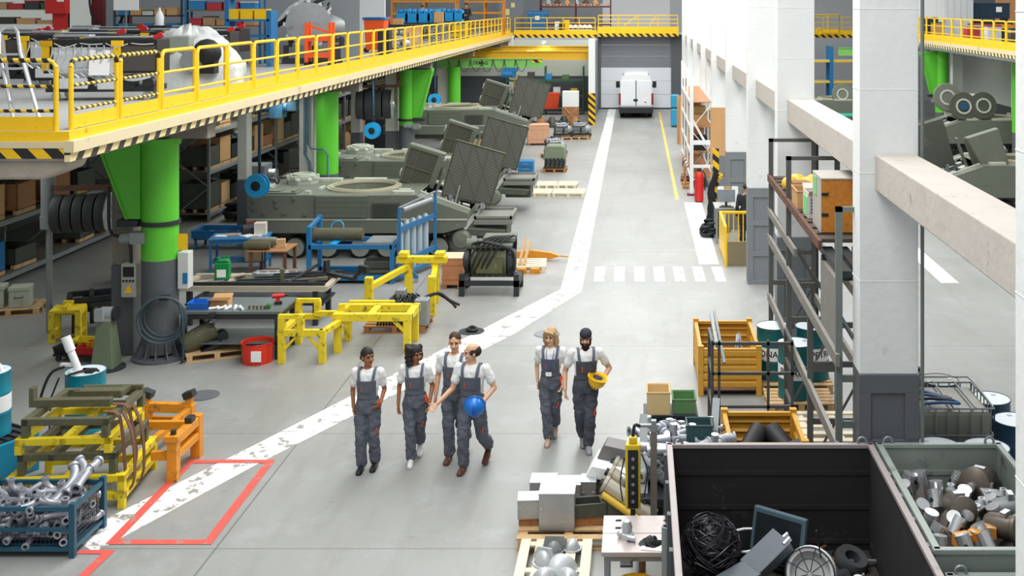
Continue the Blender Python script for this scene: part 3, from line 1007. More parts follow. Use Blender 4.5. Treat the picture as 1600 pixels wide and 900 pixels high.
def back_shelf(label, loc, L, H, levels, post, board, D=.5):
 t = thing('shelf_unit', label, 'shelf', loc, 0, 'shelving at the back of the mezzanine')
 for x in (-L / 2, L / 2):
  MB().bb(x - .03, x + .03, -D / 2, -D / 2 + .05, 0, H).bb(x - .03, x + .03, D / 2 - .05, D / 2, 0, H).out('upright', post, t)
 for z in levels:
  MB().bb(-L / 2, L / 2, -D / 2, D / 2, z - .04, z).out('shelf_board', board, t)
 return t
BOXM = [CARD, mat('red_box', '#b23338', .6), mat('green_box', '#4c6b45', .7), mat('tan_box', '#b3926c', .7), mat('blue_box', '#2b7ab0', .5), mat('yellow_box', '#d8b62a', .5), mat('dark_box', '#3c3a38', .6), mat('pale_box', '#c9cac5', .6)]
BOXN = ['cardboard', 'red', 'dark green', 'tan', 'blue', 'yellow', 'black', 'pale grey']
def shelf_goods(x0, x1, y, z, where, n, group, hmax=.28, pick=None):
 w = (x1 - x0) / n
 for k in range(n):
  q = RND.choice(pick) if pick else RND.randrange(8)
  h = hmax * RND.uniform(.5, 1)
  x = x0 + (k + .5) * w
  t = thing('storage_box', '%s storage box on the %s, %s from the left' % (BOXN[q], where, ord_name(k)), 'box', (x, y, z), 0, group)
  MB().bb(-w * .44, w * .44, -.17, .17, 0, h).out('body', BOXM[q], t, bev=.008)
  MB().bb(-w * .46, w * .46, -.18, .18, h - .03, h + .004).out('lid', BOXM[(q + 3) % 8] if RND.random() < .3 else BOXM[q], t)
back_shelf('black shelf unit with white boards on the mezzanine at the far left', (-18.2, 33, MZ), 2.6, 2.6, (.6, 1.2, 1.62, 2.1), BLACK, WHITE)
shelf_goods(-19.4, -17, 32.9, MZ + 1.62, 'upper board of the black shelf', 5, 'boxes on the black shelf', .3, [0, 1, 2, 3, 6])
shelf_goods(-19.4, -17, 32.9, MZ + 1.2, 'middle board of the black shelf', 4, 'boxes on the black shelf', .2, [6, 6, 0])
MB_wall = MB().bb(-17.2, -9.0, 36.2, 36.35, MZ, 8.2)
struct('wall_mezzanine', MB_wall, GWALL)
struct('wall_mezzanine_white', MB().bb(-14.0, -10.0, 44.2, 44.35, MZ, 8.2), mat('white_partition', '#d4d9dc', .7, var=.03))
t = thing('hose_cabinet', 'red wall cabinet with a white notice on the grey mezzanine wall', 'cabinet', (-16.9, 32.6, MZ + 1.5), 0)
MB().bb(-.3, .3, -.12, .12, 0, .9).out('body', RED, t, bev=.01)
MB().bb(.05, .25, -.128, -.12, .35, .62).out('notice', PAPER, t)
MB().bb(-.2, .2, .1, .2, -1.5, 0).out('stand', RED, t)
t = thing('door_frame', 'dark red steel frame with a hanging black hose on the mezzanine wall', 'frame', (-16.0, 34, MZ), 0)
MB().bb(-.55, -.2, -.1, .1, 0, 3.2).bb(.45, .6, -.1, .1, 0, 3.2).out('posts', mat('dark_red_frame', '#6d2326', .5), t)
MB().tube([(-.6, -.15, 3.0), (-.5, -.2, 1.5), (0, -.2, .95), (.5, -.2, 1.5), (.75, -.15, 2.9)], .035, 8, fine=5).out('hose', BLACK, t)
back_shelf('dark shelf with blue and green goods under a white sign on the mezzanine', (-14.6, 33.6, MZ), 2.0, 2.6, (.5, 1.0, 1.45, 2.0), DBLUE, DARK)
shelf_goods(-15.5, -13.7, 33.5, MZ + 1.0, 'lower board under the white sign', 5, 'boxes under the white sign', .25, [4, 4, 2, 6])
shelf_goods(-15.5, -13.7, 33.5, MZ + 1.45, 'upper board under the white sign', 5, 'boxes under the white sign', .3, [0, 4, 2, 7])
t = thing('sign_board', 'white notice board on a thin pole above the power packs', 'sign', (-14.9, 32.6, MZ), 0)
MB().bb(-.02, .02, -.02, .02, 0, 1.6).out('pole', GALV, t)
MB().bb(-.36, .36, -.02, .02, 1.6, 2.1).out('board', PAPER, t)
t = thing('spray_bottle', 'white bottle standing beside the blue goods on the mezzanine', 'bottle', (-13.5, 31.6, MZ), 0)
MB().lathe([(0, 1.18), (.11, 1.18), (.12, 1.42), (.07, 1.55), (.03, 1.6), (.03, 1.68), (0, 1.68)], n=14).out('bottle', WHITE, t)
MB().bb(-.25, .25, -.2, .2, 0, 1.18).out('stand', DARK, t)
back_shelf('blue rack of cardboard boxes with a white card behind the plastic sheeting', (-12.3, 33.4, MZ), 2.2, 2.4, (.6, 1.15, 1.6, 2.1), BLUE, WOOD_D)
shelf_goods(-13.3, -11.3, 33.3, MZ + 1.15, 'middle board of the blue rack', 5, 'boxes on the blue rack', .3, [0, 3, 3, 1])
shelf_goods(-13.3, -11.3, 33.3, MZ + 1.6, 'upper board of the blue rack', 4, 'boxes on the blue rack', .35, [7, 1, 5, 4])
t = thing('blue_press_frame', 'blue steel frame with yellow stacking bins behind the machine under plastic', 'rack', (-10.9, 32.0, MZ), 0)
for x in (-.75, .45):
 MB().bb(x - .06, x + .06, -.3, .3, 0, 1.95 if x < 0 else 1.6).out('post', BLUE, t)
for z in (.9, 1.35):
 MB().bb(-.75, .45, -.3, .3, z - .06, z).out('shelf_board', BLUE, t)
MB().bb(-.85, -.3, -.15, .15, 1.9, 2.05).out('top_head', BLUE, t)
for k, (x, z) in enumerate(((-11.5, 1.35), (-11.1, 1.35), (-10.7, 1.35))):
 open_bin('stacking_bin', 'yellow stacking bin on the blue steel frame, %s from the left' % ORD[k], 'bin', (x, 31.95, MZ + z), (.34, .45, .28), 0, YEL, 'yellow stacking bins')
t = engine('diesel_engine', 'large silver diesel engine with a round fan housing behind the guardrail', (-9.9, 34.0, MZ + .5), 18, 1.25, GALV)
MB().lathe([(.1, -.03), (.16, -.04), (.22, -.02), (.30, -.03), (.34, 0), (.5, .02), (.52, .1), (.1, .12)], c=(-.1, -.55, .55), n=32, rot=(90, 0, 0)).out('flywheel_housing', GALV, t)
b = MB()
for r in (.12, .2, .29, .36):
 b.torus((-.1, -.60, .55), r, .018, 32, 6, rot=(90, 0, 0))
for k in range(12):
 b.box((-.1 + .53 * math.cos(k * PI / 6), -.6, .55 + .53 * math.sin(k * PI / 6)), (.09, .06, .09), (0, 30 * k, 0))
b.out('housing_rings', CAST, t)
MB().bar((-.9, -.3, .5), (.6, -.2, 1.35), .12, .1).bar((-.9, -.1, .45), (.5, 0, 1.3), .1, .1).out('black_frame', BLACK, t)
b = MB()
for k in range(6):
 b.cyl((-.8 + k * .05, -.45, .62 + k * .06), (-.3 + k * .05, -.5, .98 + k * .05), .035, n=8)
b.out('injector_pipes', mat('bright_pipe', '#d5d8da', .3, .7), t)
b = MB()
for x in (-.6, 0, .6):
 b.bb(x - .06, x + .06, -.3, .3, -.4, .02)
b.bb(-.7, .7, -.4, .4, -.4, -.3)
b.out('stand', DARK, t)
t = thing('orange_trolley', 'bright orange steel trolley in front of the silver engine', 'trolley', (-9.15, 32.2, MZ), 5)
b = MB()
for x in (-.33, .33):
 for y in (-.25, .25):
  b.bb(x - .045, x + .045, y - .04, y + .04, .12, 1.25)
for z in (.25, .72):
 b.bb(-.36, .36, -.28, .28, z, z + .12)
b.bar((-.33, -.25, 1.2), (.33, -.25, .95), .06)
b.out('frame', ORED, t)
for x in (-.33, .33):
 MB().cyl((x, -.28, .07), (x, -.22, .07), .07, n=14).cyl((x, .22, .07), (x, .28, .07), .07, n=14).out('castor', BLACK, t)
t = thing('waste_container', 'large orange waste container with a blue lid on the mezzanine', 'container', (-9.7, 41.5, MZ), 0)
open_b = MB()
open_b.loft([[V((sx * .38 * k, sy * .38 * k, z)) for sx, sy in ((-1, -1), (1, -1), (1, 1), (-1, 1))] for k, z in ((.82, .1), (1, 1.2))], smooth=False)
open_b.out('body', ORED, t, bev=.03)
MB().bb(-.42, .42, -.42, .42, 1.2, 1.3).cyl((-.3, -.44, 1.28), (.3, -.44, 1.28), .03).out('lid', BLUE, t, bev=.02)
MB().cyl((-.3, -.3, .1), (-.3, -.24, .1), .1).cyl((.3, -.3, .1), (.3, -.24, .1), .1).out('wheels', BLACK, t)
for k, (x, y, L, lab) in enumerate(((-9.9, 46.4, 3.0, 'dark steel workbench with a red crate behind the guardrail'), (-9.9, 50.8, 2.2, 'dark workbench with blue crates behind the guardrail'), (-9.5, 55.2, 2.0, 'dark workbench with blue crates, the farthest one'))):
 table('workbench', lab, 'workbench', (x, y, MZ), (L, 1.0, .95), 0, DARK, GALV, .07, .1, .4, 'mezzanine workbenches')
open_bin('red_crate', 'red plastic crate on the workbench of the mezzanine', 'crate', (-10.6, 46.2, MZ + .95), (.7, .45, .32), 0, RED)
carton('small pale carton beside the red crate on the mezzanine bench', (-9.9, 46.2, MZ + .95), (.4, .3, .25), 5)
carton('open carton standing between the blue crates on the mezzanine', (-9.0, 50.6, MZ + .95), (.4, .4, .5), 5)
for k in range(8):
 j = k % 4
 x, y = (-10.7 + j * .5, 50.8) if k < 4 else (-10.2 + j * .46, 55.2)
 t = thing('blue_crate', 'bright blue upright crate on the %s mezzanine workbench, %s from the left' % ('nearer' if k < 4 else 'farther', ORD[j]), 'crate', (x, y, MZ + .95), 0, 'bright blue crates on the benches')
 b = MB().bb(-.2, .2, -.3, .3, 0, .42)
 b.out('body', CYAN, t, bev=.02)
 b = MB()
 for i in range(4):
  b.bb(-.18 + i * .11, -.13 + i * .11, -.32, .3, .1, .58 + .06 * math.sin(i * 3 + k))
 b.out('dividers', CYAN, t)
t = thing('brown_panel', 'leaning cardboard panel stack below the workbench of the mezzanine', 'panel', (-8.9, 44.2, MZ), 20)
MB().box((0, 0, .45), (.7, .06, .9), (-12, 0, 0)).out('panel', CARD, t)
MB().box((.1, -.1, .35), (.5, .05, .7), (-14, 0, 0)).out('front_panel', WOOD, t)
engine('gearbox_unit', 'small silver gearbox on the floor behind the guardrail', (-9.2, 42.9, MZ), 30, .6)
for k, (x, y, w, m, lab) in enumerate(((-8.95, 39.6, .4, DARK, 'dark stool-like stand beside the orange container'), (-9.4, 59.2, .8, YEL, 'yellow cabinet on the mezzanine past the blue crates'))):
 t = thing('steel_cabinet', lab, 'cabinet', (x, y, MZ), 0)
 MB().bb(-w / 2, w / 2, -.25, .25, .06, .9).out('body', m, t, bev=.01)
 MB().bb(-w / 2 + .03, w / 2 - .03, -.262, -.25, .1, .85).bb(w / 2 - .1, w / 2 - .06, -.285, -.26, .45, .6).out('door', m, t)
 MB().bb(-w / 2 + .03, w / 2 - .03, -.22, .22, 0, .06).out('plinth', BLACK, t)
for k, (x, y, L, lab) in enumerate(((-11.4, 60, 3.4, 'yellow-beamed storage rack at the back of the mezzanine'), (-9.0, 66, 2.2, 'yellow-orange storage rack at the far corner of the mezzanine'))):
 rack(lab, (x, y, MZ), L, .9, 3.2, (.7, 1.35, 2.0), 0, ORANGE, ORANGE, WOOD_D, 2, 'yellow racks of the mezzanine')
t = thing('grey_partition', 'grey sheet partition with a yellow notice at the far end of the mezzanine', 'partition', (-8.2, 73.2, MZ), 0)
MB().bb(-.9, .7, -.05, .05, 0, 3).out('panel', GREY, t)
MB().bb(-.5, -.2, -.065, -.05, 1.1, 1.5).bb(-.1, .15, -.065, -.05, 1.6, 1.9).out('notice', mat('yellow_notice', '#e8dc92', .7), t)
t = thing('waste_container', 'blue wheeled waste bin behind the far bridge railing', 'container', (-6.5, 72.6, MZ), 0)
MB().loft([[V((sx * .62 * k, sy * .45 * k, z)) for sx, sy in ((-1, -1), (1, -1), (1, 1), (-1, 1))] for k, z in ((.85, .1), (1, 1.15))], smooth=False).out('body', BLUE, t, bev=.03)
MB().prism([(-.48, 1.15), (-.42, 1.32), (.2, 1.38), (.48, 1.15)], -.66, .66, 'x').out('lid', BLUE, t, bev=.02)
MB().bb(-.14, .14, -.46, -.44, .8, 1.05).out('sticker', PAPER, t)
rack('dark red-framed rack of loaded pallets behind the far bridge', (-4.1, 73.6, MZ), 4.6, 1.0, 3.2, (.55, 1.7), 0, mat('maroon_frame', '#5c2330', .5), mat('maroon_frame', '#5c2330', .5), WOOD_D, 2)
for k in range(4):
 pallet('pallet loaded with small castings on the dark red rack, %s from the left' % ORD[k], (-5.7 + k * 1.1, 73.5, MZ + 1.7), 0, WOOD, 1.0, .8, 'pallets on the dark red rack')
for k in range(6):
 t = thing('cast_part', 'small machined casting on the dark red rack, %s from the left' % ORD[k], 'casting', (-5.9 + k * .62, 73.4, MZ + 1.844), 40 * k, 'castings on the dark red rack')
 MB().lathe([(.05, 0), (.2, 0), (.22, .1), (.12, .2), (.12, .32), (.05, .32)], n=14).out('casting', [CAST, RUST, CARD][k % 3], t)
t = thing('goods_row', 'row of white slotted end plates on the bridge behind the railing', 'rack', (-3.7, 71.5, MZ), 0)
for k in range(5):
 MB().cyl((k * .3 - .6, 0, .35), (k * .3 - .6, .12, .35), .16, n=14).bb(k * .3 - .72, k * .3 - .48, 0, .12, 0, .3).out('plate', WHITE, t)
for k, (x, m, lab, h) in enumerate(((-5.15, WHITE, 'white carton with a red mark on the bridge', .7), (-4.55, YEL, 'yellow tool case on the bridge', .8), (-4.85, DARK, 'black tool case on the bridge', .6))):
 t = thing('tool_case', lab + ' behind the far railing', 'case', (x, 71.6 - .1 * k, MZ), 0)
 MB().bb(-.17, .17, -.12, .12, 0, h).out('body', m, t, bev=.015)
 MB().tube([(-.08, 0, h), (-.08, 0, h + .06), (.08, 0, h + .06), (.08, 0, h)], .012, 6).out('handle', BLACK, t)
t = thing('mesh_pallet_box', 'large dark blue steel box with a white label on the right-hand mezzanine', 'container', (16.6, 53.5, RZ + .85), 0, None, None, .55)
MB().bb(-1.9, 1.9, -.6, .6, .25, 1.55).out('body', mat('navy_steel', '#17354a', .5, var=.1), t, bev=.02)
b = MB()
for k in range(7):
 b.bb(-1.85 + k * .6, -1.78 + k * .6, -.64, -.6, .25, 1.55)
b.bb(-1.95, 1.95, -.65, .65, 1.5, 1.58)
b.out('ribs', mat('navy_steel', '#17354a', .5), t)
MB().bb(.7, 1.2, -.655, -.645, .8, 1.25).out('label_plate', PAPER, t)
MB().bb(-1.8, -1.4, -.5, .5, 0, .25).bb(1.4, 1.8, -.5, .5, 0, .25).out('skids', DARK, t)
t = thing('grey_curtain', 'hanging pale plastic strip curtain on the right-hand mezzanine', 'curtain', (15.0, 52.4, RZ), 0)
b = MB()
for k in range(9):
 b.box((-.6 + k * .15, .02 * (k % 2), 1.5), (.16, .01, 3.0))
b.out('strips', mat('pale_strip', '#c3c8ca', .4, var=.1), t)
MB().bb(-.7, .7, -.05, .05, 2.95, 3.05).out('rail', GALV, t)
for k, (x, y, w, h, m, lab) in enumerate(((15.0, 57.5, .7, 1.0, DARK, 'dark steel cabinet near the left end of the right-hand guardrail'), (16.2, 55, .8, .7, BLUE, 'blue tool chest behind the right-hand guardrail'), (15.4, 53.2, .5, .55, RED, 'red tool chest behind the right-hand guardrail'),
                                           (16.2, 50.0, .7, .55, mat('blue_grey_drum', '#6c8294', .5), 'blue-grey tool chest behind the right-hand guardrail'), (15.6, 48.2, .6, .6, DARK, 'black equipment chest behind the right-hand guardrail'),
                                           (15.9, 46.4, .6, .5, mat('blue_grey_drum', '#6c8294', .5), 'pale blue equipment chest nearest on the right-hand mezzanine'), (17.2, 52.2, .5, .7, ORANGE, 'orange tool chest further behind the right-hand guardrail'))):
 t = thing('tool_chest', lab, 'chest', (x, y, RZ), 0)
 MB().bb(-w / 2, w / 2, -.25, .25, .06, h).out('body', m, t, bev=.015)
 b = MB()
 for i in range(3):
  z = .1 + i * (h - .15) / 3
  b.bb(-w / 2 + .03, w / 2 - .03, -.265, -.25, z, z + (h - .15) / 3 - .02)
 b.out('drawers', m, t)
 MB().bb(-w / 2 + .05, w / 2 - .05, -.2, .2, 0, .06).out('plinth', BLACK, t)
table('workbench', 'dark steel bench under the navy box on the right-hand mezzanine', 'workbench', (16.6, 53.5, RZ), (2.4, .9, .85), 0, DARK, DARK, .08)
for k in range(9):
 q = (6, 4, 7, 6, 1, 7, 6, 4, 0)[k]
 t = thing('equipment_case', '%s equipment case in the row behind the right-hand guardrail, %s from the right' % (BOXN[q], ORD[k]), 'case', (15.25 + .5 * (k % 2), 45.2 + 1.5 * k, RZ), 0, 'equipment cases on the right mezzanine')
 MB().bb(-.3, .3, -.3, .3, .05, .5 + .1 * (k % 3)).out('body', BOXM[q], t, bev=.02)
 MB().bb(-.32, .32, -.32, .32, .5 + .1 * (k % 3), .56 + .1 * (k % 3)).out('lid', BOXM[(q + 2) % 8], t, bev=.01)
 MB().bb(-.25, .25, -.25, .25, 0, .05).out('base', BLACK, t)
struct('wall_right_mezzanine', MB().bb(14, 26, 64, 64.2, RZ, 9), mat('slate_wall', '#5e676e', .7, var=.1))
t = thing('wall_board', 'brown chipboard panel standing on the right-hand mezzanine at the picture edge', 'board', (19.4, 57, RZ), 0)
MB().bb(-1.2, 1.2, -.04, .04, 0, 3).out('board', CRATE, t)
t = thing('tall_cabinet', 'tall white cabinet on the right-hand mezzanine', 'cabinet', (16.2, 61, RZ), 0)
MB().bb(-1.0, 1.0, -.3, .3, 0, 3).out('body', WHITE, t)
MB().bb(-.98, -.02, -.32, -.3, .05, 2.95).out('door', WHITE, t)
MB().bb(.02, .98, -.32, -.3, .05, 2.95).out('door', WHITE, t)
# ================================================================ tracked hulls under repair
def lattice_mat():
 m = mat('lattice_grille', '#5e6059', .6, var=.15, scale=8)
 nt = m.node_tree
 N, L = nt.nodes, nt.links
 b = N['Principled BSDF']
 src = b.inputs['Base Color'].links[0].from_socket
 tc = N.new('ShaderNodeTexCoord')
 prev = None
 for vec, per, w in (((1, 0, 1.9), .17, .10), ((1, 0, -1.9), .17, .10), ((.957, 0, .29), .42, .04)):
  d = N.new('ShaderNodeVectorMath')
  d.operation = 'DOT_PRODUCT'
  d.inputs[1].default_value = tuple(v / per for v in vec)
  L.new(tc.outputs['Object'], d.inputs[0])
  f = N.new('ShaderNodeMath')
  f.operation = 'FRACT'
  L.new(d.outputs['Value'], f.inputs[0])
  g = N.new('ShaderNodeMath')
  g.operation = 'LESS_THAN'
  g.inputs[1].default_value = w
  L.new(f.outputs[0], g.inputs[0])
  if prev is None:
   prev = g.outputs[0]
  else:
   a = N.new('ShaderNodeMath')
   a.operation = 'MAXIMUM'
   L.new(prev, a.inputs[0])
   L.new(g.outputs[0], a.inputs[1])
   prev = a.outputs[0]
 x = N.new('ShaderNodeMix')
 x.data_type = 'RGBA'
 L.new(prev, x.inputs[0])
 L.new(src, x.inputs[6])
 x.inputs[7].default_value = hexc('#3a3c36')
 L.new(x.outputs[2], b.inputs['Base Color'])
 return m
LATT = lattice_mat()
def plate_xz(poly, y0, y1):
 return MB().prism(poly, y0, y1, 'y')
def inset(poly, k):
 cx = sum(p[0] for p in poly) / len(poly)
 cz = sum(p[1] for p in poly) / len(poly)
 return [(cx + (x - cx) * k, cz + (z - cz) * k) for x, z in poly]
def lerp2(a, b, t):
 return (a[0] + (b[0] - a[0]) * t, a[1] + (b[1] - a[1]) * t)
def quad_pt(q, u, v):
 """q: top-left, top-right, bottom-right, bottom-left"""
 return lerp2(lerp2(q[0], q[1], u), lerp2(q[3], q[2], u), v)
def make_tank(label, loc):
 t = thing('tracked_hull', label, 'armoured vehicle', loc, 0, 'tracked hulls on the shop floor')
 D = 2.8
 up = [(0.05, 1.05), (0, 1.60), (.06, 1.68), (4.4, 1.66), (5.72, 1.20), (5.74, 1.05)]
 lo = [(0.1, .46), (.0, .72), (.0, 1.05), (5.74, 1.05), (5.6, .86), (5.15, .60), (4.9, .46)]
 b = MB()
 b.prism([p for p in up], 0, .02, 'y').prism(up, D - .02, D, 'y')
 b.bb(0.02, .06, .02, D - .02, 1.05, 1.62)
 cx, cy, r = 2.74, 1.32, .86
 n = 48
 circ = [(cx + r * math.cos(2 * PI * k / n), cy + r * math.sin(2 * PI * k / n)) for k in range(n)]
 x0, x1 = .06, 4.4
 def outer(k):
  a = 2 * PI * k / n
  dx, dy = math.cos(a), math.sin(a)
  tx = ((x1 - cx) if dx > 0 else (x0 - cx)) / dx if abs(dx) > 1e-6 else 1e9
  ty = ((D - cy) if dy > 0 else -cy) / dy if abs(dy) > 1e-6 else 1e9
  s = min(tx, ty)
  return (cx + dx * s, cy + dy * s)
 vs = [(x, y, 1.67) for x, y in circ] + [(*outer(k), 1.67) for k in range(n)] + [(x, y, 1.40) for x, y in circ]
 fs = [(k, (k + 1) % n, n + (k + 1) % n, n + k) for k in range(n)] + [(k, 2 * n + k, 2 * n + (k + 1) % n, (k + 1) % n) for k in range(n)]
 b.add(vs, fs)
 for c in ((x0, 0), (x1, 0), (x1, D), (x0, D)):      # corners of the roof plate
  ks = min(range(n), key=lambda k: (outer(k)[0] - c[0]) ** 2 + (outer(k)[1] - c[1]) ** 2)
  for q in (ks - 1, ks + 1):
   b.add([(*outer(ks), 1.67), (*outer(q % n), 1.67), (c[0], c[1], 1.67)], [(0, 1, 2)])
 b.add([(4.4, 0, 1.66), (5.72, 0, 1.2), (5.72, .62, 1.2), (4.4, .62, 1.66)], [(0, 1, 2, 3)])
 b.add([(4.4, 2.35, 1.66), (5.72, 2.35, 1.2), (5.72, D, 1.2), (4.4, D, 1.66)], [(0, 1, 2, 3)])
 b.add([(5.72, 0, 1.2), (5.74, 0, 1.05), (5.74, D, 1.05), (5.72, D, 1.2)], [(0, 1, 2, 3)])
 b.out('upper_hull', OLIVE, t, recalc=True)
 b = MB().prism(lo, .55, D - .55, 'y').prism([(0, .70), (0, 1.06), (5.74, 1.06), (5.68, .86), (5.1, .70)], -.02, .06, 'y').prism([(0, .70), (0, 1.06), (5.74, 1.06), (5.68, .86), (5.1, .70)], D - .06, D + .02, 'y')
 b.bb(0, 5.7, .0, D, 1.0, 1.05)
 b.out('lower_hull', OLIVE, t)
 MB().bb(-.0, 5.72, -.035, -.02, 1.03, 1.075).out('fender_strip', OLIVE_L, t)
 MB().ring((cx, cy, 1.67), r + .13, r - .02, .05, 56).ring((cx, cy, 1.72), r + .05, r - .02, .03, 56).out('turret_ring', mat('ring_metal', '#b9b49c', .45, .3), t)
 MB().lathe([(0, 1.1), (r - .05, 1.1), (r - .05, 1.4), (r, 1.4)], c=(cx, cy, 0), n=40).bb(cx - .1, cx + .2, cy + .3, cy + .5, 1.1, 1.5).bb(cx + .3, cx + .45, cy - .2, cy + .5, 1.1, 1.45).out('turret_well', mat('pale_interior', '#b7b7a8', .7, var=.25, scale=3), t)
 b = MB().lathe([(.43, 1.66), (.45, 1.80), (.36, 1.86), (.36, 1.90), (.0, 1.90)], c=(.85, 2.05, 0), n=8, smooth=False)
 for k in range(8):
  a = (k + .5) * PI / 4
  b.box((.85 + .40 * math.cos(a), 2.05 + .40 * math.sin(a), 1.85), (.08, .2, .09), (0, 0, math.degrees(a)))
 b.torus((.85, 2.05, 1.92), .26, .025, 24, 6)
 b.out('cupola', OLIVE_L, t)
 MB().bb(.3, 1.25, .15, .8, 1.67, 1.72).bb(.4, .8, .25, .7, 1.72, 1.75).bb(1.1, 1.18, .2, .7, 1.72, 1.76).out('roof_hatch', OLIVE, t, bev=.01)
 b = MB()
 for (x, y, sx, sy, h) in ((1.5, 2.4, .7, .22, .08), (2.6, 2.55, .9, .25, .06), (3.9, 2.4, .5, .4, .07), (4.0, .3, .55, .22, .07), (3.95, .75, .3, .2, .05), (1.55, .18, .12, .12, .09), (.2, 1.3, .25, .6, .06), (1.65, 1.1, .08, .4, .05)):
  b.bb(x - sx / 2, x + sx / 2, y - sy / 2, y + sy / 2, 1.67, 1.67 + h)
 out_each(b, 'roof_fitting', OLIVE_L, t)
 b = MB().bb(1.8, 3.13, -.07, 0, 1.10, 1.66)
 for z in (1.24, 1.38, 1.52):
  b.bb(1.8, 3.13, -.076, -.07, z, z + .014)
 b.out('side_panel', mat('olive_ribbed_panel', '#5f6558', .55, var=.08), t, bev=.008)
 b = MB().bb(3.25, 3.98, -.05, 0, 1.10, 1.48)
 for k in range(10):
  b.bb(3.3, 3.93, -.065, -.05, 1.13 + k * .034, 1.145 + k * .034)
 b.out('side_grille', OLIVE_D, t)
 b = MB()
 for x, z in ((.15, 1.5), (.15, 1.3), (.42, 1.18), (.72, 1.5), (.75, 1.36), (.95, 1.18), (1.2, 1.55), (1.5, 1.15)):
  b.bb(x, x + .07, -.05, 0, z, z + .09)
 out_each(b, 'side_bracket', OLIVE, t)
 wp_ = MB()
 rim = [(.06, -.11), (.26, -.11), (.28, -.09), (.28, .09), (.26, .11), (.06, .11)]
 xs = (.35, 1.2, 2.05, 2.9, 3.6, 4.35, 4.95)
 for row, y in ((0, .28), (1, D - .28)):
  for x in xs:
   w = MB().lathe(rim, c=(x, y, .29), n=28, rot=(90, 0, 0)).out('road_wheel', BLACK, t)
   s = 1 if row == 0 else -1
   MB().lathe([(.0, .13), (.07, .13), (.09, .10), (.20, .06), (.225, .11), (.24, .115)], c=(x, y, .29), n=24, rot=(90, 0, 0)).out('wheel_disc', mat('dusty_wheel', '#8d8e82', .6, var=.12), w)
 b = MB()
 for x in xs:
  b.bar((x, .5, .29), (x + .3, .6, .5), .1, .12)
  b.bar((x, D - .5, .29), (x + .3, D - .6, .5), .1, .12)
 b.out('suspension_arms', OLIVE_D, t)
 b = MB().bb(4.45, 5.6, .65, 2.3, .95, 1.05)
 for (x, y, z, s) in ((4.6, .8, 1.5, .18), (4.9, 1.0, 1.42, .2), (5.2, .85, 1.3, .2), (4.7, 1.7, 1.5, .25), (5.1, 1.9, 1.35, .25), (5.45, 1.4, 1.2, .2), (5.4, .75, 1.2, .16)):
  b.box((x, y, z - s / 2), (s, s * 1.2, s), (0, 18, 10))
 for k in range(6):
  b.cyl((4.5 + k * .18, .72, 1.56 - k * .06), (4.5 + k * .18, .72, 1.68 - k * .06), .03, n=8)
 b.out('engine_bay_parts', mat('bay_metal', '#b4b5b0', .5, .3, var=.3), t)
 out_each(MB().bb(4.4, 5.66, .6, .66, 1.0, 1.2).prism([(4.4, 1.64), (5.7, 1.18), (5.7, 1.22), (4.4, 1.70)], .56, .64, 'y').prism([(4.4, 1.64), (5.7, 1.18), (5.7, 1.22), (4.4, 1.70)], 2.3, 2.38, 'y'), 'bay_edge', OLIVE_L, t)
 q = [(5.25, 2.98), (6.58, 2.60), (6.17, 1.21), (4.84, 1.47)]
 c = plate_xz(q, 1.16, 1.26).out('engine_cover', OLIVE_D, t, bev=.008)
 plate_xz(inset(q, .96), 1.14, 1.16).out('lattice', LATT, c)
 b = MB()
 for u in (.0, .335, .665, 1.0):
  a, z = quad_pt(q, u, 0), quad_pt(q, u, 1)
  b.bar((a[0], 1.135, a[1]), (z[0], 1.135, z[1]), .025, .02)
 for v in (0, 1):
  a, z = quad_pt(q, 0, v), quad_pt(q, 1, v)
  b.bar((a[0], 1.135, a[1]), (z[0], 1.135, z[1]), .03, .02)
 b.out('cover_frame', OLIVE_F, c)
 out_each(MB().bb(5.05, 5.15, 1.1, 1.3, 1.3, 1.5).bb(5.9, 6.0, 1.1, 1.3, 1.12, 1.28).bar((6.35, 1.3, 1.9), (5.9, 2.0, 1.25), .04).bar((5.2, 1.1, 1.2), (5.35, 1.12, 1.75), .04), 'hinges', STEEL, c)
 q = [(3.81, 2.78), (4.80, 2.47), (4.25, 1.46), (3.49, 1.70)]
 c = plate_xz(q, 2.02, 2.36).out('radiator_cover', OLIVE, t, bev=.03)
 qi = inset(q, .84)
 plate_xz(qi, 1.995, 2.02).out('louvre_core', mat('louvre_core', '#4a4b42', .6, var=.2, scale=20), c)
 b = MB()
 for u in (0, .32, 1):
  a, z = quad_pt(qi, u, 0), quad_pt(qi, u, 1)
  b.bar((a[0], 1.985, a[1]), (z[0], 1.985, z[1]), .03, .03)
 for v in (0, .55, 1):
  a, z = quad_pt(qi, 0, v), quad_pt(qi, 1, v)
  b.bar((a[0], 1.985, a[1]), (z[0], 1.985, z[1]), .03, .03)
 b.out('louvre_frame', OLIVE_F, c)
 b = MB().bar((4.72, 1.96, 2.42), (4.40, 1.96, 1.55), .16, .05, up=(0, 1, 0))
 b.bar((4.95, 1.7, 2.40), (4.62, 1.7, 1.50), .05, .24, up=(0, 1, 0))
 b.out('side_flap', OLIVE, c)
 MB().tube([(3.75, 1.95, 2.62), (3.72, 1.9, 2.5), (3.68, 1.95, 2.4)], .02, 6).tube([(3.62, 1.95, 2.1), (3.58, 1.9, 2.0), (3.56, 1.95, 1.9)], .02, 6).out('handles', OLIVE_L, c)
 b = MB().bb(5.85, 6.85, .25, 1.55, .86, 1.0).bb(5.85, 6.85, .25, 1.55, 1.0, 1.03)
 for (x0, x1, y0, y1) in ((5.85, 6.85, .25, .32), (5.85, 6.85, 1.48, 1.55), (5.85, 5.92, .25, 1.55), (6.78, 6.85, .25, 1.55)):
  b.bb(x0, x1, y0, y1, 1.0, 1.09)
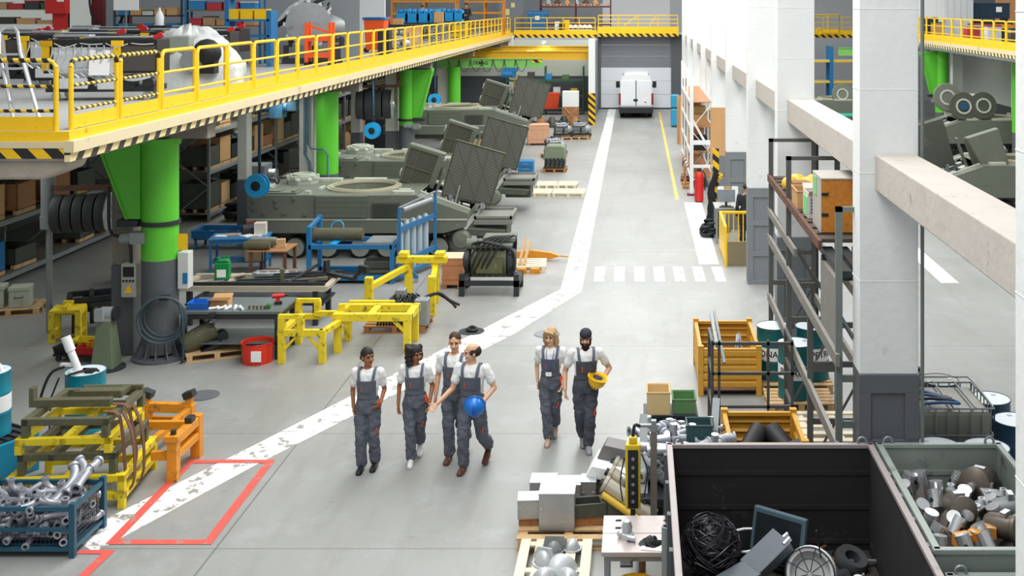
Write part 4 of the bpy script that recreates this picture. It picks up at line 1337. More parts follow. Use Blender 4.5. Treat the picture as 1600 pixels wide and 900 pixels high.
 b.out('front_lid', mat('lid_grey_olive', '#7a7b73', .5, var=.1), t, bev=.008)
 MB().prism([(5.6, .62), (5.7, .80), (6.7, .74), (6.6, .56)], .1, 1.6, 'y').bb(5.9, 6.7, .4, 1.4, .45, .88).out('transmission', OLIVE_D, t, bev=.02)
 MB().lathe([(.02, -.2), (.2, -.18), (.26, -.05), (.26, .05), (.2, .18), (.02, .2)], c=(5.55, .12, .52), n=20, rot=(90, 0, 0)).out('final_drive', OLIVE, t)
 return t
tank = make_tank('nearest olive tracked hull with its lattice engine covers raised, behind the blue cylinder rack', (-10.14, 29.0, 0))
t2 = dup(tank, (-10.14, 35.4, 0), None, 'middle olive tracked hull with raised covers, between the other two on the left')
t3 = dup(tank, (-10.14, 44.6, .75), None, 'farthest olive tracked hull, jacked up without wheels under the green jib arm')
t4 = dup(tank, (15.0, 37.1, 0), 180, 'olive tracked hull with open covers in the right-hand bay behind the concrete beam')
t5 = dup(tank, (18.2, 50.5, 0), 180, 'olive tracked hull under the right-hand mezzanine with round hatches standing open')
t6 = dup(tank, (13.2, 60.5, 0), 180, 'olive hull seen between the two big white pillars below the blue racking')
for tt in (t3,):
 for ch in list(tt.children):
  if ch.name.split('.')[0] in ('road_wheel', 'suspension_arms', 'final_drive', 'front_lid', 'transmission'):
   for g in list(ch.children):
    bpy.data.objects.remove(g)
   bpy.data.objects.remove(ch)
for tt in (t5, t6):
 for ch in list(tt.children):
  if ch.name.split('.')[0] in ('engine_cover', 'radiator_cover', 'front_lid'):
   for g in list(ch.children):
    bpy.data.objects.remove(g)
   bpy.data.objects.remove(ch)
for k, (x, y) in enumerate(((-9.6, 45.4), (-5.6, 45.4), (-9.6, 46.6), (-5.6, 46.6))):
 t = thing('jack_stand', 'dark support stand under the farthest hull, ' + ('front left', 'front right', 'rear left', 'rear right')[k], 'stand', (x, y, 0), 0, 'jack stands')
 MB().bb(-.3, .3, -.25, .25, 0, .06).prism([(-.28, .06), (.28, .06), (.12, 1.1), (-.12, 1.1)], -.14, .14, 'y').bb(-.2, .2, -.2, .2, 1.1, 1.2).out('stand', DARK, t)
for k, (px, py, Y, r, lab) in enumerate(((1480, 152, 48.4, .62, 'round olive hatch standing open on the hull beside the right green column'), (1505, 166, 48.1, .62, 'dark round hatch with a blue lens in the middle of the right-hand hull'),
                                          (1536, 165, 48.1, .6, 'dark round hatch, the right one of the pair on the right-hand hull'), (1316, 147, 58.2, .55, 'round hatch standing open on the hull seen between the white pillars'))):
 p = wp(px, py, Y)
 t = thing('vehicle_hatch', lab, 'hatch', (p.x, p.y, p.z - r), 0, 'open vehicle hatches')
 MB().lathe([(0, -.04), (r * .95, -.04), (r, 0), (r * .95, .06), (0, .06)], c=(0, 0, r), n=24, rot=(78, 0, 0)).out('lid', OLIVE_D if k in (1, 2) else OLIVE, t)
 MB().ring((0, -.07, r), r * .55, r * .42, .03, 20, rot=(78, 0, 0)).bb(-.1, .1, -.03, .1, -.2, .12).out('rim_and_hinge', OLIVE_L, t)
 if k == 1:
  MB().lathe([(0, 0), (r * .3, 0), (r * .3, .03), (0, .03)], c=(0, -.09, r), n=18, rot=(78, 0, 0)).out('lens', DBLUE, t)
p = wp(1514, 158, 49.2)
t = thing('turret_cylinder', 'pale olive cylinder with a blue end lying on the right-hand hull', 'cylinder', (p.x, p.y, 1.80), 0)
MB().lathe([(0, -.9), (.42, -.9), (.46, -.8), (.46, .6), (.4, .7), (0, .7)], c=(0, 0, .46), n=24, rot=(90, 0, 55)).out('body', OLIVE_L, t)
MB().lathe([(0, 0), (.43, 0), (.43, .12), (0, .12)], c=(.50, -.62, .46), n=24, rot=(90, 0, 55)).out('blue_end', BLUE, t)
t = thing('teal_frame', 'teal painted steel frame in front of the hull between the white pillars', 'frame', (10.5, 56.7, 0), 0)
b = MB()
b.tube([(-.9, 0, 0), (-.9, 0, .85), (-.8, 0, 1.0), (.6, 0, 1.0), (.75, 0, .85), (.75, 0, 0)], .07, 8)
b.tube([(-.9, .6, 0), (-.9, .6, .85), (-.8, .6, 1.0), (.6, .6, 1.0), (.75, .6, .85), (.75, .6, 0)], .07, 8)
b.bar((-.9, 0, .5), (.75, 0, .5), .08).bar((-.9, 0, .9), (-.9, .6, .9), .08).bar((.75, 0, .9), (.75, .6, .9), .08)
b.out('frame', mat('teal_paint', '#2fa58c', .45), t)
# ================================================================ green jib-crane columns
def jib_column(label, loc, H, grey, bracket, arm, r=.31):
 t = thing('jib_crane', label, 'crane', loc, 0, 'green jib cranes')
 MB().lathe([(r, .12), (r, grey)], n=32).out('grey_foot', DGREY, t)
 MB().lathe([(r, grey), (r, H)], n=32).lathe([(r + .04, H - .12), (r + .04, H)], n=32).out('column', GREEN, t)
 b = MB().lathe([(r + .02, 0), (r + .17, 0), (r + .17, .05), (r + .02, .08)], n=32)
 for k in range(14):
  a = 2 * PI * k / 14
  c, s = math.cos(a), math.sin(a)
  b.add([(c * r - s * .012, s * r + c * .012, .06), (c * (r + .15) - s * .012, s * (r + .15) + c * .012, .06), (c * r - s * .012, s * r + c * .012, .36),
               (c * r + s * .012, s * r - c * .012, .06), (c * (r + .15) + s * .012, s * (r + .15) - c * .012, .06), (c * r + s * .012, s * r - c * .012, .36)],
              [(0, 1, 2), (3, 5, 4), (1, 4, 5, 2), (0, 3, 4, 1)])
 b.out('foot_flange', DGREY, t)
 if bracket:
  zt, zb, w, s = bracket       # top z, bottom z, width, side (-1 left, 1 right)
  b = MB().prism([(s * r * .9, zb), (s * (r + .24), zb), (s * (r + w), zt), (s * r * .9, zt)], -.17, -.14, 'y')
  b.prism([(s * r * .9, zb), (s * (r + .24), zb), (s * (r + w), zt), (s * r * .9, zt)], .14, .17, 'y')
  b.prism([(s * (r + .2), zb), (s * (r + .24), zb), (s * (r + w), zt), (s * (r + w - .05), zt)], -.2, .2, 'y')
  b.bb(min(s * r * .5, s * (r + w)), max(s * r * .5, s * (r + w)), -.2, .2, zt, zt + .1)
  b.out('bracket', GREEN, t)
  MB().ring((0, 0, zb - .12), r + .035, r, .08, 32).bb(min(s * r, s * (r + .4)), max(s * r, s * (r + .4)), -.2, .1, zb - .14, zb - .02).out('clamp_ring', DARK, t)
  MB().bb(-.05 + s * .35, .2 + s * .35, -.4, -.15, zb - .42, zb - .22).cyl((s * .05 - .1, -.3, zb - .3), (s * .6, -.3, zb - .34), .09, n=12).out('slewing_motor', GALV, t)
 if arm:
  x0, x1, za = arm
  b = MB().bb(x0, x1, -.09, .09, za - .2, za + .2).bb(x0, x1, -.14, .14, za + .18, za + .22).bb(x0, x1, -.14, .14, za - .22, za - .18)
  b.out('jib_arm', mat('pale_green_paint', '#7dbb62', .45), t)
  lettering('DEMAG', .22, .004, 'lettering', mat('lettering_black', '#14161c'), t, ((x0 + x1) / 2 + .1, -.10, za))
  MB().bb(x1 - .5, x1 - .02, -.1, -.092, za + .02, za + .17).out('hazard_plate', HAZ_X, t)
  MB().bb(x1 - 1.9, x1 - 1.2, -.16, .16, za - .42, za - .22).cyl((x1 - 2.0, -.1, za - .55), (x1 - 1.45, -.1, za - .55), .16, n=16).bb(x1 - 1.5, x1 - 1.3, -.12, .12, za - .75, za - .22).out('hoist', BLUE, t)
  MB().cyl((x1 - 1.35, 0, za - .75), (x1 - 1.35, 0, za - 2.7), .012, n=6).tube([(x1 - 1.35, 0, za - 2.7), (x1 - 1.27, 0, za - 2.8), (x1 - 1.35, 0, za - 2.9), (x1 - 1.42, 0, za - 2.83)], .03, 8, fine=3).bb(x1 - 1.42, x1 - 1.28, -.05, .05, za - 2.72, za - 2.55).out('hook', YEL, t)
  b = MB()
  for k in range(7):
   xa = x0 + 1.6 + k * .55
   b.tube([(xa, -.12, za + .2), (xa + .12, -.14, za - .2 - .12 * (k % 2)), (xa + .3, -.14, za - .42), (xa + .5, -.12, za - .15), (xa + .55, -.12, za + .2)], .014, 6, fine=3)
  b.out('festoon_cable', BLACK, t)
 return t
jib_column('green jib-crane column with a grey foot nearest the camera on the left', (-8.96, 21.0, 0), 4.12, 1.86, (4.02, 2.62, .78, -1), None, .33)
jib_column('second green jib-crane column, beside the nearest hull', (-8.96, 32.3, 0), 4.12, 1.75, None, None)
jib_column('third green jib-crane column with a tapering bracket on its right', (-8.96, 43.4, 0), 4.12, 1.95, (4.05, 2.25, .72, 1), None, .3)
jib_column('farthest green jib-crane column carrying the long pale green arm', (-8.96, 54.6, 0), 3.58, 1.2, None, (-1.9, 4.3, 3.78), .3)
for k, (x, y, lab) in enumerate(((15.05, 55.5, 'green crane column under the right mezzanine close to the big white pillar'), (15.9, 46.6, 'green crane column at the right picture edge under the mezzanine'))):
 t = jib_column(lab, (x, y, 0), 4.45, 1.3, (4.2, 2.2, .75, -1) if k == 0 else None, None, .33)
 MB().bb(-.22, .08, -.36, -.33, 1.55, 2.0).out('fire_notice', RED, t)
 MB().bb(-.14, .0, -.365, -.36, 1.62, 1.93).out('notice_symbol', WHITE, t)
t = thing('hose_coil', 'dark blue-grey hose coiled on the foot of the nearest green column', 'hose', (-8.72, 20.58, .45), 0)
b = MB()
for k in range(3):
 b.torus((0, -.04 * k, .42 - .02 * k), .36 + .03 * k, .022, 30, 7, rot=(90, 0, 8 * k))
b.tube([(.3, -.05, .7), (.38, -.05, .3), (.36, 0, -.3), (.3, .05, -.44)], .022, 7, fine=4)
b.out('hose', mat('hose_grey_blue', '#3a4a52', .5), t)
MB().bb(-.08, .08, .0, .12, .72, .8).out('hook', DARK, t)
for k, (x, y, z, w, h, m, lab) in enumerate(((-9.5, 21.02, 1.15, .28, .62, mat('switch_box_pale', '#a9a89f', .5), 'switch box with a yellow warning triangle on the rough concrete post'),
                                              (-8.5, 21.05, 1.30, .2, .68, mat('switch_box_white', '#c9cbc8', .5), 'white switch cabinet on the right of the nearest green column'))):
 t = thing('switch_box', lab, 'switch box', (x, y, z), 0)
 MB().bb(-w / 2, w / 2, -.14, .1, 0, h).out('body', m, t, bev=.01)
 if k == 0:
  MB().bb(-.1, .1, -.15, -.14, h * .62, h * .92).out('display', BLACK, t)
  MB().prism([(-.08, .08), (.08, .08), (0, .24)], -.15, -.141, 'y').out('warning_triangle', YEL, t)
  b = MB()
  for i in range(4):
   b.cyl((-.09 + i * .06, -.14, h * .5), (-.09 + i * .06, -.16, h * .5), .02, n=8)
  out_each(b, 'buttons', BLACK, t)
 else:
  MB().bb(-.09, .09, -.15, -.14, h + .05, h + .35).out('yellow_label', YEL, t)
  MB().bb(.0, .09, -.15, -.14, .1, .3).out('blue_label', BLUE, t)
t = thing('cable_conduit', 'bent dark conduit running down the rough concrete post', 'cable', (-9.62, 21.0, 1.2), 0)
MB().tube([(-.3, 0, 2.0), (-.28, -.02, 1.2), (-.05, -.03, 1.05), (.1, -.03, .95), (.13, -.02, .55)], .03, 8, fine=4).out('conduit', DARK, t)
for k, (px, py, Y, r, lab) in enumerate(((402, 290, 27.6, .29, 'blue cable reel hanging in front of the nearest hull'), (582, 204, 38.5, .28, 'blue cable reel between the second and third green columns'), (679, 156, 47, .26, 'smallest blue cable reel beside the third green column'))):
 p = wp(px, py, Y)
 hose_reel(lab, p, -8, r)
 t = thing('reel_drop_pole', 'thin hanging pole carrying the ' + ('nearest', 'middle', 'farthest')[k] + ' blue cable reel', 'pole', (p.x, p.y + .16, p.z + r + .2), 0)
 MB().bb(-.03, .03, -.03, .03, 0, 4.42 - p.z - r - .2).out('pole', DBLUE, t)
for k, (px, py, Y, r, lab, n, ln) in enumerate(((128, 333, 22.6, .39, 'dark ribbed hose reel with a grey flange left of the rough concrete post', 5, 1.05), (584, 163, 41.6, .55, 'ribbed hose reel with a bright flange between the second and third green columns', 4, 1.3))):
 p = wp(px, py, Y)
 t = thing('exhaust_hose_reel', lab, 'hose reel', p, 8, 'ribbed hose reels')
 b = MB()
 for i in range(n):
  x = -ln / 2 + (i + .5) * ln / n
  b.lathe([(r * .6, -ln / n * .5), (r * .96, -ln / n * .42), (r, 0), (r * .96, ln / n * .42), (r * .6, ln / n * .5)], c=(x, 0, 0), n=28, rot=(0, 90, 0))
 b.out('hose_coils', mat('rubber_hose', '#3b3d3d', .65, var=.15), t)
 MB().lathe([(r * .35, 0), (r * 1.05, 0), (r * 1.05, .03), (r * .8, .05), (r * .35, .05)], c=(ln / 2, 0, 0), n=32, rot=(0, 90, 0)).lathe([(.0, 0), (r * .3, 0), (r * .25, .08), (0, .08)], c=(ln / 2 + .03, 0, 0), n=18, rot=(0, 90, 0)).out('flange', STEEL, t)
 MB().bar((-ln / 2, 0, r + .12), (ln / 2 + .3, 0, r + .12), .1, .1).bar((ln / 2 + .14, 0, r + .1), (ln / 2 + .14, 0, 0), .06, .05).bar((ln / 2 + .25, 0, r + .1), (ln / 2 + .25, 0, 4.4 - p.z), .14, .14).out('bracket', RUST, t)
t = thing('air_duct', 'galvanised vertical duct hanging under the left mezzanine corner', 'duct', (-11.9, 22.6, 0), 0)
MB().cyl((0, 0, 2.2), (0, 0, 4.4), .14, n=18).cyl((0, 0, 2.1), (0, 0, 2.35), .155, n=18).out('duct', GALV, t)
MB().cyl((.02, .0, 0), (.02, 0, 2.2), .06, n=12).out('lower_pipe', GALV, t)
RK = (('galvanised pallet rack at the far left under the mezzanine', -15.4, 26, 13, 3), ('pallet rack under the mezzanine seen between the first two green columns', -13.6, 38.8, 9.5, 3), ('pallet rack deep under the mezzanine beyond the second green column', -13.4, 52, 12, 4))
for k, (lab, x, y, L, bays) in enumerate(RK):
 rack(lab, (x, y, 0), L, 1.1, 3.9, (.25, 1.55, 2.75), 90, GALV, GALV, mat('rack_board', '#6f675c', .8, var=.2), bays, 'pallet racks under the mezzanine')
GM = [WOOD_D, CARD, DARK, OLIVE_D, BLUE, WOOD]
GN = ['brown wooden', 'cardboard-coloured', 'black steel', 'olive', 'blue', 'pale wooden']
cnt = {}
for k, (lab, x, y, L, bays) in enumerate(RK):
 short = ('far-left pallet rack', 'second pallet rack', 'farthest pallet rack')[k]
 n = bays * 3
 for lev, z in enumerate((.25, 1.55, 2.75)):
  for i in range(n):
   if RND.random() < .12:
    continue
   q = RND.choice([0, 1, 2, 2, 3, 3, 5, 4])
   h = RND.uniform(.35, .85)
   yy = y - L / 2 + (i // 3) * L / bays + L / bays / 2 + (i % 3 - 1) * (L / bays - .3) / 3
   t = thing('rack_crate', '%s crate, %s shelf of the %s, %s from the front' % (GN[q], ('bottom', 'middle', 'top')[lev], short, ord_name(i)), 'crate', (x + .05, yy, z), RND.uniform(-4, 4), 'crates on the ' + short)
   b = MB()
   w, d = .42, .44
   b.bb(-w, w, -d, d, .1, .13)
   b.bb(-w, w, -d, -d + .03, .1, .1 + h).bb(-w, w, d - .03, d, .1, .1 + h).bb(-w, -w + .03, -d, d, .1, .1 + h).bb(w - .03, w, -d, d, .1, .1 + h)
   b.out('sides', GM[q], t)
   b = MB()
   for s in (-1, 0, 1):
    b.bb(s * .36 - .05, s * .36 + .05, -d, d, 0, .1)
   b.out('skids', WOOD, t)
   if RND.random() < .75:
    b = MB()
    for j in range(5):
     b.box((RND.uniform(-.25, .25), RND.uniform(-.25, .25), .1 + h * RND.uniform(.6, 1.0)), (RND.uniform(.1, .3), RND.uniform(.1, .3), RND.uniform(.08, .25)), (RND.uniform(-20, 20), RND.uniform(-20, 20), RND.uniform(0, 90)))
    b.out('contents', RND.choice([DARK, OLIVE_D, RUST, GALV]), t)['kind'] = 'stuff'
for k, (x, y, z, m, lab) in enumerate(((-14.75, 22.4, 1.75, PAPER, 'pale blue-white location card on the far-left rack'), (-13.0, 36.5, 2.35, PAPER, 'white location card on the rack behind the first green column'))):
 t = thing('location_card', lab, 'sign', (x, y, z), 0, 'rack location cards')
 MB().bb(-.17, .17, -.005, .005, 0, .3).out('card', m, t)
 MB().bb(-.17, .17, -.008, -.005, 0, .08).out('blue_band', BLUE, t)
for k, (x, y, s, lab) in enumerate(((-12.2, 34.4, .62, 'heap of black hoses on the floor behind the first green column'), (-12.0, 26.8, .6, 'heap of black hoses on pallets left of the rough concrete post'))):
 t = thing('hose_heap', lab, 'hose', (x, y, 0), 0, 'black hose heaps')
 b = MB()
 for i in range(12):
  a = i * .9
  b.torus((.32 * math.cos(a) * s, .3 * math.sin(a) * s, .1 + .065 * i * s), .55 * s * (1 - .03 * i), .06, 20, 7, rot=(RND.uniform(-25, 25), RND.uniform(-25, 25), 0))
 b.out('hoses', BLACK, t)
pallet('pallet under the pale olive cases at the left picture edge', (-13.45, 24.1, 0), 15, WOOD)
for k, (x, y, sx, h) in enumerate(((-13.75, 23.95, .42, .48), (-13.25, 24.05, .4, .44), (-13.5, 24.35, .45, .3))):
 t = thing('ammo_case', 'pale olive steel case on the pallet at the left picture edge, ' + ('left one', 'right one', 'behind the others')[k], 'case', (x, y, .144), 15, 'pale olive cases')
 MB().bb(-sx / 2, sx / 2, -.17, .17, 0, h * .8).out('body', OLIVE_L, t, bev=.012)
 MB().bb(-sx / 2 - .01, sx / 2 + .01, -.18, .18, h * .8, h).out('lid', OLIVE_L, t, bev=.012)
 MB().tube([(-.08, -.18, h * .55), (-.08, -.22, h * .5), (.08, -.22, h * .5), (.08, -.18, h * .55)], .01, 6).out('handle', DARK, t)
t = thing('yellow_trestle', 'small bright yellow steel trestle standing alone on the left floor', 'trestle', (-11.25, 22.1, 0), 12)
b = MB()
for i in (-1, 1):
 for j in (-1, 1):
  b.box((i * .24, j * .2, .3), (.11, .09, .6))
 b.bb(i * .24 - .05, i * .24 + .05, -.24, .24, .52, .62)
 b.bb(i * .24 - .05, i * .24 + .05, -.2, .2, .14, .22)
b.bb(-.28, .28, -.24, .24, .58, .64).bb(-.24, .24, .12, .2, .45, .55)
b.out('frame', YEL2, t, bev=.006)
MB().bb(-.05, .05, -.22, .22, .64, .70).bb(-.12, .06, .1, .2, .64, .73).out('top_bar', YEL2, t)
t = table('assembly_bench', 'dark steel bench with loose olive frames left of the rough concrete post', 'bench', (-10.75, 22.9, 0), (1.3, .9, .62), 0, DARK, DARK, .1, .08, None, None, .1)
for k, (x, y, z, a, lab) in enumerate(((-10.95, 22.9, .62, 25, 'welded olive frame lying on the dark bench'), (-10.9, 24.6, 0, -20, 'welded olive frame lying on the floor behind the dark bench'))):
 t = thing('weld_frame', lab, 'frame', (x, y, z), a, 'loose olive frames')
 b = MB().bar((-.6, -.3, .06), (.5, -.3, .06), .1).bar((-.6, .3, .06), (.5, .3, .06), .1).bar((-.6, -.3, .06), (-.6, .3, .06), .1).bar((.5, -.3, .06), (.5, .3, .06), .1)
 b.bar((.5, -.3, .08), (.8, -.1, .28), .08).bar((-.2, -.3, .1), (-.2, .3, .1), .08)
 b.out('frame', OLIVE_F if k else DARK, t)
t = thing('bench_grinder', 'grinder on an olive pedestal in front of the rough concrete post', 'grinder', (-9.66, 20.35, 0), 0)
MB().lathe([(0, 0), (.33, 0), (.33, .03), (.28, .05), (0, .05)], n=24).out('base_plate', DARK, t)
MB().loft([[V((sx * a, sy * a, z)) for sx, sy in ((-1, -1), (1, -1), (1, 1), (-1, 1))] for a, z in ((.2, .05), (.12, .88))], smooth=False).out('pedestal', mat('olive_pedestal', '#6d7a5f', .55), t, bev=.01)
MB().cyl((-.08, -.0, 1.0), (.14, 0, 1.0), .12, n=18).bb(-.12, .12, -.12, .12, .86, .94).bb(-.13, .02, -.2, -.1, .9, 1.12).out('motor', mat('grinder_grey', '#9fa3a3', .5), t)
MB().cyl((.14, 0, 1.0), (.2, 0, 1.0), .13, n=20).cyl((-.14, 0, 1.0), (-.2, 0, 1.0), .13, n=20).out('grinding_wheels', DARK, t)
t = thing('tray_dolly', 'low black dolly with trays beside the olive grinder pedestal', 'dolly', (-10.3, 20.9, 0), -8)
MB().bb(-.5, .5, -.25, .25, .1, .14).out('platform', BLACK, t)
for x in (-.42, .42):
 for y in (-.2, .2):
  MB().cyl((x, y - .02, .05), (x, y + .02, .05), .05, n=12).out('castor', DARK, t)
open_bin('parts_tray', 'red metal tray on the black dolly', 'tray', (-10.1, 20.85, .14), (.46, .4, .14), -8, RED, None, .012, .12)
open_bin('parts_tray', 'yellow metal tray behind the red one on the black dolly', 'tray', (-10.42, 21.12, .14), (.44, .3, .16), -8, YEL2, None, .012, .12)
open_bin('parts_tray', 'black tray at the left end of the black dolly', 'tray', (-10.66, 20.92, .14), (.28, .36, .12), -8, BLACK, None, .012, .12)
# ================================================================ benches, stands and stillages in front of the hulls
table('steel_workbench', 'long dark steel workbench beside the nearest green column', 'workbench', (-7.6, 21.35, 0), (1.9, 1.05, .9), 0, mat('scuffed_bench_top', '#6a7371', .45, .2, var=.2, dirt='#4b5250', dirt_amt=.1), DARK, .09, .05, .3, None, .1)
open_bin('parts_tray', 'bright blue plastic tray with cables on the steel workbench', 'tray', (-8.25, 21.1, .9), (.34, .3, .12), 0, mat('blue_tray', '#1f68c4', .4), None, .01, .1)
carton('open cardboard tray of white fittings on the steel workbench', (-7.92, 21.25, .9), (.36, .26, .12), 5, CARD, None, True)
for k in range(5):
 t = thing('plastic_fitting', 'white plastic fitting lying on the steel workbench, %s from the left' % ORD[k], 'fitting', (-7.95 + k * .13, 20.98 + .03 * (k % 2), .9), 30 + 24 * k, 'white fittings on the workbench')
 MB().cyl((-.09, 0, .025), (.07, 0, .025), .025, n=10).cyl((.05, 0, .025), (.1, 0, .03), .035, n=10).out('fitting', WHITE, t)
for k in range(6):
 t = thing('small_bolt', 'small brown bolt in a row on the steel workbench, %s from the left' % ORD[k], 'bolt', (-7.28 + k * .07, 20.98 + .02 * (k % 2), .9), 0, 'bolts on the workbench')
 MB().cyl((0, 0, 0), (0, 0, .05), .016, n=8).cyl((0, 0, .05), (0, 0, .065), .028, n=6).out('bolt', RUST, t)
t = thing('power_drill', 'red and black power tool at the right end of the steel workbench', 'tool', (-6.85, 21.35, .9), 20)
MB().cyl((-.12, 0, .16), (.1, 0, .16), .045, n=14).bb(-.05, .02, -.025, .025, .02, .15).out('body', RED, t)
MB().cyl((.1, 0, .16), (.18, 0, .16), .025, .012, n=12).bb(-.08, .06, -.04, .04, 0, .05).out('chuck_and_battery', BLACK, t)
t = thing('green_block', 'small green block on the right of the steel workbench', 'block', (-6.95, 21.05, .9), 10)
MB().bb(-.05, .05, -.04, .04, 0, .08).cyl((0, 0, .08), (0, 0, .1), .02).out('block', mat('green_plastic', '#2b8a3c', .4), t)
t = thing('pipe_vice', 'dark pipe clamp on the front edge of the steel workbench', 'vice', (-7.9, 20.72, .72), 0)
MB().bb(-.05, .05, 0, .12, .1, .18).torus((0, -.02, 0), .07, .014, 18, 6, rot=(90, 0, 0)).bar((0, .0, .1), (0, 0, .06), .02).out('clamp', DARK, t)
pallet('pale pallet lying skewed on the floor under the steel workbench', (-7.98, 21.18, 0), 24, WOOD, 1.1, .75)
t = thing('gun_mount', 'olive cylindrical launcher part with a pale lid lying on the skewed pallet', 'cylinder', (-8.02, 21.1, .16), 25, None, (0, math.radians(-26), math.radians(25)))
MB().lathe([(0, -.34), (.17, -.34), (.19, -.3), (.19, .24), (.17, .28), (0, .28)], c=(-.08, 0, .30), n=24, rot=(90, 0, 90)).out('body', OLIVE_F, t)
MB().box((.1, -.02, .42), (.75, .16, .05), (0, -24, 0)).box((.42, -.02, .58), (.16, .2, .05), (0, -24, 0)).out('lid_rail', mat('pale_steel_blue', '#a9b1b8', .4, .4), t, bev=.01)
MB().bb(-.2, .2, -.2, .2, 0, .08).cyl((.25, -.1, .1), (.25, .1, .1), .1).out('base', DARK, t)
t = thing('waste_bucket', 'round red bucket with a dark inside below the end of the steel workbench', 'bucket', (-7.05, 20.75, 0), 0)
MB().lathe([(0, .02), (.25, .02), (.27, .0), (.29, .36), (.305, .37), (.30, .38), (.275, .36), (.255, .03), (0, .03)], n=32).out('body', mat('bucket_red', '#e0331c', .4, var=.08), t)
MB().lathe([(0, .28), (.268, .28)], n=32).out('dark_filling', BLACK, t)
MB().bb(-.02, .16, -.302, -.28, .08, .27).out('white_mark', PAPER, t)
t = thing('steel_frame_table', 'long low table of pale steel channels behind the steel workbench', 'frame table', (-7.75, 23.6, 0), 0)
b = MB()
for y in (-.55, .5):
 b.bb(-1.75, 1.35, y - .05, y + .05, .72, .82)
for x in (-1.7, -.9, -.1, .7, 1.3):
 b.bb(x - .06, x + .06, -.55, .5, .73, .80)
b.bar((-1.6, -.5, .83), (-.7, .45, .83), .12, .03).bar((-.6, -.5, .83), (.2, .45, .83), .12, .03)
b.out('channels', mat('pale_channel', '#b5ab98', .6, var=.15), t)
b = MB()
for x in (-1.5, 1.1):
 for y in (-.5, .45):
  b.bb(x - .05, x + .05, y - .05, y + .05, 0, .72)
out_each(b, 'legs', DARK, t)
MB().bb(-1.6, 1.25, -.5, .45, .40, .44).out('lower_deck', DARK, t)
b = MB()
for k, y in enumerate((-.42, -.2, .05, .3, .42)):
 b.bar((-.9 + .3 * k, y - .1, .86), (.9 + .12 * k, y + .1, .86), .05, .07)
b.bar((-1.7, -.52, .86), (1.3, -.52, .86), .05, .06).bar((.5, -.5, .84), (.9, .4, 1.05), .05)
out_each(b, 'loose_rail', DARK, t)
t = thing('jerrycan', 'green plastic canister with a white label on the pale channel table', 'canister', (-8.75, 23.6, .83), 10)
MB().bb(-.15, .15, -.11, .11, 0, .36).prism([(-.15, .36), (.15, .36), (.12, .42), (-.05, .42)], -.1, .1, 'y').out('body', mat('canister_green', '#168a47', .4), t, bev=.025)
MB().cyl((-.09, 0, .38), (-.09, 0, .46), .04, n=12).tube([(0, 0, .4), (.02, 0, .47), (.12, 0, .47), (.13, 0, .38)], .018, 7).out('cap_and_handle', mat('canister_green', '#168a47'), t)
MB().bb(-.1, .08, -.118, -.11, .06, .22).out('label_sticker', PAPER, t)
for k, (x, y, a, m, lab) in enumerate(((-6.95, 23.4, 20, OLIVE_F, 'dark bent steel bracket on the pale channel table'), (-6.3, 23.75, -35, DARK, 'black angle arm sticking out over the end of the pale channel table'), (-7.7, 23.9, 5, STEEL, 'flat steel ladder section on the pale channel table'))):
 t = thing('steel_part', lab, 'steel part', (x, y, .83), a, 'parts on the channel table')
 b = MB().bb(-.5, .45, -.06, .06, 0, .06).bb(-.5, -.42, -.06, .06, .06, .3 if k < 2 else .08)
 if k == 1:
  b.bar((.4, 0, .03), (.75, 0, .28), .06).bb(.6, .85, -.05, .05, .2, .34)
 if k == 2:
  b.bb(-.5, .45, .2, .26, 0, .06)
  for i in range(5):
   b.bb(-.45 + i * .2, -.41 + i * .2, .0, .22, .01, .05)
 b.out('part', m, t)
t = table('work_trolley', 'blue two-tier work trolley covered with papers near the first post', 'trolley', (-9.9, 27.9, 0), (1.4, .8, .86), 8, BLUE, BLUE, .05, .04, .28, None, .1)
for k in range(5):
 p = V((-10.35 + k * .22, 27.85 + .12 * (k % 3), .86))
 t = thing('paper_pile', 'loose white papers on the blue work trolley, %s from the left' % ORD[k], 'paper', p, 20 * k, 'papers on the blue trolley')
 MB().bb(-.15, .15, -.11, .11, 0, .012 + .01 * (k % 2)).out('sheets', PAPER if k != 1 else CARD, t)
carton('pale carton with a red mark on the right of the blue trolley', (-9.45, 28.05, .86), (.28, .25, .3), 8, mat('pale_carton', '#dcd3c4', .8))
carton('brown carton on the lower shelf of the blue trolley', (-9.5, 27.75, .28), (.4, .3, .34), 4, mat('beige_carton', '#c9b394', .8))
t = thing('tool_case', 'black toolbox with handle on the blue trolley', 'case', (-9.75, 28.15, .86), 30)
MB().bb(-.2, .2, -.1, .1, 0, .15).prism([(-.1, .15), (.1, .15), (0, .24)], -.19, .19, 'x').out('body', DARK, t, bev=.01)
MB().tube([(-.08, 0, .22), (-.08, 0, .3), (.08, 0, .3), (.08, 0, .22)], .012, 6).out('handle', RED, t)
open_bin('scrap_tray', 'long blue tray trolley of mixed scrap behind the first green column', 'tray', (-11.1, 30.6, .3), (1.9, .8, .2), 0, BLUE, None, .02)
t = thing('trolley_base', 'blue legs and frame under the long scrap tray', 'frame', (-11.1, 30.6, 0), 0)
b = MB()
for x in (-.85, .85):
 for y in (-.35, .35):
  b.bb(x - .03, x + .03, y - .03, y + .03, 0, .3)
b.bb(-.9, .9, -.38, .38, .26, .298)
b.out('frame', BLUE, t)
for k in range(14):
 t = thing('scrap_part', 'small metal part in the long blue tray, %s from the left' % ord_name(k), 'scrap', (-11.9 + k * .12, 30.5 + .14 * (k % 3 - 1), .33), 40 * k, 'scrap parts in the blue tray')
 MB().lathe([(.02, 0), (.07, 0), (.08, .05), (.05, .1), (.02, .1)], n=10).out('part', [STEEL, DARK, CARD, RUST][k % 4], t)
t = thing('stillage_frame', 'long blue steel stillage frame in front of the nearest hull', 'frame', (-6.75, 27.0, 0), 0)
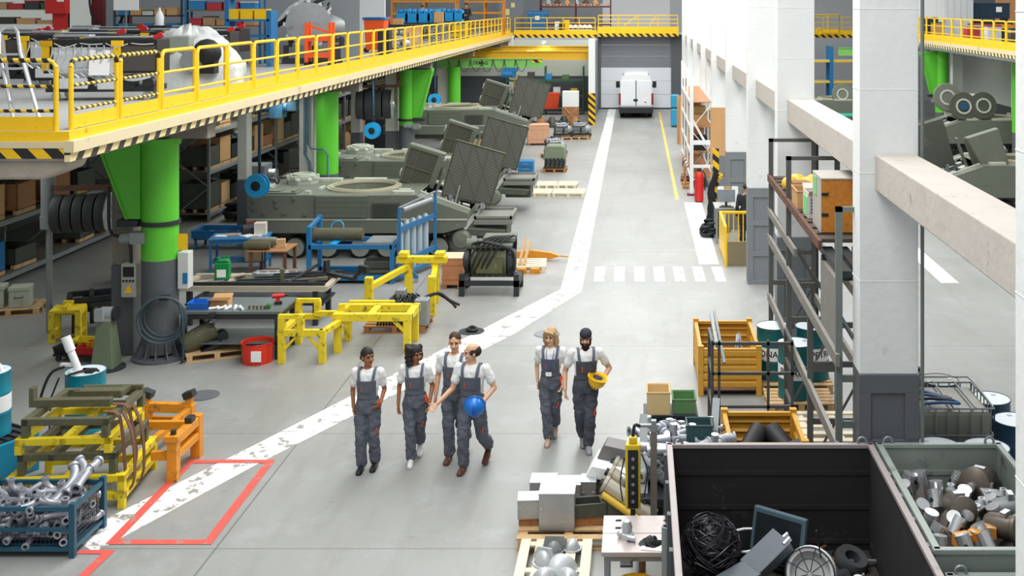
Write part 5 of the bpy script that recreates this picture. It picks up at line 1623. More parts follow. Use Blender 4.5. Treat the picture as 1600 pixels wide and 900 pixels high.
b = MB()
for x, h in ((-1.05, 1.35), (.92, .95)):
 for y in (-.45, .45):
  b.bb(x - .05, x + .05, y - .05, y + .05, 0, h if y < 0 or x > 0 else h + .1)
for y in (-.45, .45):
 b.bb(-1.05, .92, y - .05, y + .05, .82, .92)
 b.bb(-1.05, .92, y - .05, y + .05, .08, .2)
b.bar((-1.05, -.45, 1.3), (-1.05, .45, 1.4), .08).bb(-1.1, -1.0, -.45, .45, .82, .9).bb(.88, .97, -.45, .45, .82, .9)
b.out('frame', BLUE, t)
MB().bb(-.98, .9, -.42, .42, .06, .09).out('dark_deck', DARK, t)
t = thing('olive_tube', 'olive tube with a blue ring lying on the blue stillage frame', 'tube', (-7.25, 27.0, .92), 0)
MB().cyl((-.55, 0, .16), (.62, 0, .16), .15, n=20).cyl((-.6, 0, .16), (-.5, 0, .16), .17, n=20).out('tube', OLIVE_F, t)
MB().torus((.0, 0, .33), .15, .015, 20, 6, rot=(65, 0, 0)).bb(-.05, .1, -.5, .5, 0, .03).out('ring', CYAN, t)
t = thing('plank_board', 'grey board lying across the blue stillage frame', 'board', (-6.15, 27.0, .92), 0)
MB().bb(-.35, .3, -.47, .47, 0, .03).bb(-.35, .3, -.47, -.43, .03, .06).out('board', GALV, t)
t = thing('road_arm', 'dark suspension part on the deck of the blue stillage frame', 'machine part', (-6.2, 26.9, .2), 5)
MB().bb(-.4, .4, -.3, .3, .0, .1).bb(-.35, .35, -.2, .2, .1, .3).out('part', OLIVE_D, t, bev=.03)
t = table('wood_table', 'low wooden table with olive canisters left of the blue stillage frame', 'table', (-8.9, 27.3, 0), (.95, .9, .7), 0, WOOD_D, RUST, .07, .03, None, None, 0)
for k in range(3):
 t = thing('olive_canister', 'olive canister lying on the low wooden table, ' + ('nearest', 'middle', 'farthest')[k], 'canister', (-9.2, 27.02 + k * .26, .7), 0, 'olive canisters on the wooden table')
 MB().cyl((-.3, 0, .1), (.28, 0, .1), .1, n=18).cyl((.28, 0, .1), (.32, 0, .1), .085, n=18).out('canister', OLIVE_F if k < 2 else GALV, t)
t = thing('wood_block', 'small yellowish wooden block on the low wooden table', 'block', (-8.7, 27.3, .7), 10)
MB().bb(-.12, .12, -.1, .1, 0, .05).bb(-.1, .1, -.07, .07, .05, .2).out('block', WOOD, t)
pallet('brown pallet on the floor under the low wooden table', (-8.75, 27.2, 0), 0, WOOD_D, .8, .6)
t = thing('cylinder_rack', 'upright blue steel rack of pale cylinders on castors beside the aisle', 'rack', (-5.4, 27.45, 0), 0)
P0_, P1_ = V((-.28, -.8, 0)), V((.28, .8, 0))
b = MB()
b.bar((P0_.x, P0_.y, .12), (P0_.x, P0_.y, 1.78), .07).bar((P1_.x, P1_.y, .12), (P1_.x, P1_.y, 1.9), .07)
for z in (.45, 1.25):
 b.bar((P0_.x, P0_.y, z), (P1_.x, P1_.y, z + .05), .05, .12)
b.bar((P0_.x, P0_.y, .16), (P1_.x, P1_.y, .16), .07)
for q in (P0_, P1_):
 b.bar((q.x - .35, q.y, .13), (q.x + .45, q.y, .13), .06).bar((q.x, q.y, .55), (q.x + .42, q.y, .15), .04)
b.out('frame', mat('mid_blue_paint', '#2a6c9e', .5, var=.1), t)
MB().bar((P0_.x, P0_.y, 1.78), (P1_.x, P1_.y, 1.9), .05, .03).tube([(P0_.x + .05, P0_.y + .1, 1.70), (P1_.x - .05, P1_.y - .3, 1.74)], .07, 10).out('top_bar', GALV, t)
for q in (P0_, P1_):
 for dx in (-.3, .4):
  MB().cyl((q.x + dx, q.y - .02, .05), (q.x + dx, q.y + .02, .05), .05, n=12).bar((q.x + dx, q.y, .05), (q.x + dx, q.y, .13), .03).out('castor', STEEL, t)
for k in range(5):
 p = P0_.lerp(P1_, .13 + k * .175)
 t = thing('gas_cylinder', 'pale blue-grey cylinder in the blue rack, %s' % ('nearest', 'second nearest', 'middle one', 'second farthest', 'farthest')[k], 'cylinder', (-5.4 + p.x, 27.45 + p.y, .2), 0, 'cylinders in the blue rack')
 t.location.x -= .10
 MB().lathe([(0, 0), (.075, 0), (.08, .03), (.08, 1.08), (.07, 1.16), (.035, 1.2), (0, 1.2)], n=18).out('cylinder', mat('pale_blue_cylinder', '#a9bdc9', .35, .2, var=.06), t)
crate_box('reddish wooden crate standing left of the olive engine by the aisle', (-4.33, 26.35, 0), (.46, .62, .72), 0, mat('reddish_plywood', '#bd8058', .7, var=.12), None, lid_m=mat('pale_plywood', '#d2bc9c', .7))
t = thing('engine_stand', 'black low steel stand under the olive engine beside the aisle', 'stand', (-3.38, 25.85, 0), 0)
b = MB()
for x in (-.62, .62):
 b.bb(x - .06, x + .06, -.5, .5, .22, .36)
 for y in (-.44, .44):
  b.bb(x - .06, x + .06, y - .06, y + .06, 0, .5 if y < 0 else .36)
for y in (-.44, .4):
 b.bb(-.62, .62, y - .05, y + .05, .24, .34)
b.out('frame', DARK, t)
t = thing('drive_unit', 'olive cylindrical drive unit wrapped in black hoses on the black stand', 'engine', (-3.38, 25.85, .36), 0)
b = MB().cyl((-.42, -.05, .36), (.35, -.05, .36), .34, n=24)
for k in range(6):
 b.lathe([(.34, -.02), (.365, -.02), (.365, .02), (.34, .02)], c=(-.4 + k * .15, -.05, .36), n=24, rot=(0, 90, 0))
b.bb(-.3, .3, -.42, -.3, .15, .5)
b.out('drum_body', mat('olive_camouflage', '#56573a', .5, var=.3, scale=7, dirt='#8a8455', dirt_amt=.05), t)
MB().lathe([(0, 0), (.24, 0), (.3, .05), (.3, .14), (.14, .2), (0, .2)], c=(-.44, -.05, .36), n=24, rot=(0, -90, 0)).lathe([(0, 0), (.3, 0), (.33, .06), (.25, .2), (0, .2)], c=(.36, -.05, .36), n=24, rot=(0, 90, 0)).out('end_covers', DARK, t)
MB().bb(-.4, .5, -.3, .4, .68, .78).bb(-.2, .55, -.1, .45, .78, .90).cyl((-.55, -.1, .75), (-.3, -.1, .75), .13, n=16).out('top_housing', OLIVE, t, bev=.03)
b = MB()
for k in range(5):
 b.tube([(-.55 + .1 * k, -.35, .1), (-.45 + .12 * k, -.45, .45), (-.25 + .12 * k, -.38, .78), (.0 + .1 * k, -.2, .92), (.35 + .05 * k, .1, .85), (.52, .1, .5 - .05 * k)], .022, 7, fine=4)
b.tube([(-.5, -.1, .7), (-.2, -.4, .85), (.2, -.45, .8), (.52, -.3, .6), (.55, -.3, .2)], .035, 8, fine=5)
b.out('hoses', BLACK, t)
pallet('pale broken pallet with ochre chocks on the aisle edge right of the olive engine', (-2.85, 28.1, 0), 4, WOOD_W, 1.1, .9)
for k in range(3):
 t = thing('wheel_chock', 'ochre wooden chock along the front of the pale broken pallet, %s from the left' % ORD[k], 'chock', (-3.2 + k * .33, 27.58, 0), 0, 'ochre chocks')
 MB().prism([(-.15, 0), (.15, 0), (.1, .12), (-.1, .12)], -.07, .07, 'y').out('chock', ORANGE, t)
t = thing('lifting_beam', 'curved ochre lifting beam lying behind the pale broken pallet', 'beam', (-2.75, 29.0, 0), -4)
MB().prism([(-.7, .1), (-.55, .04), (.5, .04), (.75, .12), (.5, .2), (0, .26), (-.5, .2)], -.05, .05, 'y').bar((.7, 0, .12), (.95, 0, .1), .03).out('beam', ORANGE, t)
for k in range(2):
 t = thing('plank', 'loose wooden plank propped on the pale broken pallet, ' + ('left one' if k == 0 else 'right one'), 'plank', (-2.86 + k * .06, 28.0, .144), 0, 'propped planks')
 MB().bar((-.08 + .05 * k, -.25, .02), (.02 + .06 * k, .2, .6 - .08 * k), .07, .04).out('plank', WOOD, t)
t = thing('yellow_stand', 'low yellow U-shaped steel stand next to the steel workbench', 'stand', (-6.2, 21.2, 0), 0)
b = MB()
for x, y, h in ((-.37, -.55, .86), (.38, -.55, .62), (-.42, .65, .84), (-.05, .65, .84), (-.02, -.55, .86)):
 b.bb(x - .06, x + .06, y - .06, y + .06, 0 if not (x > -.1 and x < .1) else .5, h)
b.bb(-.37, .4, -.6, -.5, .50, .62).bb(-.42, -.0, .6, .7, .48, .58).bb(-.46, -.34, -.55, .65, .50, .60).bar((.38, -.55, .56), (.62, .4, .60), .1).bb(-.1, .42, .55, .65, .55, .65)
b.bb(-.48, -.0, .6, .7, .80, .88).bb(-.43, .04, -.6, -.5, .82, .9)
b.bar((-.37, -.55, .2), (-.1, -.55, .5), .05).bar((.38, -.55, .2), (.1, -.55, .5), .05).bar((-.42, .65, .2), (-.42, .2, .5), .05)
b.out('frame', YEL2, t, bev=.006)
t = thing('yellow_stand', 'long yellow steel test stand behind the four walking colleagues', 'stand', (-5.05, 21.75, 0), 0)
b = MB()
for x in (-.66, .66):
 for y in (-.45, .3):
  b.bb(x - .065, x + .065, y - .065, y + .065, 0, .62)
b.bb(-.75, .75, -.52, -.38, .60, .74).bb(-.75, .75, .23, .37, .58, .72)
for x in (-.68, -.05, .68):
 b.bb(x - .07, x + .07, -.45, .3, .6, .72)
b.bb(-.7, .2, .5, .6, .6, .72).bar((-.66, -.45, .35), (-.4, -.45, .6), .06).bar((.66, -.45, .35), (.4, -.45, .6), .06)
b.bb(-.72, -.6, -.2, -.1, .72, .84)
b.out('frame', YEL2, t, bev=.006)
pallet('brown pallet with black wiring behind the long yellow stand', (-4.9, 22.95, 0), 0, WOOD_D, 1.25, .9)
t = thing('wiring_heap', 'tangle of black cable harness lying on the brown pallet', 'cable', (-4.85, 22.9, .05), 0)
b = MB()
for k in range(16):
 a, r2 = k * 1.1, .15 + .02 * k
 b.tube([(-.4 + .06 * k, -.35, .1), (-.3 + .05 * k, -.3, .45 + .04 * (k % 4)), (-.1 + .03 * k, .0, .55 + .05 * (k % 3)), (.1 + .02 * k, .3, .35), (.4 - .03 * k, .2, .15)], .022, 6, fine=3)
b.tube([(.4, .1, .5), (.75, .15, .62), (1.0, .05, .5), (1.2, .0, .42)], .03, 7, fine=4).tube([(.4, .15, .5), (.7, .2, .6), (1.0, .25, .4), (1.1, .1, .35)], .03, 7, fine=4)
b.out('cables', BLACK, t)
MB().bb(.35, .62, -.4, -.1, .1, .62).bb(-.1, .1, -.1, .15, .5, .75).out('connector_boxes', GALV, t, bev=.02)
t = thing('yellow_stand', 'yellow lifting frame with posts standing behind the cable tangle', 'stand', (-5.0, 24.3, 0), 0)
b = MB()
for x, y, h in ((-.72, -.5, .82), (.62, -.5, .84), (-.1, .6, .95), (.5, .6, .95)):
 b.bb(x - .08, x + .08, y - .08, y + .08, 0, h)
b.bar((-.72, -.5, .6), (-.1, .6, .8), .12).bar((.62, -.5, .6), (.5, .6, .8), .12).bb(-.35, .75, .5, .7, .88, 1.02).bb(-.3, -.1, .45, .75, 1.02, 1.12).bb(.5, .7, .45, .75, 1.02, 1.12)
b.bb(-.72, .62, -.54, -.44, .15, .27)
b.out('frame', YEL2, t, bev=.006)
for k, (px, py) in enumerate(((737, 518), (318, 618), (855, 522))):
 p = fl(px, py)
 t = thing('floor_plate', ('dark drain cover with a rag beside the white stripe', 'dark patch plate on the floor right of the stack of frames', 'grey patch on the floor behind the blonde woman')[k], 'plate', (p.x, p.y, 0), 10 * k)
 MB().lathe([(0, .0), (.26, 0), (.26, .012), (0, .014)], n=20).out('plate', [DARK, mat('dark_patch', '#5a5d61', .7), mat('grey_patch', '#85898c', .7)][k], t)
 if k == 0:
  b = MB().tube([(-.1, 0, .03), (0, .06, .08), (.1, 0, .05), (.05, -.08, .04), (-.08, -.04, .04)], .035, 7, fine=3, closed=False)
  b.out('rag', BLACK, t)
for k, (x, y, rz, lab) in enumerate(((-3.55, 38.9, 0, 'whitish pallet left of the aisle stripe, front left of the group'), (-2.4, 38.9, 0, 'whitish pallet left of the aisle stripe, touching the stripe'), (-3.3, 40.6, 3, 'whitish pallet behind the front two, left part'), (-2.55, 40.6, -2, 'whitish pallet behind the front two, right part'))):
 pallet(lab, (x, y, 0), rz, WOOD_W, 1.12 if k < 2 else .72, .95, 'whitish pallets by the aisle', .15)
for k, (x, y, s, lab) in enumerate(((-3.3, 44.6, .95, 'olive covered engine on its pallet beyond the whitish pallets'), )):
 pallet('pallet under the olive covered engine', (x, y, 0), 0, WOOD_D, .95, 1.0)
 t = thing('covered_engine', lab, 'engine', (x, y, .144), 0)
 MB().bb(-.4, .4, -.4, .45, 0.02, .42).out('engine_body', OLIVE_D, t, bev=.03)
 MB().prism([(-.44, .36), (.44, .36), (.4, .82), (.3, .9), (-.3, .9), (-.4, .82)], -.42, .45, 'y').out('olive_cover', mat('olive_tarp', '#75806a', .6), t, bev=.04)
 b = MB()
 for i in range(5):
  b.tube([(-.35 + i * .17, -.45, .1), (-.3 + i * .17, -.5, .3), (-.32 + i * .15, -.46, .42)], .03, 6, fine=3)
 b.out('pipes', BLACK, t)
eng0 = None
for k, (x, y, rz, lab) in enumerate(((-3.75, 55.0, 10, 'grey engine on a pallet left of the aisle, left one of the far pair'), (-2.85, 55.2, -5, 'grey engine on a pallet left of the aisle, right one of the far pair'), (-3.65, 48.6, 20, 'dark gearbox on the floor behind the olive covered engine'))):
 pallet(('pallet under the left engine of the far pair', 'pallet under the right engine of the far pair', 'pallet under the dark gearbox')[k] + ' left of the aisle', (x, y, 0), rz, WOOD, 1.0, .8, 'pallets under engines by the aisle')
 if eng0 is None:
  eng0 = engine('loose_engine', lab, (x, y, .144), rz, .72, GALV, DARK, 'engines on pallets by the aisle')
 else:
  dup(eng0, (x, y, .144), rz, lab)
crate_box('large pinkish crate with a green mark beside the hull covers', (-4.75, 53.2, 0), (1.0, .9, .95), 8, mat('pink_plywood', '#cf9f80', .7), None, lid_m=mat('pink_plywood', '#cf9f80'))
t = thing('steel_cabinet', 'blue steel drawer cabinet by the front of the middle hull', 'cabinet', (-4.15, 41.5, 0), 0)
MB().bb(-.28, .28, -.3, .3, .05, .85).out('body', BLUE, t, bev=.01)
for i in range(4):
 d = MB().bb(-.25, .25, -.32, -.3, .1 + i * .185, .26 + i * .185).out('drawer', BLUE, t)
 MB().bb(-.12, .12, -.34, -.32, .19 + i * .185, .21 + i * .185).out('drawer_handle', STEEL, d)
t = thing('tall_cabinet', 'white board-fronted cabinet beside the striped foot of the far column', 'cabinet', (-3.45, 61.9, 0), 0)
MB().bb(-.75, .2, -.4, .4, 0, .1).out('skid', WOOD, t)
MB().bb(-.72, .18, -.35, .35, 1.0, 1.85).out('whiteboard_box', WHITE, t, bev=.02)
MB().bb(-.72, .18, -.36, .36, .1, 1.0).out('lower_body', WOOD_D, t)
MB().bar((-.6, -.37, .2), (.1, -.37, .95), .06, .03).bar((-.6, -.37, .95), (.1, -.37, .2), .06, .03).out('cross_braces', WOOD, t)
rack('dark green-shelved rack along the pale far wall left of the gate', (-5.6, 67.8, 0), 4.6, .9, 2.9, (.4, 1.2, 2.1), 0, mat('dark_green_steel', '#22543c', .5), mat('dark_green_steel', '#22543c', .5), DARK, 2, 'racks at the far wall')
for k in range(8):
 carton('%s carton on the far wall rack, %s from the left' % (BOXN[(k * 3) % 8], ORD[k]), (-7.5 + k * .52, 67.7, (2.1, 1.2)[k % 2]), (.42, .4, .3 + .08 * (k % 3)), 0, BOXM[(k * 3) % 8], 'cartons on the far rack')
open_bin('red_bin', 'orange-red plastic tub beside the far wall rack', 'tub', (-5.0, 63.5, .75), (.95, .8, .85), 0, mat('red_orange_tub', '#d94a25', .5), None, .03, .15)
t = table('parts_table', 'dark parts table under the orange-red tub', 'table', (-5.2, 63.5, 0), (2.4, 1.1, .75), 0, DARK, DARK, .08)
for k in range(5):
 t = thing('machine_part', 'dark machine part on the floor near the far wall rack, %s from the left' % ORD[k], 'machine part', (-5.9 + k * .62, 60.6 + .3 * (k % 2), 0), 30 * k, 'dark machine parts by the far rack')
 MB().lathe([(.08, 0), (.3, 0), (.33, .15), (.2, .4), (.12, .55), (.05, .55)], n=14).bb(-.3, .3, -.1, .1, .05, .35).out('part', [DARK, WOOD_D, OLIVE_D][k % 3], t)
for k, (y, z, lab) in enumerate(((62.5, 4.05, 'yellow crane girder under the far end of the mezzanine, lower one'), (67.5, 4.15, 'yellow crane girder under the far end of the mezzanine, upper one behind'))):
 t = thing('crane_girder', lab, 'girder', (-8.6, y, z - .25), 0, 'yellow crane girders')
 MB().bb(-3.2, 5.85, -.2, .2, -.2, .22).bb(-3.2, 5.85, -.28, .28, .2, .24).bb(-3.2, 5.85, -.28, .28, -.24, -.2).out('girder', mat('girder_yellow', '#e0b01f', .5), t)
 for x in (-2.4, -.4):
  MB().bb(x - .06, x + .06, -.05, .05, .24, 4.4 - z + .25).out('hanger', DARK, t)
 MB().bb(-.5, .3, -.3, .3, -.3, -.2).cyl((-.4, -.2, -.35), (.2, -.2, -.35), .18, n=14).out('trolley', DARK, t)
for k, (x, y, w, h, m, lab) in enumerate(((-11.9, 41.5, 1.2, 2.0, GREY, 'grey cupboard behind the second green column'), (-11.5, 49.5, 1.0, 1.6, DARK, 'dark cupboard behind the third green column'), (-11.4, 57, 1.6, 2.2, mat('maroon_cupboard', '#5d2a2a', .6), 'dark red cupboard deep behind the farthest hull'))):
 t = thing('steel_cupboard', lab, 'cupboard', (x, y, 0), 0, 'cupboards under the mezzanine')
 MB().bb(-w / 2, w / 2, -.3, .3, .08, h).bb(-w / 2 + .04, w / 2 - .04, -.26, .26, 0, .08).out('body', m, t, bev=.01)
 for s in (-1, 1):
  d = MB().bb(min(s * .01, s * (w / 2 - .02)), max(s * .01, s * (w / 2 - .02)), -.315, -.3, .12, h - .04).out('door', m, t)
  MB().bb(s * .06 - .012, s * .06 + .012, -.34, -.315, h * .5, h * .5 + .15).out('door_handle', STEEL, d)
crate_box('tan wooden crate behind the raised covers of the farthest hull', (-7.6, 51.5, 0), (2.2, 1.0, 2.05), 0, mat('tan_plywood', '#c7a878', .7), None)
t = thing('pipe_run', 'blue-grey compressed-air pipework on the second whitewashed post', 'pipe', (-9.45, 32.3, 0), 0)
MB().tube([(-.05, -.05, 4.0), (-.05, -.05, 2.6), (.1, -.3, 2.5), (.5, -.42, 2.5), (.62, -.42, 2.35), (.62, -.42, .3)], .025, 8).tube([(-.15, -.05, 4.0), (-.15, -.05, 2.3), (0, -.08, 2.1), (.02, -.08, 1.0)], .035, 8).out('pipes', mat('pipe_blue_grey', '#44627a', .5), t)
t = thing('chain_hoist', 'blue electric hoist with a hanging cable under the left mezzanine edge', 'hoist', (-9.8, 30.4, 3.55), 0)
MB().cyl((-.3, 0, .3), (.3, 0, .3), .16, n=16).bb(-.15, .2, -.2, .2, .0, .45).bb(.25, .55, -.12, .12, .2, .5).out('motor', DBLUE, t)
MB().bb(-.05, .05, -.05, .05, .45, .85).out('hanger', DARK, t)
MB().cyl((.0, 0, 0), (.0, 0, -1.6), .012, n=6).tube([(0, 0, -1.6), (.06, 0, -1.7), (0, 0, -1.8), (-.05, 0, -1.72)], .025, 7, fine=3).out('chain_and_hook', DARK, t)
for k, (x, y, lab) in enumerate(((-11.8, 36.4, 'grey lathe-like machine behind the nearest hull'), (-11.6, 40.4, 'green-grey milling machine behind the middle hull'))):
 t = thing('machine_tool', lab, 'machine', (x, y, 0), 0, 'machine tools under the mezzanine')
 MB().bb(-.9, .9, -.45, .45, 0, .75).bb(-.9, -.2, -.4, .4, .75, 1.45).bb(.3, .9, -.35, .35, .75, 1.1).out('bed', OLIVE_D if k else GREY, t, bev=.04)
 MB().cyl((-.2, 0, 1.1), (.05, 0, 1.1), .2, n=18).bb(-.1, .3, -.3, .3, .78, .9).out('chuck', STEEL, t)
 MB().bb(.35, .8, -.38, -.35, .8, 1.05).out('panel', BLACK, t)
# ================================================================ near left: drums, stack of frames, basket of tubes
t = thing('spill_pallet', 'blue spill pallet with a dark grating under the drum at the left edge', 'spill pallet', (-9.45, 15.75, 0), -28)
MB().bb(-.75, .75, -.6, .6, .0, .54).out('tank', mat('bright_teal_blue', '#1a86a8', .45), t, bev=.02)
b = MB().bb(-.72, .72, -.57, .57, .54, .56)
for k in range(9):
 b.bb(-.72, .72, -.55 + k * .133, -.52 + k * .133, .56, .585)
b.out('grating', DARK, t)
drum('teal oil drum with a white band on the blue spill pallet at the left edge', (-9.12, 15.72, .585), TEAL, rz=200)
MBt = thing('drum_hose', 'white hose bend on top of the drum at the left edge', 'hose', (-9.05, 15.75, 1.455), 0)
MB().tube([(-.1, 0, 0), (-.08, 0, .08), (.02, 0, .13), (.1, -.02, .06), (.14, -.05, .0)], .022, 8, fine=3).out('hose', WHITE, MBt)
drum('teal oil drum carrying a white grease pump, behind the stack of frames', (-8.42, 17.07, .15), TEAL, rz=-25)
pallet('pallet under the drum with the white pump', (-8.42, 17.07, 0), 10, WOOD, 1.0, .8, h=.148)
t = thing('grease_pump', 'white grease pump leaning on the drum lid with a black hose', 'pump', (-8.55, 16.98, 1.03), 0)
MB().cyl((.08, 0, -.0), (-.09, 0, .42), .055, n=16).cyl((-.05, 0, .33), (-.13, 0, .54), .07, n=16).lathe([(0, 0), (.14, 0), (.12, .04), (0, .04)], c=(.06, 0, 0), n=18).bb(-.2, .02, -.03, .03, .1, .14).out('pump_body', WHITE, t)
MB().tube([(-.12, -.05, .1), (-.3, -.1, .02), (-.42, -.15, -.3), (-.5, -.2, -.75), (-.5, -.25, -.98)], .02, 8, fine=4).tube([(.0, -.2, .02), (.15, -.1, .05), (.32, .05, .03), (.38, .0, -.1), (.36, -.02, -.3)], .018, 7, fine=4).tube([(-.1, -.25, .0), (-.22, -.25, -.3), (-.25, -.25, -.9)], .014, 6).out('hoses', BLACK, t)
MB().bb(.1, .3, -.05, .1, 0, .04).out('black_clip', BLACK, t)
def steel_frame(label, loc, L, D, h, leg, m, mids=2, rz=0, tk=.09):
 """welded transport frame: rails, cross members, four legs hanging down"""
 t = thing('transport_frame', label, 'frame', loc, rz, 'stacked transport frames')
 b = MB()
 for y in (-D / 2 + tk / 2, D / 2 - tk / 2):
  b.bb(-L / 2, L / 2, y - tk / 2, y + tk / 2, h - tk, h)
 for k in range(mids + 2):
  x = -L / 2 + tk / 2 + k * (L - tk) / (mids + 1)
  b.bb(x - tk / 2, x + tk / 2, -D / 2, D / 2, h - tk, h - .002)
 b.out('rails', m, t, bev=.006)
 for x in (-L / 2 + tk / 2, L / 2 - tk / 2):
  for y in (-D / 2 + tk / 2, D / 2 - tk / 2):
   MB().bb(x - tk / 2, x + tk / 2, y - tk / 2, y + tk / 2, 0, h - tk).out('leg', m, t, bev=.004)
 return t
SX, SY = -7.52, 15.25
steel_frame('lowest yellow transport frame of the stack at the left', (SX - .02, SY, 0), 1.5, 1.35, .45, 1, YEL2, 1, 6)
MB().bb(-.75, .75, -.66, -.58, .12, .22).bb(-.75, .75, .58, .66, .12, .22).bb(.66, .75, -.66, .66, .12, .22).out('lower_rails', YEL2, bpy.data.objects['transport_frame'], bev=.006)
steel_frame('lower olive transport frame in the stack at the left', (SX, SY, .45), 1.25, 1.2, .28, 1, OLIVE_F, 2, 4)
t = steel_frame('upper yellow transport frame in the stack at the left', (SX - .04, SY - .02, .73), 1.22, 1.2, .21, 1, YEL2, 1, 4)
steel_frame('topmost olive transport frame of the stack at the left', (SX, SY, .94), 1.12, 1.22, .25, 1, OLIVE_F, 0, 2)
t = thing('cross_bracket', 'olive cross piece lying over the back of the topmost frame', 'bracket', (SX + .1, SY + .28, 1.19), 2, 'cross pieces on the stack')
MB().bb(-.35, .3, -.1, .25, .0, .05).bb(-.35, .3, -.12, -.08, -.0, .1).bb(-.38, .45, .22, .28, 0, .06).bb(.2, .3, -.1, .2, .05, .08).out('plates', OLIVE_F, t, bev=.005)
t = thing('cross_bracket', 'olive channel with an upright end lying across the middle of the topmost frame', 'bracket', (SX - .05, SY - .12, 1.19), 2, 'cross pieces on the stack')
MB().bb(-.62, .45, -.06, .06, 0, .10).bb(-.62, -.56, -.06, .06, .1, .26).bb(-.5, .6, .1, .13, 0, .03).out('channel', OLIVE_F, t, bev=.005)
for k in range(2):
 t = thing('lashing_strap', 'brown lashing strap hanging down the right side of the stack of frames, ' + ('front one' if k == 0 else 'rear one'), 'strap', (SX + .64, SY - .42 + .28 * k, 0), 0, 'brown lashing straps')
 b = MB()
 pts = [(-.2, 0, 1.22), (-.02, 0, 1.20), (.05, -.01, 1.0), (.09 + .03 * k, -.02, .6), (.10, -.02, .4), (.08, .02, .22), (.14, .05, .18), (.19, .06, .4), (.16, .05, .9), (.04, .04, 1.21)]
 sp = smooth_path([V(p) for p in pts], 4)
 for i in range(len(sp) - 1):
  b.bar(sp[i], sp[i + 1], .012, .07, up=(0, 1, 0))
 b.out('strap', mat('brown_strap', '#6e4a35', .7), t)
t = thing('steel_dolly', 'ochre orange steel trestle lying on the floor right of the stack, front one', 'trestle', (-6.45, 15.95, 0), 0, 'orange trestles')
b = MB()
for y in (-.4, .42):
 b.bb(-.07, .07, y - .07, y + .07, 0, .62)
b.bb(-.06, .06, -.4, .42, .48, .6).bb(-.06, .06, -.4, .42, .28, .38).bb(-.31, .0, -.42, -.34, .28, .4).bb(-.72, 0, .34, .42, .42, .54).bb(-.1, .1, -.5, -.3, .56, .64)
b.out('frame', ORANGE, t, bev=.006)
MB().cyl((0, -.4, .62), (0, -.4, .70), .04, n=10).bb(-.05, .05, .1, .25, .6, .68).out('clamp', DARK, t)
t = thing('steel_dolly', 'ochre orange steel trestle with black saddles behind the front one', 'trestle', (-7.28, 17.35, 0), -4, 'orange trestles')
b = MB()
for x in (-.34, .34):
 b.bb(x - .07, x + .07, -.07, .07, 0, .42).bb(x - .05, x + .05, -.05, .05, .42, .55)
b.bb(-.4, .4, -.06, .06, .30, .44).bb(-.4, .4, .04, .1, .12, .2).bar((.36, 0, .36), (.22, -.95, .2), .09).bar((-.38, 0, .36), (-.55, -.5, .2), .09)
b.out('frame', ORANGE, t, bev=.006)
for x in (-.32, .34):
 MB().box((x, 0, .58), (.16, .14, .1), (0, 20 if x < 0 else -20, 0)).out('saddle', DARK, t)
t = thing('mesh_pallet', 'dark blue wire-mesh basket full of grey tubes at the lower left', 'basket', (-7.42, 13.77, 0), 0)
BW, BD, BH = 1.32, .76, .60
BM = mat('petrol_blue_paint', '#1e5268', .45, var=.08)
for x in (-BW / 2, BW / 2):
 for y in (-BD / 2, BD / 2):
  MB().bb(x - .035, x + .035, y - .035, y + .035, 0, BH + .05).out('corner_post', BM, t, bev=.006)
b = MB()
for z in (.10, BH - .02):
 for y in (-BD / 2, BD / 2):
  b.bb(-BW / 2, BW / 2, y - .02, y + .02, z - .025, z + .025)
 for x in (-BW / 2, BW / 2):
  b.bb(x - .02, x + .02, -BD / 2, BD / 2, z - .025, z + .025)
for y in (-BD / 2,):
 b.bb(-BW / 2, BW / 2, y - .02, y + .02, .31, .35)
b.out('rails', BM, t)
b = MB()
for k in range(26):
 x = -BW / 2 + BW * (k + .5) / 26
 for y in (-BD / 2, BD / 2):
  b.cyl((x, y, .1), (x, y, BH - .02 if y > 0 else .33), .0035, n=4, cap=False)
for k in range(15):
 y = -BD / 2 + BD * (k + .5) / 15
 for x in (-BW / 2, BW / 2):
  b.cyl((x, y, .1), (x, y, BH - .02), .0035, n=4, cap=False)
for k in range(9):
 z = .1 + k * .055
 for y in (-BD / 2, BD / 2):
  if y > 0 or z < .33:
   b.cyl((-BW / 2, y, z), (BW / 2, y, z), .0035, n=4, cap=False)
 for x in (-BW / 2, BW / 2):
  b.cyl((x, -BD / 2, z), (x, BD / 2, z), .0035, n=4, cap=False)
b.out('wire_mesh', DARK, t)
MB().bb(-BW / 2, BW / 2, -BD / 2, BD / 2, .08, .10).out('base_plate', BM, t)
tubes = []
for s in range(3):
 b = MB()
 pts = [[(-.26, 0, 0), (-.1, 0, .0), (.08, .02, .01), (.2, .1, .02), (.26, .2, .05)], [(-.3, 0, 0), (0, .02, 0), (.3, 0, 0)], [(-.22, 0, 0), (-.05, 0, .02), (.06, .04, .09), (.1, .06, .2)]][s]
 sp = smooth_path([V(p) for p in pts], 4)
 n = len(sp)
 rings_o = MB()
 b.tube(sp, .05, 12, cap=False)
 b.tube(sp, .038, 12, cap=False)
 for e, d in ((sp[0], sp[0] - sp[1]), (sp[-1], sp[-1] - sp[-2])):
  d = d.normalized()
  q = d.to_track_quat('Z', 'Y').to_matrix()
  rr = [[e + q @ V((r * math.cos(i * PI / 5), r * math.sin(i * PI / 5), h)) for i in range(10)] for r, h in ((.064, -.03), (.064, 0.006), (.038, 0.006), (.038, -.03))]
  b.loft(rr, closed=True, smooth=False)
 rt = thing('exhaust_tube', 'bent grey flanged tube in the wire basket', 'tube', (0, 0, -5), 0, 'grey tubes in the wire basket')
 b.out('tube', PIPEM, rt, recalc=False)
 tubes.append(rt)
BAS = V((-7.42, 13.77, 0))
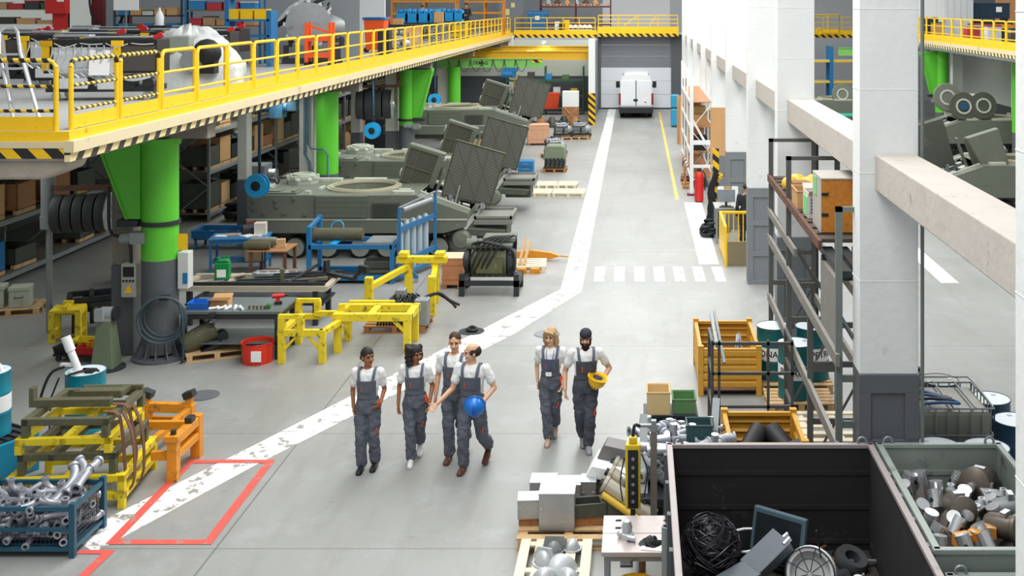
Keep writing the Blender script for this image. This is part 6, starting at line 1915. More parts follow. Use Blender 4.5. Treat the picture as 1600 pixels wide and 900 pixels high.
for k in range(96):
 lay = k // 16
 i = k % 16
 a = RND.uniform(-28, 28) + (180 if RND.random() < .5 else 0) + (RND.choice([0, 0, 70]) if lay > 3 else 60 + 60 * RND.random() if k % 3 else 0)
 u, w = i % 8, i // 8
 p = BAS + V((-.48 + .137 * u + RND.uniform(-.04, .04), -.17 + .34 * w + RND.uniform(-.06, .06), 0.16 + .078 * lay + RND.uniform(0, .03)))
 if lay > 4:
  p.x = BAS.x + (p.x - BAS.x) * .8
 r = tubes[k % 3] if k < 3 else None
 src = tubes[k % 3]
 rot = (math.radians(RND.uniform(-12, 12)), math.radians(RND.uniform(-12, 12)), math.radians(a if abs(((a + 90) % 180) - 90) > 50 or True else a))
 sc = .74
 if r:
  r.location, r.rotation_euler, r.scale = p, rot, (sc,) * 3
 else:
  dup(src, p, None, None, None, rot, sc)
for k in range(4):      # long ones over the right rim
 p = BAS + V((.36 + .05 * k, .05 + .08 * k, .62 + .03 * k))
 dup(tubes[k % 2], p, None, 'long grey tube leaning on the right rim of the wire basket, %s from the front' % ORD[k], 'grey tubes on the basket rim', (.1, -.45 + .1 * k, 1.0 + .2 * k), 1.05)
# ================================================================ right foreground: yellow stillages, pipes, boxes, skips
STILL = mat('stillage_ochre', '#cf9a34', .5, var=.1, dirt='#8d6a2c', dirt_amt=.06, dirt_scale=6)
def stillage(label, loc, L, D, H, rz=0):
 t = thing('steel_stillage', label, 'stillage', loc, rz, 'ochre steel stillages')
 f = .1
 def wall(p, q, nm):
  b = MB()
  p, q = V(p), V(q)
  n = 5
  for k in range(n):
   z0 = f + .03 + k * (H - f - .05) / n
   z1 = z0 + (H - f - .05) / n
   out = (q - p).normalized().cross(V((0, 0, 1))) * .035
   zm0, zm1 = z0 + .03, z1 - .03
   a = [p + V((0, 0, z0)), p + out + V((0, 0, zm0)), p + out + V((0, 0, zm1)), p + V((0, 0, z1))]
   c = [q + V((0, 0, z0)), q + out + V((0, 0, zm0)), q + out + V((0, 0, zm1)), q + V((0, 0, z1))]
   for i in range(3):
    b.add([a[i], c[i], c[i + 1], a[i + 1]], [(0, 1, 2, 3)])
  b.out(nm, STILL, t, recalc=False)
 x, y = L / 2, D / 2
 wall((-x, -y, 0), (x, -y, 0), 'front_wall')
 wall((x, -y, 0), (x, y, 0), 'right_wall')
 wall((x, y, 0), (-x, y, 0), 'back_wall')
 wall((-x, y, 0), (-x, -y, 0), 'left_wall')
 for i in (-1, 1):
  for j in (-1, 1):
   MB().bb(i * x - .045, i * x + .045, j * y - .045, j * y + .045, 0, H + .03).bb(i * x - .05, i * x + .05, j * y - .05, j * y + .05, H + .03, H + .05).out('corner_post', STILL, t, bev=.006)
 b = MB()
 for j in (-1, 1):
  b.bb(-x, x, j * y - .03, j * y + .03, H - .05, H)
  b.bb(j * x - .03, j * x + .03, -y, y, H - .05, H)
 b.out('top_rim', STILL, t)
 MB().bb(-x, x, -y, y, f - .02, f).out('floor_plate', RUST, t)
 return t
stillage('large ochre corrugated stillage with grey steel angles inside, right of the crossing', (1.55, 19.75, 0), .98, 1.65, .80)
for k in range(9):
 t = thing('angle_profile', 'grey steel angle standing in the large ochre stillage, %s from the left' % ord_name(k), 'profile', (1.15 + k * .1, 19.5 + .1 * (k % 4), .12), 0, 'steel angles in the ochre stillage')
 MB().bar((0, -.3, 0), (.22 - .08 * (k % 4), .55, .40 + .08 * (k % 3)), .05, .012).bar((0.02, -.3, 0.02), (.24 - .08 * (k % 4), .55, .42 + .08 * (k % 3)), .012, .05).out('angle', GALV if k % 2 else DARK, t)
stillage('smaller ochre stillage with black pipe ends close behind the dark skip', (1.72, 15.4, 0), .98, 1.15, .80)
for k in range(8):
 t = thing('black_pipe', 'black pipe piece in the smaller ochre stillage, %s from the left' % ord_name(k), 'pipe', (1.39 + (k % 4) * .2, 15.15 + .42 * (k // 4), .12 + .2 * (k % 2)), 30 * k, 'black pipes in the ochre stillage')
 MB().lathe([(.13, -.25), (.14, -.25), (.14, .25), (.13, .25), (.11, .25), (.11, -.25), (.13, -.25)], c=(0, 0, .2), n=18, rot=(70, 0, 0)).out('pipe', BLACK, t)
t = thing('frame_cart', 'dark thin steel frame rack standing between the two ochre stillages', 'frame', (1.54, 17.3, 0), 0)
b = MB()
for x in (-.42, -.32, .42, .78):
 b.bb(x - .02, x + .02, -.44, -.40, 0, 1.55)
for x in (-.42, .78):
 b.bb(x - .025, x + .025, .3, .35, 0, 1.5)
for z in (.55, 1.05, 1.5):
 b.bb(-.42, .8, -.44, -.40, z - .022, z + .022)
 b.bb(-.44, -.40, -.42, .32, z - .03, z + .03).bb(.76, .8, -.42, .32, z - .03, z + .03)
b.out('frame', mat('frame_grey', '#4e5152', .5, .2), t)
MB().bar((-.36, -.42, 1.5), (-.36, .8, 1.62), .05).bar((-.24, -.42, 1.2), (-.3, .9, 1.62), .04).out('top_bars', GALV, t)
for k, (x, y, w, h, m, lab) in enumerate(((.30, 16.6, .34, .32, mat('cream_crate', '#d9bd88', .75, var=.06), 'cream wooden box behind the pile of grey pipes'), (.68, 16.65, .34, .2, mat('green_mesh_tray', '#5f8a5a', .6), 'small green tray behind the pile of grey pipes'))):
 open_bin('parts_box', lab, 'box', (x, y, .6), (w, .4, h), 0, m, None, .015)
table('low_stand', 'steel stand under the cream box and the green tray', 'stand', (.48, 16.62, 0), (.8, .5, .6), 0, DARK, DARK, .05)
t = table('low_stand', 'low steel stand carrying the grey pipes beside the skip', 'stand', (.5, 15.05, 0), (1.1, 2.2, .45), 0, DARK, DARK, .06)
open_bin('parts_box', 'dark teal steel box in the pile of grey pipes', 'box', (.80, 14.7, .85), (.34, .3, .28), 0, mat('dark_teal_box', '#2f4f52', .5), None, .015)
pp = []
for s in range(2):
 rt = thing('grey_pipe', 'short grey pipe in the pile beside the skip', 'pipe', (0, 0, 0), 0, 'grey pipes beside the skip')
 b = MB()
 L = .2 if s else .28
 b.lathe([(.055, -L), (.075, -L), (.075, -L + .03), (.055, -L + .03), (.055, L - .03), (.075, L - .03), (.075, L), (.042, L), (.042, -L), (.055, -L)], n=16, rot=(90, 0, 0))
 b.out('pipe', mat('zinc_pipe', '#b4b8c0', .4, .5, var=.15), rt)
 if s:
  MB().lathe([(.02, 0), (.05, 0), (.05, .14), (.02, .14)], c=(0, 0, .05), n=12).out('stub', STEEL, rt)
 pp.append(rt)
q = 0
for lay in range(4):
 for i in range(4):
  for j in range(6 - lay):
   p = V((.08 + .26 * i + .1 * (lay % 2) + RND.uniform(-.04, .04), 14.35 + .3 * j + RND.uniform(-.05, .05), .53 + .13 * lay))
   if lay > 1 and i == 1 and j == 2:
    continue
   rot = (RND.uniform(-.15, .15), RND.uniform(-.1, .1), RND.uniform(-1.6, 1.6))
   if q < 2:
    pp[q].location, pp[q].rotation_euler = p, rot
   else:
    dup(pp[q % 2], p, None, None, None, rot)
   q += 1
for k, (x, y, z, a) in enumerate(((.05, 14.4, .45, 4), (1.0, 15.0, .45, -6))):
 t = thing('flat_bar', 'pale upright steel bar leaning at the ' + ('left' if k == 0 else 'right') + ' end of the pipe pile', 'bar', (x, y, z), a, 'pale bars in the pipe pile')
 MB().bar((0, -.3, 0), (.04, .25, .8), .1, .02).out('bar', GALV, t)
for k in range(5):
 t = thing('valve_rod', 'thin steel rod with a disc end beside the pipe pile, %s from the front' % ORD[k], 'rod', (.95, 14.5 + .26 * k, .62 + .04 * k), 10 - 14 * k, 'steel rods by the pipe pile')
 MB().cyl((-.25, 0, 0), (.3, 0, .03), .014, n=8).cyl((.28, 0, .03), (.31, 0, .03), .05, n=14).out('rod', STEEL, t)
pallet('brown pallet under the steel boxes left of the small steel table', (-.85, 14.05, 0), 0, WOOD, 1.25, 1.0)
SBX = mat('brushed_steel_box', '#a7a9aa', .4, .5, var=.1, dirt='#85888a', dirt_amt=.04)
for k, (x, y, z, sx, sy, sz, rz, lab) in enumerate(((-1.0, 13.95, .144, .44, .4, .46, 0, 'tall grey steel box in front on the brown pallet'), (-1.34, 13.98, .24, .32, .26, .24, 4, 'grey steel box on the left end of the brown pallet'),
             (-1.22, 14.5, .144, .34, .3, .34, 0, 'grey steel box at the back left of the brown pallet'), (-.92, 14.45, .144, .36, .3, .33, 2, 'bright steel box in the middle of the brown pallet'), (-.64, 14.5, .144, .2, .26, .34, 0, 'narrow steel box at the back right of the brown pallet'))):
 t = thing('steel_box', lab, 'box', (x, y, z), rz, 'grey steel boxes')
 MB().bb(-sx / 2, sx / 2, -sy / 2, sy / 2, 0, sz - .02).out('body', SBX, t, bev=.006)
 MB().bb(-sx / 2 - .004, sx / 2 + .004, -sy / 2 - .004, sy / 2 + .004, sz - .02, sz).bb(-sx / 2 + .02, -sx / 2 + .05, -sy / 2 - .012, -sy / 2, sz * .55, sz * .62).bb(sx / 2 - .05, sx / 2 - .02, -sy / 2 - .012, -sy / 2, sz * .55, sz * .62).out('lid', STEEL, t, bev=.003)
MB().bb(-.12, .12, -.1, .1, 0, .094).out('prop', WOOD_D, thing('wood_block', 'wooden prop under the left steel box on the brown pallet', 'block', (-1.36, 13.98, .144), 0))
t = thing('grey_hopper', 'dark grey sheet-metal hopper with a white folded lid behind the steel boxes', 'hopper', (-.24, 14.78, 0), -8)
MB().bb(-.3, .34, -.25, .25, .0, .5).out('body', mat('hopper_grey', '#6f6b6b', .5, .2), t, bev=.006)
MB().prism([(-.42, .46), (.42, .40), (.36, .52), (-.32, .62)], -.3, .28, 'y').out('white_lid', WHITE, t, bev=.01)
MB().prism([(-.3, .62), (.1, .56), (.16, .74), (-.2, .80)], -.05, .26, 'y').out('top_case', mat('hopper_grey', '#6f6b6b'), t, bev=.01)
for k in range(2):
 t = thing('olive_case', 'long open olive metal case lying on the brown pallet, ' + ('left one' if k == 0 else 'right one'), 'case', (-.62 + .38 * k, 13.98 + .08 * k, .26 - .02 * k), 10, 'long olive cases')
 b = MB().bb(-.24, .22, -.12, .12, 0, .02).bb(-.24, .22, -.12, -.10, .02, .16).bb(-.24, .22, .10, .12, .02, .16).bb(-.24, -.22, -.12, .12, .02, .16).bb(.2, .22, -.12, .12, .02, .16)
 b.out('tray', OLIVE_D, t)
 if k:
  MB().bb(-.24, .22, -.12, .12, .16, .18).out('lid', OLIVE, t)
 MB().bb(-.2, .2, -.1, .1, -.115 + .02 * k, 0).out('riser', WOOD_D, t)
for k in range(4):
 t = thing('hydraulic_actuator', 'leaning steel actuator with a yellow rod along the skip, %s' % ('nearest', 'second nearest', 'third nearest', 'farthest')[k], 'actuator', (-.05 + .06 * k, 14.0 + .32 * k, .30), -14, 'leaning actuators')
 MB().cyl((-.36, 0, .26), (.22, 0, -.06), .1, n=18).cyl((-.40, 0, .28), (-.36, 0, .26), .115, n=18).cyl((.2, 0, -.05), (.25, 0, -.08), .115, n=18).out('barrel', mat('actuator_steel', '#b3ad9c', .4, .4, var=.12), t)
 MB().cyl((-.38, -.13, .2), (.26, -.13, -.16), .042, n=12).out('yellow_rod', mat('rod_yellow', '#d8b23c', .45, var=.1), t)
 out_each(MB().bar((-.1, .0, .24), (.15, .0, .1), .08, .04).cyl((-.44, 0, .30), (-.39, 0, .275), .05, n=10), 'valve_block', DARK, t)
t = table('low_stand', 'low steel support under the leaning actuators', 'stand', (.06, 14.5, 0), (.5, 1.2, .2), 0, GALV, DARK, .05)
t = thing('control_pendant', 'upright yellow and black crane pendant beside the T-shaped post', 'control', (-.06, 13.25, .0), 0)
MB().bb(-.09, .09, -.06, .06, .66, 1.42).bb(-.05, .05, -.04, .04, 1.42, 1.5).out('yellow_body', mat('pendant_yellow', '#d7b81f', .45), t, bev=.015)
MB().bb(-.06, .06, -.075, -.06, .68, 1.36).out('black_face', BLACK, t)
b = MB()
for k in range(6):
 b.cyl((0, -.075, .76 + k * .1), (0, -.085, .76 + k * .1), .02, n=10)
out_each(b, 'buttons', GALV, t)
MB().tube([(0, 0, 1.5), (.02, .02, 1.62), (.08, .05, 1.6)], .02, 7, fine=3).tube([(.1, -.02, 1.3), (.17, -.05, 1.1), (.13, -.05, .8)], .008, 6, fine=3).tube([(-.1, -.02, 1.25), (-.15, -.05, 1.0), (-.12, -.05, .75)], .008, 6, fine=3).out('cables', BLACK, t)
MB().bb(-.03, .03, -.02, .04, .0, .66).bb(-.15, .15, -.1, .1, 0, .02).out('stand', DARK, t)
t = thing('tee_post', 'rusty grey T-shaped steel post on a splayed foot at the skip corner', 'post', (.19, 13.55, 0), 0)
MB().bb(-.04, .04, -.03, .03, .1, 1.50).out('post', mat('weathered_post', '#7f7a74', .6, .2, var=.2), t)
MB().bb(-.2, .06, -.03, .03, 1.50, 1.53).bb(-.03, .03, -.035, .035, 1.44, 1.58).out('cross_bar', GALV, t)
MB().bar((0, 0, .25), (-.16, 0, .0), .05).bar((0, 0, .25), (.1, -.1, .0), .05).bar((0, 0, .25), (0, .2, 0), .05).out('foot', DARK, t)
for k in range(2):
 t = thing('spray_can', ('white bottle on the floor', 'red-capped bottle on the floor')[k] + ' behind the small steel table', 'bottle', (-.02 + .07 * k, 13.05, 0), 0)
 MB().lathe([(0, 0), (.04, 0), (.04, .22), (.02, .27), (0, .27)], n=12).out('bottle', [WHITE, mat('amber_bottle', '#7c4a2a', .3)][k], t)
 MB().lathe([(0, .27), (.022, .27), (.02, .32), (0, .32)], n=10).out('cap', [WHITE, RED][k], t)
t = table('steel_table', 'small worn steel table with a metal casting and a black rag', 'table', (.02, 12.3, 0), (.82, .86, .80), 0, mat('pinkish_steel_top', '#b9aeaa', .4, .3, var=.08, dirt='#d09a90', dirt_amt=.03, dirt_scale=4), GALV, .05, .05, None, None, .06)
b = MB().bb(-.41, .41, -.003, .003, .80, .802)
for x in (-.24, .3):
 for y in (.3, .12):
  b.cyl((x - .03, y, .80), (x + .03, y, .802), .014, n=8)
  b.bb(x - .035, x + .035, y - .014, y + .014, .799, .802)
b.out('seam_and_slots', DARK, t)
t = thing('metal_casting', 'small shiny metal casting lying on the small steel table', 'casting', (-.12, 12.2, .802), 15)
MB().lathe([(.03, 0), (.08, .0), (.07, .05), (.05, .06), (.06, .12), (.04, .18), (.02, .19)], n=16).sph((-.06, .02, .04), (.05, .04, .04)).cyl((-.02, -.08, .04), (.06, -.12, .03), .03, n=10).out('casting', CAST, t)
t = thing('paper_sheet', 'white paper under the black rag on the small steel table', 'paper', (.17, 12.02, .802), -8)
MB().bb(-.13, .12, -.12, .11, 0, .004).out('sheet', PAPER, t)
t = thing('rag', 'crumpled black rag on the white paper on the small steel table', 'rag', (.14, 12.06, .806), 0)
b = MB()
rings = []
for i in range(7):
 a = i / 6
 rings.append([V((.12 * (1 - a * .75) * math.cos(j * PI / 8) * (1 + .28 * math.sin(j * 2.3 + i)), .10 * (1 - a * .75) * math.sin(j * PI / 8) * (1 + .25 * math.cos(j * 1.9 + i * 2)), .07 * a + .012 * math.sin(j * 1.7 + i))) for j in range(16)])
b.loft(rings)
b.out('cloth', BLACK, t)
t = thing('rolled_sheet', 'tall grey rolled tube standing between the small table and the skip', 'tube', (.22 + .28, 12.05, 0), 0)
t.location = (.475, 12.35, 0)
t.location.x = .30
t.location.y = 11.72
MB().lathe([(.045, 0), (.055, 0), (.055, 1.15), (.045, 1.15), (.04, 1.15), (.04, 0)], n=18).out('tube', GALV, t)
t = thing('yellow_basin', 'round yellow basin with a rusty inside under the small steel table', 'basin', (-.02, 11.75, 0), 0)
MB().lathe([(0, .3), (.16, .3), (.19, .28), (.21, .50), (.235, .51), (.23, .53), (.20, .52), (.17, .33), (0, .33)], n=32).out('basin', mat('basin_yellow', '#d5a21c', .4, var=.1, dirt='#7b531c', dirt_amt=.12, dirt_scale=9), t)
MB().bb(-.18, .18, -.18, .18, 0, .3).out('stand', DARK, t)
pallet('whitish pallet with pale shell castings at the bottom edge of the picture', (-.98, 12.85, 0), 90, WOOD_W, 1.4, .86)
for k, (x, y, z, s, a) in enumerate(((-1.0, 13.25, .144, .8, 20), (-.78, 13.3, .144, .7, 80), (-1.08, 12.95, .144, .9, 140), (-.88, 12.75, .144, 1.2, 30), (-1.05, 12.55, .144, .9, 200), (-.78, 12.5, .144, 1.0, 300))):
 t = thing('shell_casting', ('dark-edged angular sheet part at the back left of the whitish pallet', 'pale rounded shell at the back right of the whitish pallet', 'pale folded shell left of the middle on the whitish pallet', 'large pale helmet-shaped shell in the middle of the whitish pallet',
        'pale shell at the front left of the whitish pallet', 'pale shell at the front right of the whitish pallet')[k], 'casting', (x, y, z), a, 'pale shell castings')
 b = MB()
 rings = []
 for i in range(6):
  u = i / 5
  rings.append([V((.15 * s * math.cos(u * 1.5) * math.cos(j * PI / 9) * (1 + .15 * math.sin(j + k)), .12 * s * math.cos(u * 1.5) * math.sin(j * PI / 9), .17 * s * math.sin(u * 1.5))) for j in range(18)])
 b.loft(rings)
 if k in (0, 2):
  b.prism([(-.15, 0), (.2, .02), (.12, .16), (-.1, .2)], -.02, .0, 'y')
 b.torus((0, 0, .01), .15 * s, .012, 20, 6)
 b.out('shell', [GALV, CAST, CAST, mat('pale_shell', '#d3d8da', .35, .2, var=.06), CAST, CAST][k], t)
def skip(label, loc, L, D, H, rim, inner, outer, rimw=.07):
 t = thing('skip_container', label, 'skip', loc, 0, 'scrap skips')
 x, y, w = L / 2, D / 2, .04
 b = MB()
 b.bb(-x, x, -y, y, 0.1, .16)
 b.cur = 1
 b.bb(-x, x, y - w, y, .16, H).bb(-x, x, -y, -y + w, .16, H).bb(-x, -x + w, -y + w, y - w, .16, H).bb(x - w, x, -y + w, y - w, .16, H)
 for k in range(3):
  zz = .35 + k * (H - .5) / 2.4
  b.bb(-x + w, x - w, y - w - .012, y - w, zz, zz + .05)
 b.out('body', [inner, inner], t)
 b = MB()
 for j in (-1, 1):
  b.bb(-x - .02, x + .02, j * (y - w / 2) - rimw / 2, j * (y - w / 2) + rimw / 2, H, H + .05)
  b.bb(j * (x - w / 2) - rimw / 2, j * (x - w / 2) + rimw / 2, -y, y, H, H + .05)
 b.out('rim', rim, t, bev=.008)
 b = MB()
 for j in (-1, 1):
  for k in range(5):
   yy = -y + .2 + k * (D - .4) / 4
   b.bb(j * x - (.05 if j < 0 else -.0), j * x + (.05 if j > 0 else 0), yy - .04, yy + .04, .1, H)
 out_each(b, 'outer_rib', outer, t)
 b = MB()
 for j in (-1, 1):
  b.torus((j * (x - .12), y - .02, H + .07), .05, .015, 14, 6, rot=(90, 0, 0))
 out_each(b, 'lifting_eye', GALV, t)
 MB().bb(-x, -x + .2, -y, y, 0, .1).bb(x - .2, x, -y, y, 0, .1).out('skids', outer, t)
 return t
INNER = mat('blackened_skip_steel', '#2a2728', .7, .1, var=.35, scale=2.5, dirt='#57504c', dirt_amt=.06, dirt_scale=2.2)
skip('large open skip blackened inside with mixed scrap in the right foreground', (1.535, 11.35, 0), 2.38, 3.4, 1.45, mat('dull_pink_grey_rim', '#a39a98', .55, .2, var=.1, dirt='#7c706d', dirt_amt=.08), INNER, DGREY)
SK2 = mat('grey_green_skip', '#8c958f', .6, .1, var=.15, scale=3, dirt='#50575a', dirt_amt=.12, dirt_scale=2.5)
skip('grey-green open skip of pistons and engine parts at the right edge', (3.5, 11.78, 0), 1.42, 2.56, 1.45, mat('grey_green_rim', '#9aa39d', .55, .2, var=.1, dirt='#6e7571', dirt_amt=.08), SK2, SK2)
skip('grey open skip in front of the grey-green one at the lower right corner', (3.62, 9.6, 0), 1.5, 1.6, 1.28, mat('grey_green_rim', '#9aa39d'), SK2, SK2)
t = thing('scrap_bed', 'layer of dark fine scrap covering the bottom of the blackened skip', 'scrap', (1.535, 11.35, .16), 0)
t['kind'] = 'stuff'
def bed(x, y, h, n=22):
 b = MB()
 vs, fs = [], []
 for i in range(n):
  for j in range(n):
   u, w = i / (n - 1) - .5, j / (n - 1) - .5
   vs.append((u * x, w * y, h * (1 + .3 * math.sin(u * 19 + w * 7) * math.cos(w * 23 - u * 5)) if 0 < i < n - 1 and 0 < j < n - 1 else h * .7))
 for i in range(n - 1):
  for j in range(n - 1):
   fs.append((i * n + j, (i + 1) * n + j, (i + 1) * n + j + 1, i * n + j + 1))
 return b.add(vs, fs, True)
bed(2.28, 3.3, .16).out('scrap', mat('fine_dark_scrap', '#3d3936', .7, .2, var=.6, scale=22, bump=.8), t, recalc=False)
t = thing('scrap_bed', 'layer of oily metal scrap filling the lower half of the grey-green skip', 'scrap', (3.5, 11.78, .16), 0)
t['kind'] = 'stuff'
bed(1.32, 2.46, .80).out('scrap', mat('oily_scrap', '#6a6560', .5, .4, var=.5, scale=18, bump=.8), t, recalc=False)
SB = .34
t = thing('wire_bundle', 'large tangled ball of black wire in the left of the blackened skip', 'wire', (.80, 12.25, SB), 0)
b = MB().sph((0, 0, .3), (.24, .28, .27), 14, 9)
for k in range(130):
 a1, a2, r0 = RND.uniform(0, 6.28), RND.uniform(-.7, 1.4), RND.uniform(.9, 1.08)
 pts = []
 for i in range(5):
  a = a1 + i * .5
  z = a2 + .3 * math.sin(i + k)
  pts.append((.31 * r0 * math.cos(a) * math.cos(z), .34 * r0 * math.sin(a) * math.cos(z), .32 + .34 * r0 * math.sin(z)))
 b.tube(pts, .008, 4, fine=2, cap=False)
b.out('wires', mat('black_wire', '#2c2b33', .4, .2, var=.5, scale=30), t)
t = thing('monitor', 'old flat monitor standing tilted in the blackened skip', 'monitor', (1.55, 12.35, SB + .02), -35, None, None, 1.3)
MB().box((0, 0, .28), (.5, .06, .42), (-14, 0, 0)).out('housing', mat('teal_grey_plastic', '#4a5f68', .4), t, bev=.015)
MB().box((0, -.034, .285), (.42, .012, .34), (-14, 0, 0)).out('screen', mat('dark_screen', '#23292d', .15), t)
MB().bb(-.12, .12, -.02, .18, 0, .02).bar((0, .06, .02), (0, .04, .2), .08, .03).out('foot', DARK, t)
t = thing('electronic_unit', 'dark blue-grey equipment case lying tilted in the blackened skip', 'case', (1.13, 11.75, SB + .1), 28)
MB().box((-.2, 0, .1), (.62, .34, .16), (0, -14, 0)).out('housing', mat('slate_blue_case', '#3d4852', .45, var=.1), t, bev=.012)
MB().box((.3, .05, .3), (.5, .3, .12), (10, -30, 0)).out('hinged_lid', mat('slate_blue_lid', '#46515b', .45), t, bev=.01)
MB().cyl((.45, -.05, .42), (.53, -.05, .47), .03, n=10).cyl((.5, .06, .42), (.58, .06, .46), .025, n=10).out('connectors', STEEL, t)
MB().bb(-.3, .25, -.1, .1, -.1, .05).out('underside', DARK, t)
t = thing('wall_fan', 'white drum-shaped fan with a wire guard in the blackened skip', 'fan', (1.82, 11.75, SB + .03), -20)
MB().lathe([(0, -.2), (.16, -.19), (.25, -.1), (.27, .02), (.25, .08), (.22, .08), (.22, -.02), (0, -.03)], c=(0, 0, .27), n=30, rot=(70, 0, 0)).out('housing', mat('white_fan', '#e4e6e6', .35, var=.03), t)
b = MB()
for k in range(9):
 a = k * 2 * PI / 9
 e = Euler((math.radians(70), 0, 0)).to_matrix()
 b.tube([V((0, 0, .27)) + e @ V((r * math.cos(a), r * math.sin(a), .1)) for r in (.02, .12, .26)], .005, 5)
b.torus((0, 0, .27) if False else (0, -.09, .30), .26, .008, 30, 5, rot=(70, 0, 0)).torus((0, -.095, .30), .15, .006, 26, 5, rot=(70, 0, 0))
b.out('wire_guard', DARK, t)
MB().cyl((.1, 0, .45), (.06, -.05, .75), .008, n=6).out('rod', DARK, t)
t = thing('rubber_ring', 'small black tyre lying at the back right of the blackened skip', 'tyre', (2.38, 12.5, SB - .06), 20)
MB().lathe([(.09, -.06), (.17, -.07), (.19, -.03), (.19, .03), (.17, .07), (.09, .06), (.09, -.06)], c=(0, 0, .12), n=26, rot=(20, 10, 0)).out('tyre', mat('worn_tyre', '#3b3d3f', .7), t)
t = thing('plastic_basket', 'open tub with a white rim beside the black wire in the skip', 'basket', (1.18, 12.45, SB - .02), 25)
MB().tube([(-.18, -.14, .3), (.18, -.14, .3), (.2, .14, .36), (-.16, .14, .36)], .014, 7, closed=True, fine=3).out('rim', WHITE, t)
MB().loft([[V((sx * .12, sy * .1, .02)) for sx, sy in ((-1, -1), (1, -1), (1, 1), (-1, 1))], [V((-.18, -.14, .3)), V((.18, -.14, .3)), V((.2, .14, .36)), V((-.16, .14, .36))]], cap=False, smooth=False).out('body', DARK, t)
t = thing('foam_chunk', 'crumbled yellow foam in the front left corner of the skip', 'foam', (.66, 11.55, SB - .05), 0)
b = MB()
for k in range(9):
 b.sph((RND.uniform(-.12, .14), RND.uniform(-.15, .2), .08 + .05 * (k % 3)), (.09, .08, .07), 7, 5, rot=(30 * k, 20 * k, 0))
b.out('foam', mat('yellow_foam', '#dfae55', .9, var=.25, scale=12), t)
for k in range(20):
 x, y = RND.uniform(1.7, 2.55), RND.uniform(11.4, 12.75)
 if k > 10:
  x, y = RND.uniform(1.1, 1.7), RND.uniform(10.9, 11.4)
 c = RND.randrange(6)
 t = thing('scrap_piece', '%s scrap piece in the blackened skip, %s from the right' % (('red', 'blue', 'black', 'brown', 'grey', 'pale')[c], ord_name(k)), 'scrap', (x, y, SB - .05), 37 * k, 'small scrap in the blackened skip')
 b = MB()
 if k % 3 == 0:
  b.lathe([(.02, 0), (.07, 0), (.08, .04), (.05, .1), (.02, .1)], n=10)
 elif k % 3 == 1:
  b.bb(-.12, .1, -.05, .05, 0, .07).bb(.02, .08, -.08, .08, .02, .1)
 else:
  b.bar((-.2, 0, .03), (.2, .03, .07), .035)
  b.bar((-.18, 0, .03), (-.2, .15, .05), .03)
 b.out('piece', [RED, BLUE, BLACK, RUST, GALV, WHITE][c], t, bev=.005)
t = thing('plank', 'short brown board lying in the blackened skip in front of the monitor', 'board', (1.45, 11.6, SB + .12), 35)
MB().box((0, 0, .06), (.42, .16, .02), (8, -6, 0)).out('board', WOOD_D, t)
t = thing('lamp_housing', 'dark lamp housing lying beside the fan in the skip', 'housing', (2.1, 12.1, SB - .05), 30)
MB().bb(-.2, .2, -.1, .1, 0, .14).cyl((-.2, 0, .08), (.2, 0, .08), .09, n=14).out('housing', DARK, t, bev=.02)
SHINY = mat('shiny_aluminium', '#d9dadc', .25, .8, var=.1)
BRZ = mat('oily_bronze', '#736a60', .4, .5, var=.2)
pz = 1.08
pist = []
for k in range(24):
 x = 3.0 + .30 * (k % 4) + RND.uniform(-.06, .06)
 y = 11.3 + .3 * (k // 4) + RND.uniform(-.1, .1)
 x, y = max(3.02, min(3.98, x)), min(12.8, y)
 rot = (RND.uniform(-.5, .9), RND.uniform(-.6, .6), RND.uniform(0, 6))
 lab = 'shiny aluminium piston lying on the scrap in the grey-green skip'
 if not pist:
  t = thing('piston', lab, 'piston', (x, y, pz), 0, 'pistons in the grey-green skip', rot)
  MB().lathe([(0, 0), (.068, 0), (.075, .005), (.075, .14), (.069, .14), (.069, .147), (.075, .147), (.075, .17), (.069, .17), (.069, .177), (.075, .177), (.075, .19), (0, .19)], n=24).out('crown', SHINY, t)
  MB().cyl((-.078, 0, .08), (.078, 0, .08), .025, n=14).out('pin', DARK, t)
  pist.append(t)
 else:
  dup(pist[0], (x, y, pz), None, None, None, rot)
for k, (x, y, s, m, lab) in enumerate(((3.88, 12.72, 1.25, BRZ, 'big oily bronze motor lying at the back of the grey-green skip'), (3.45, 12.05, 1.05, BRZ, 'grey-bronze cylinder sleeve in the middle of the grey-green skip'), (3.8, 11.6, 1.0, BRZ, 'oily cylinder sleeve near the front of the grey-green skip'), (4.0, 12.05, .9, GALV, 'dark grey pump body at the right wall of the grey-green skip'))):
 t = thing('motor_part', lab, 'machine part', (x, y, pz), -35 + 40 * k, 'motor parts in the grey-green skip')
 MB().lathe([(.03, -.2 * s), (.1 * s, -.2 * s), (.12 * s, -.16 * s), (.12 * s, .1 * s), (.14 * s, .12 * s), (.14 * s, .16 * s), (.06 * s, .2 * s), (.03, .2 * s)], c=(0, 0, .12), n=22, rot=(80, 0, 0)).out('body', m, t)
 out_each(MB().lathe([(.03, 0), (.05, 0), (.05, .1), (.03, .1)], c=(0, -.2 * s, .14), n=14, rot=(80, 0, 0)).bb(-.06, .06, -.03, .03, .2, .28), 'shaft', STEEL, t)
for k, (x, y, a, lab) in enumerate(((3.68, 12.1, 55, 'long silver cover plate in the middle of the grey-green skip'), (3.95, 12.4, 10, 'silver bracket plate with round holes at the back right of the skip'), (3.55, 12.45, 120, 'silver rocker cover left of the bronze motor in the skip'))):
 t = thing('cover_plate', lab, 'plate', (x, y, pz + .05), a, 'silver plates in the grey-green skip')
 MB().box((0, 0, .06), (.4 - .08 * k, .13, .04), (14, 10, 0)).out('plate', SHINY, t, bev=.01)
 out_each(MB().ring((-.1, 0, .07), .05, .03, .04, 16).ring((.1, 0, .06), .04, .022, .05, 16), 'bosses', CAST, t)
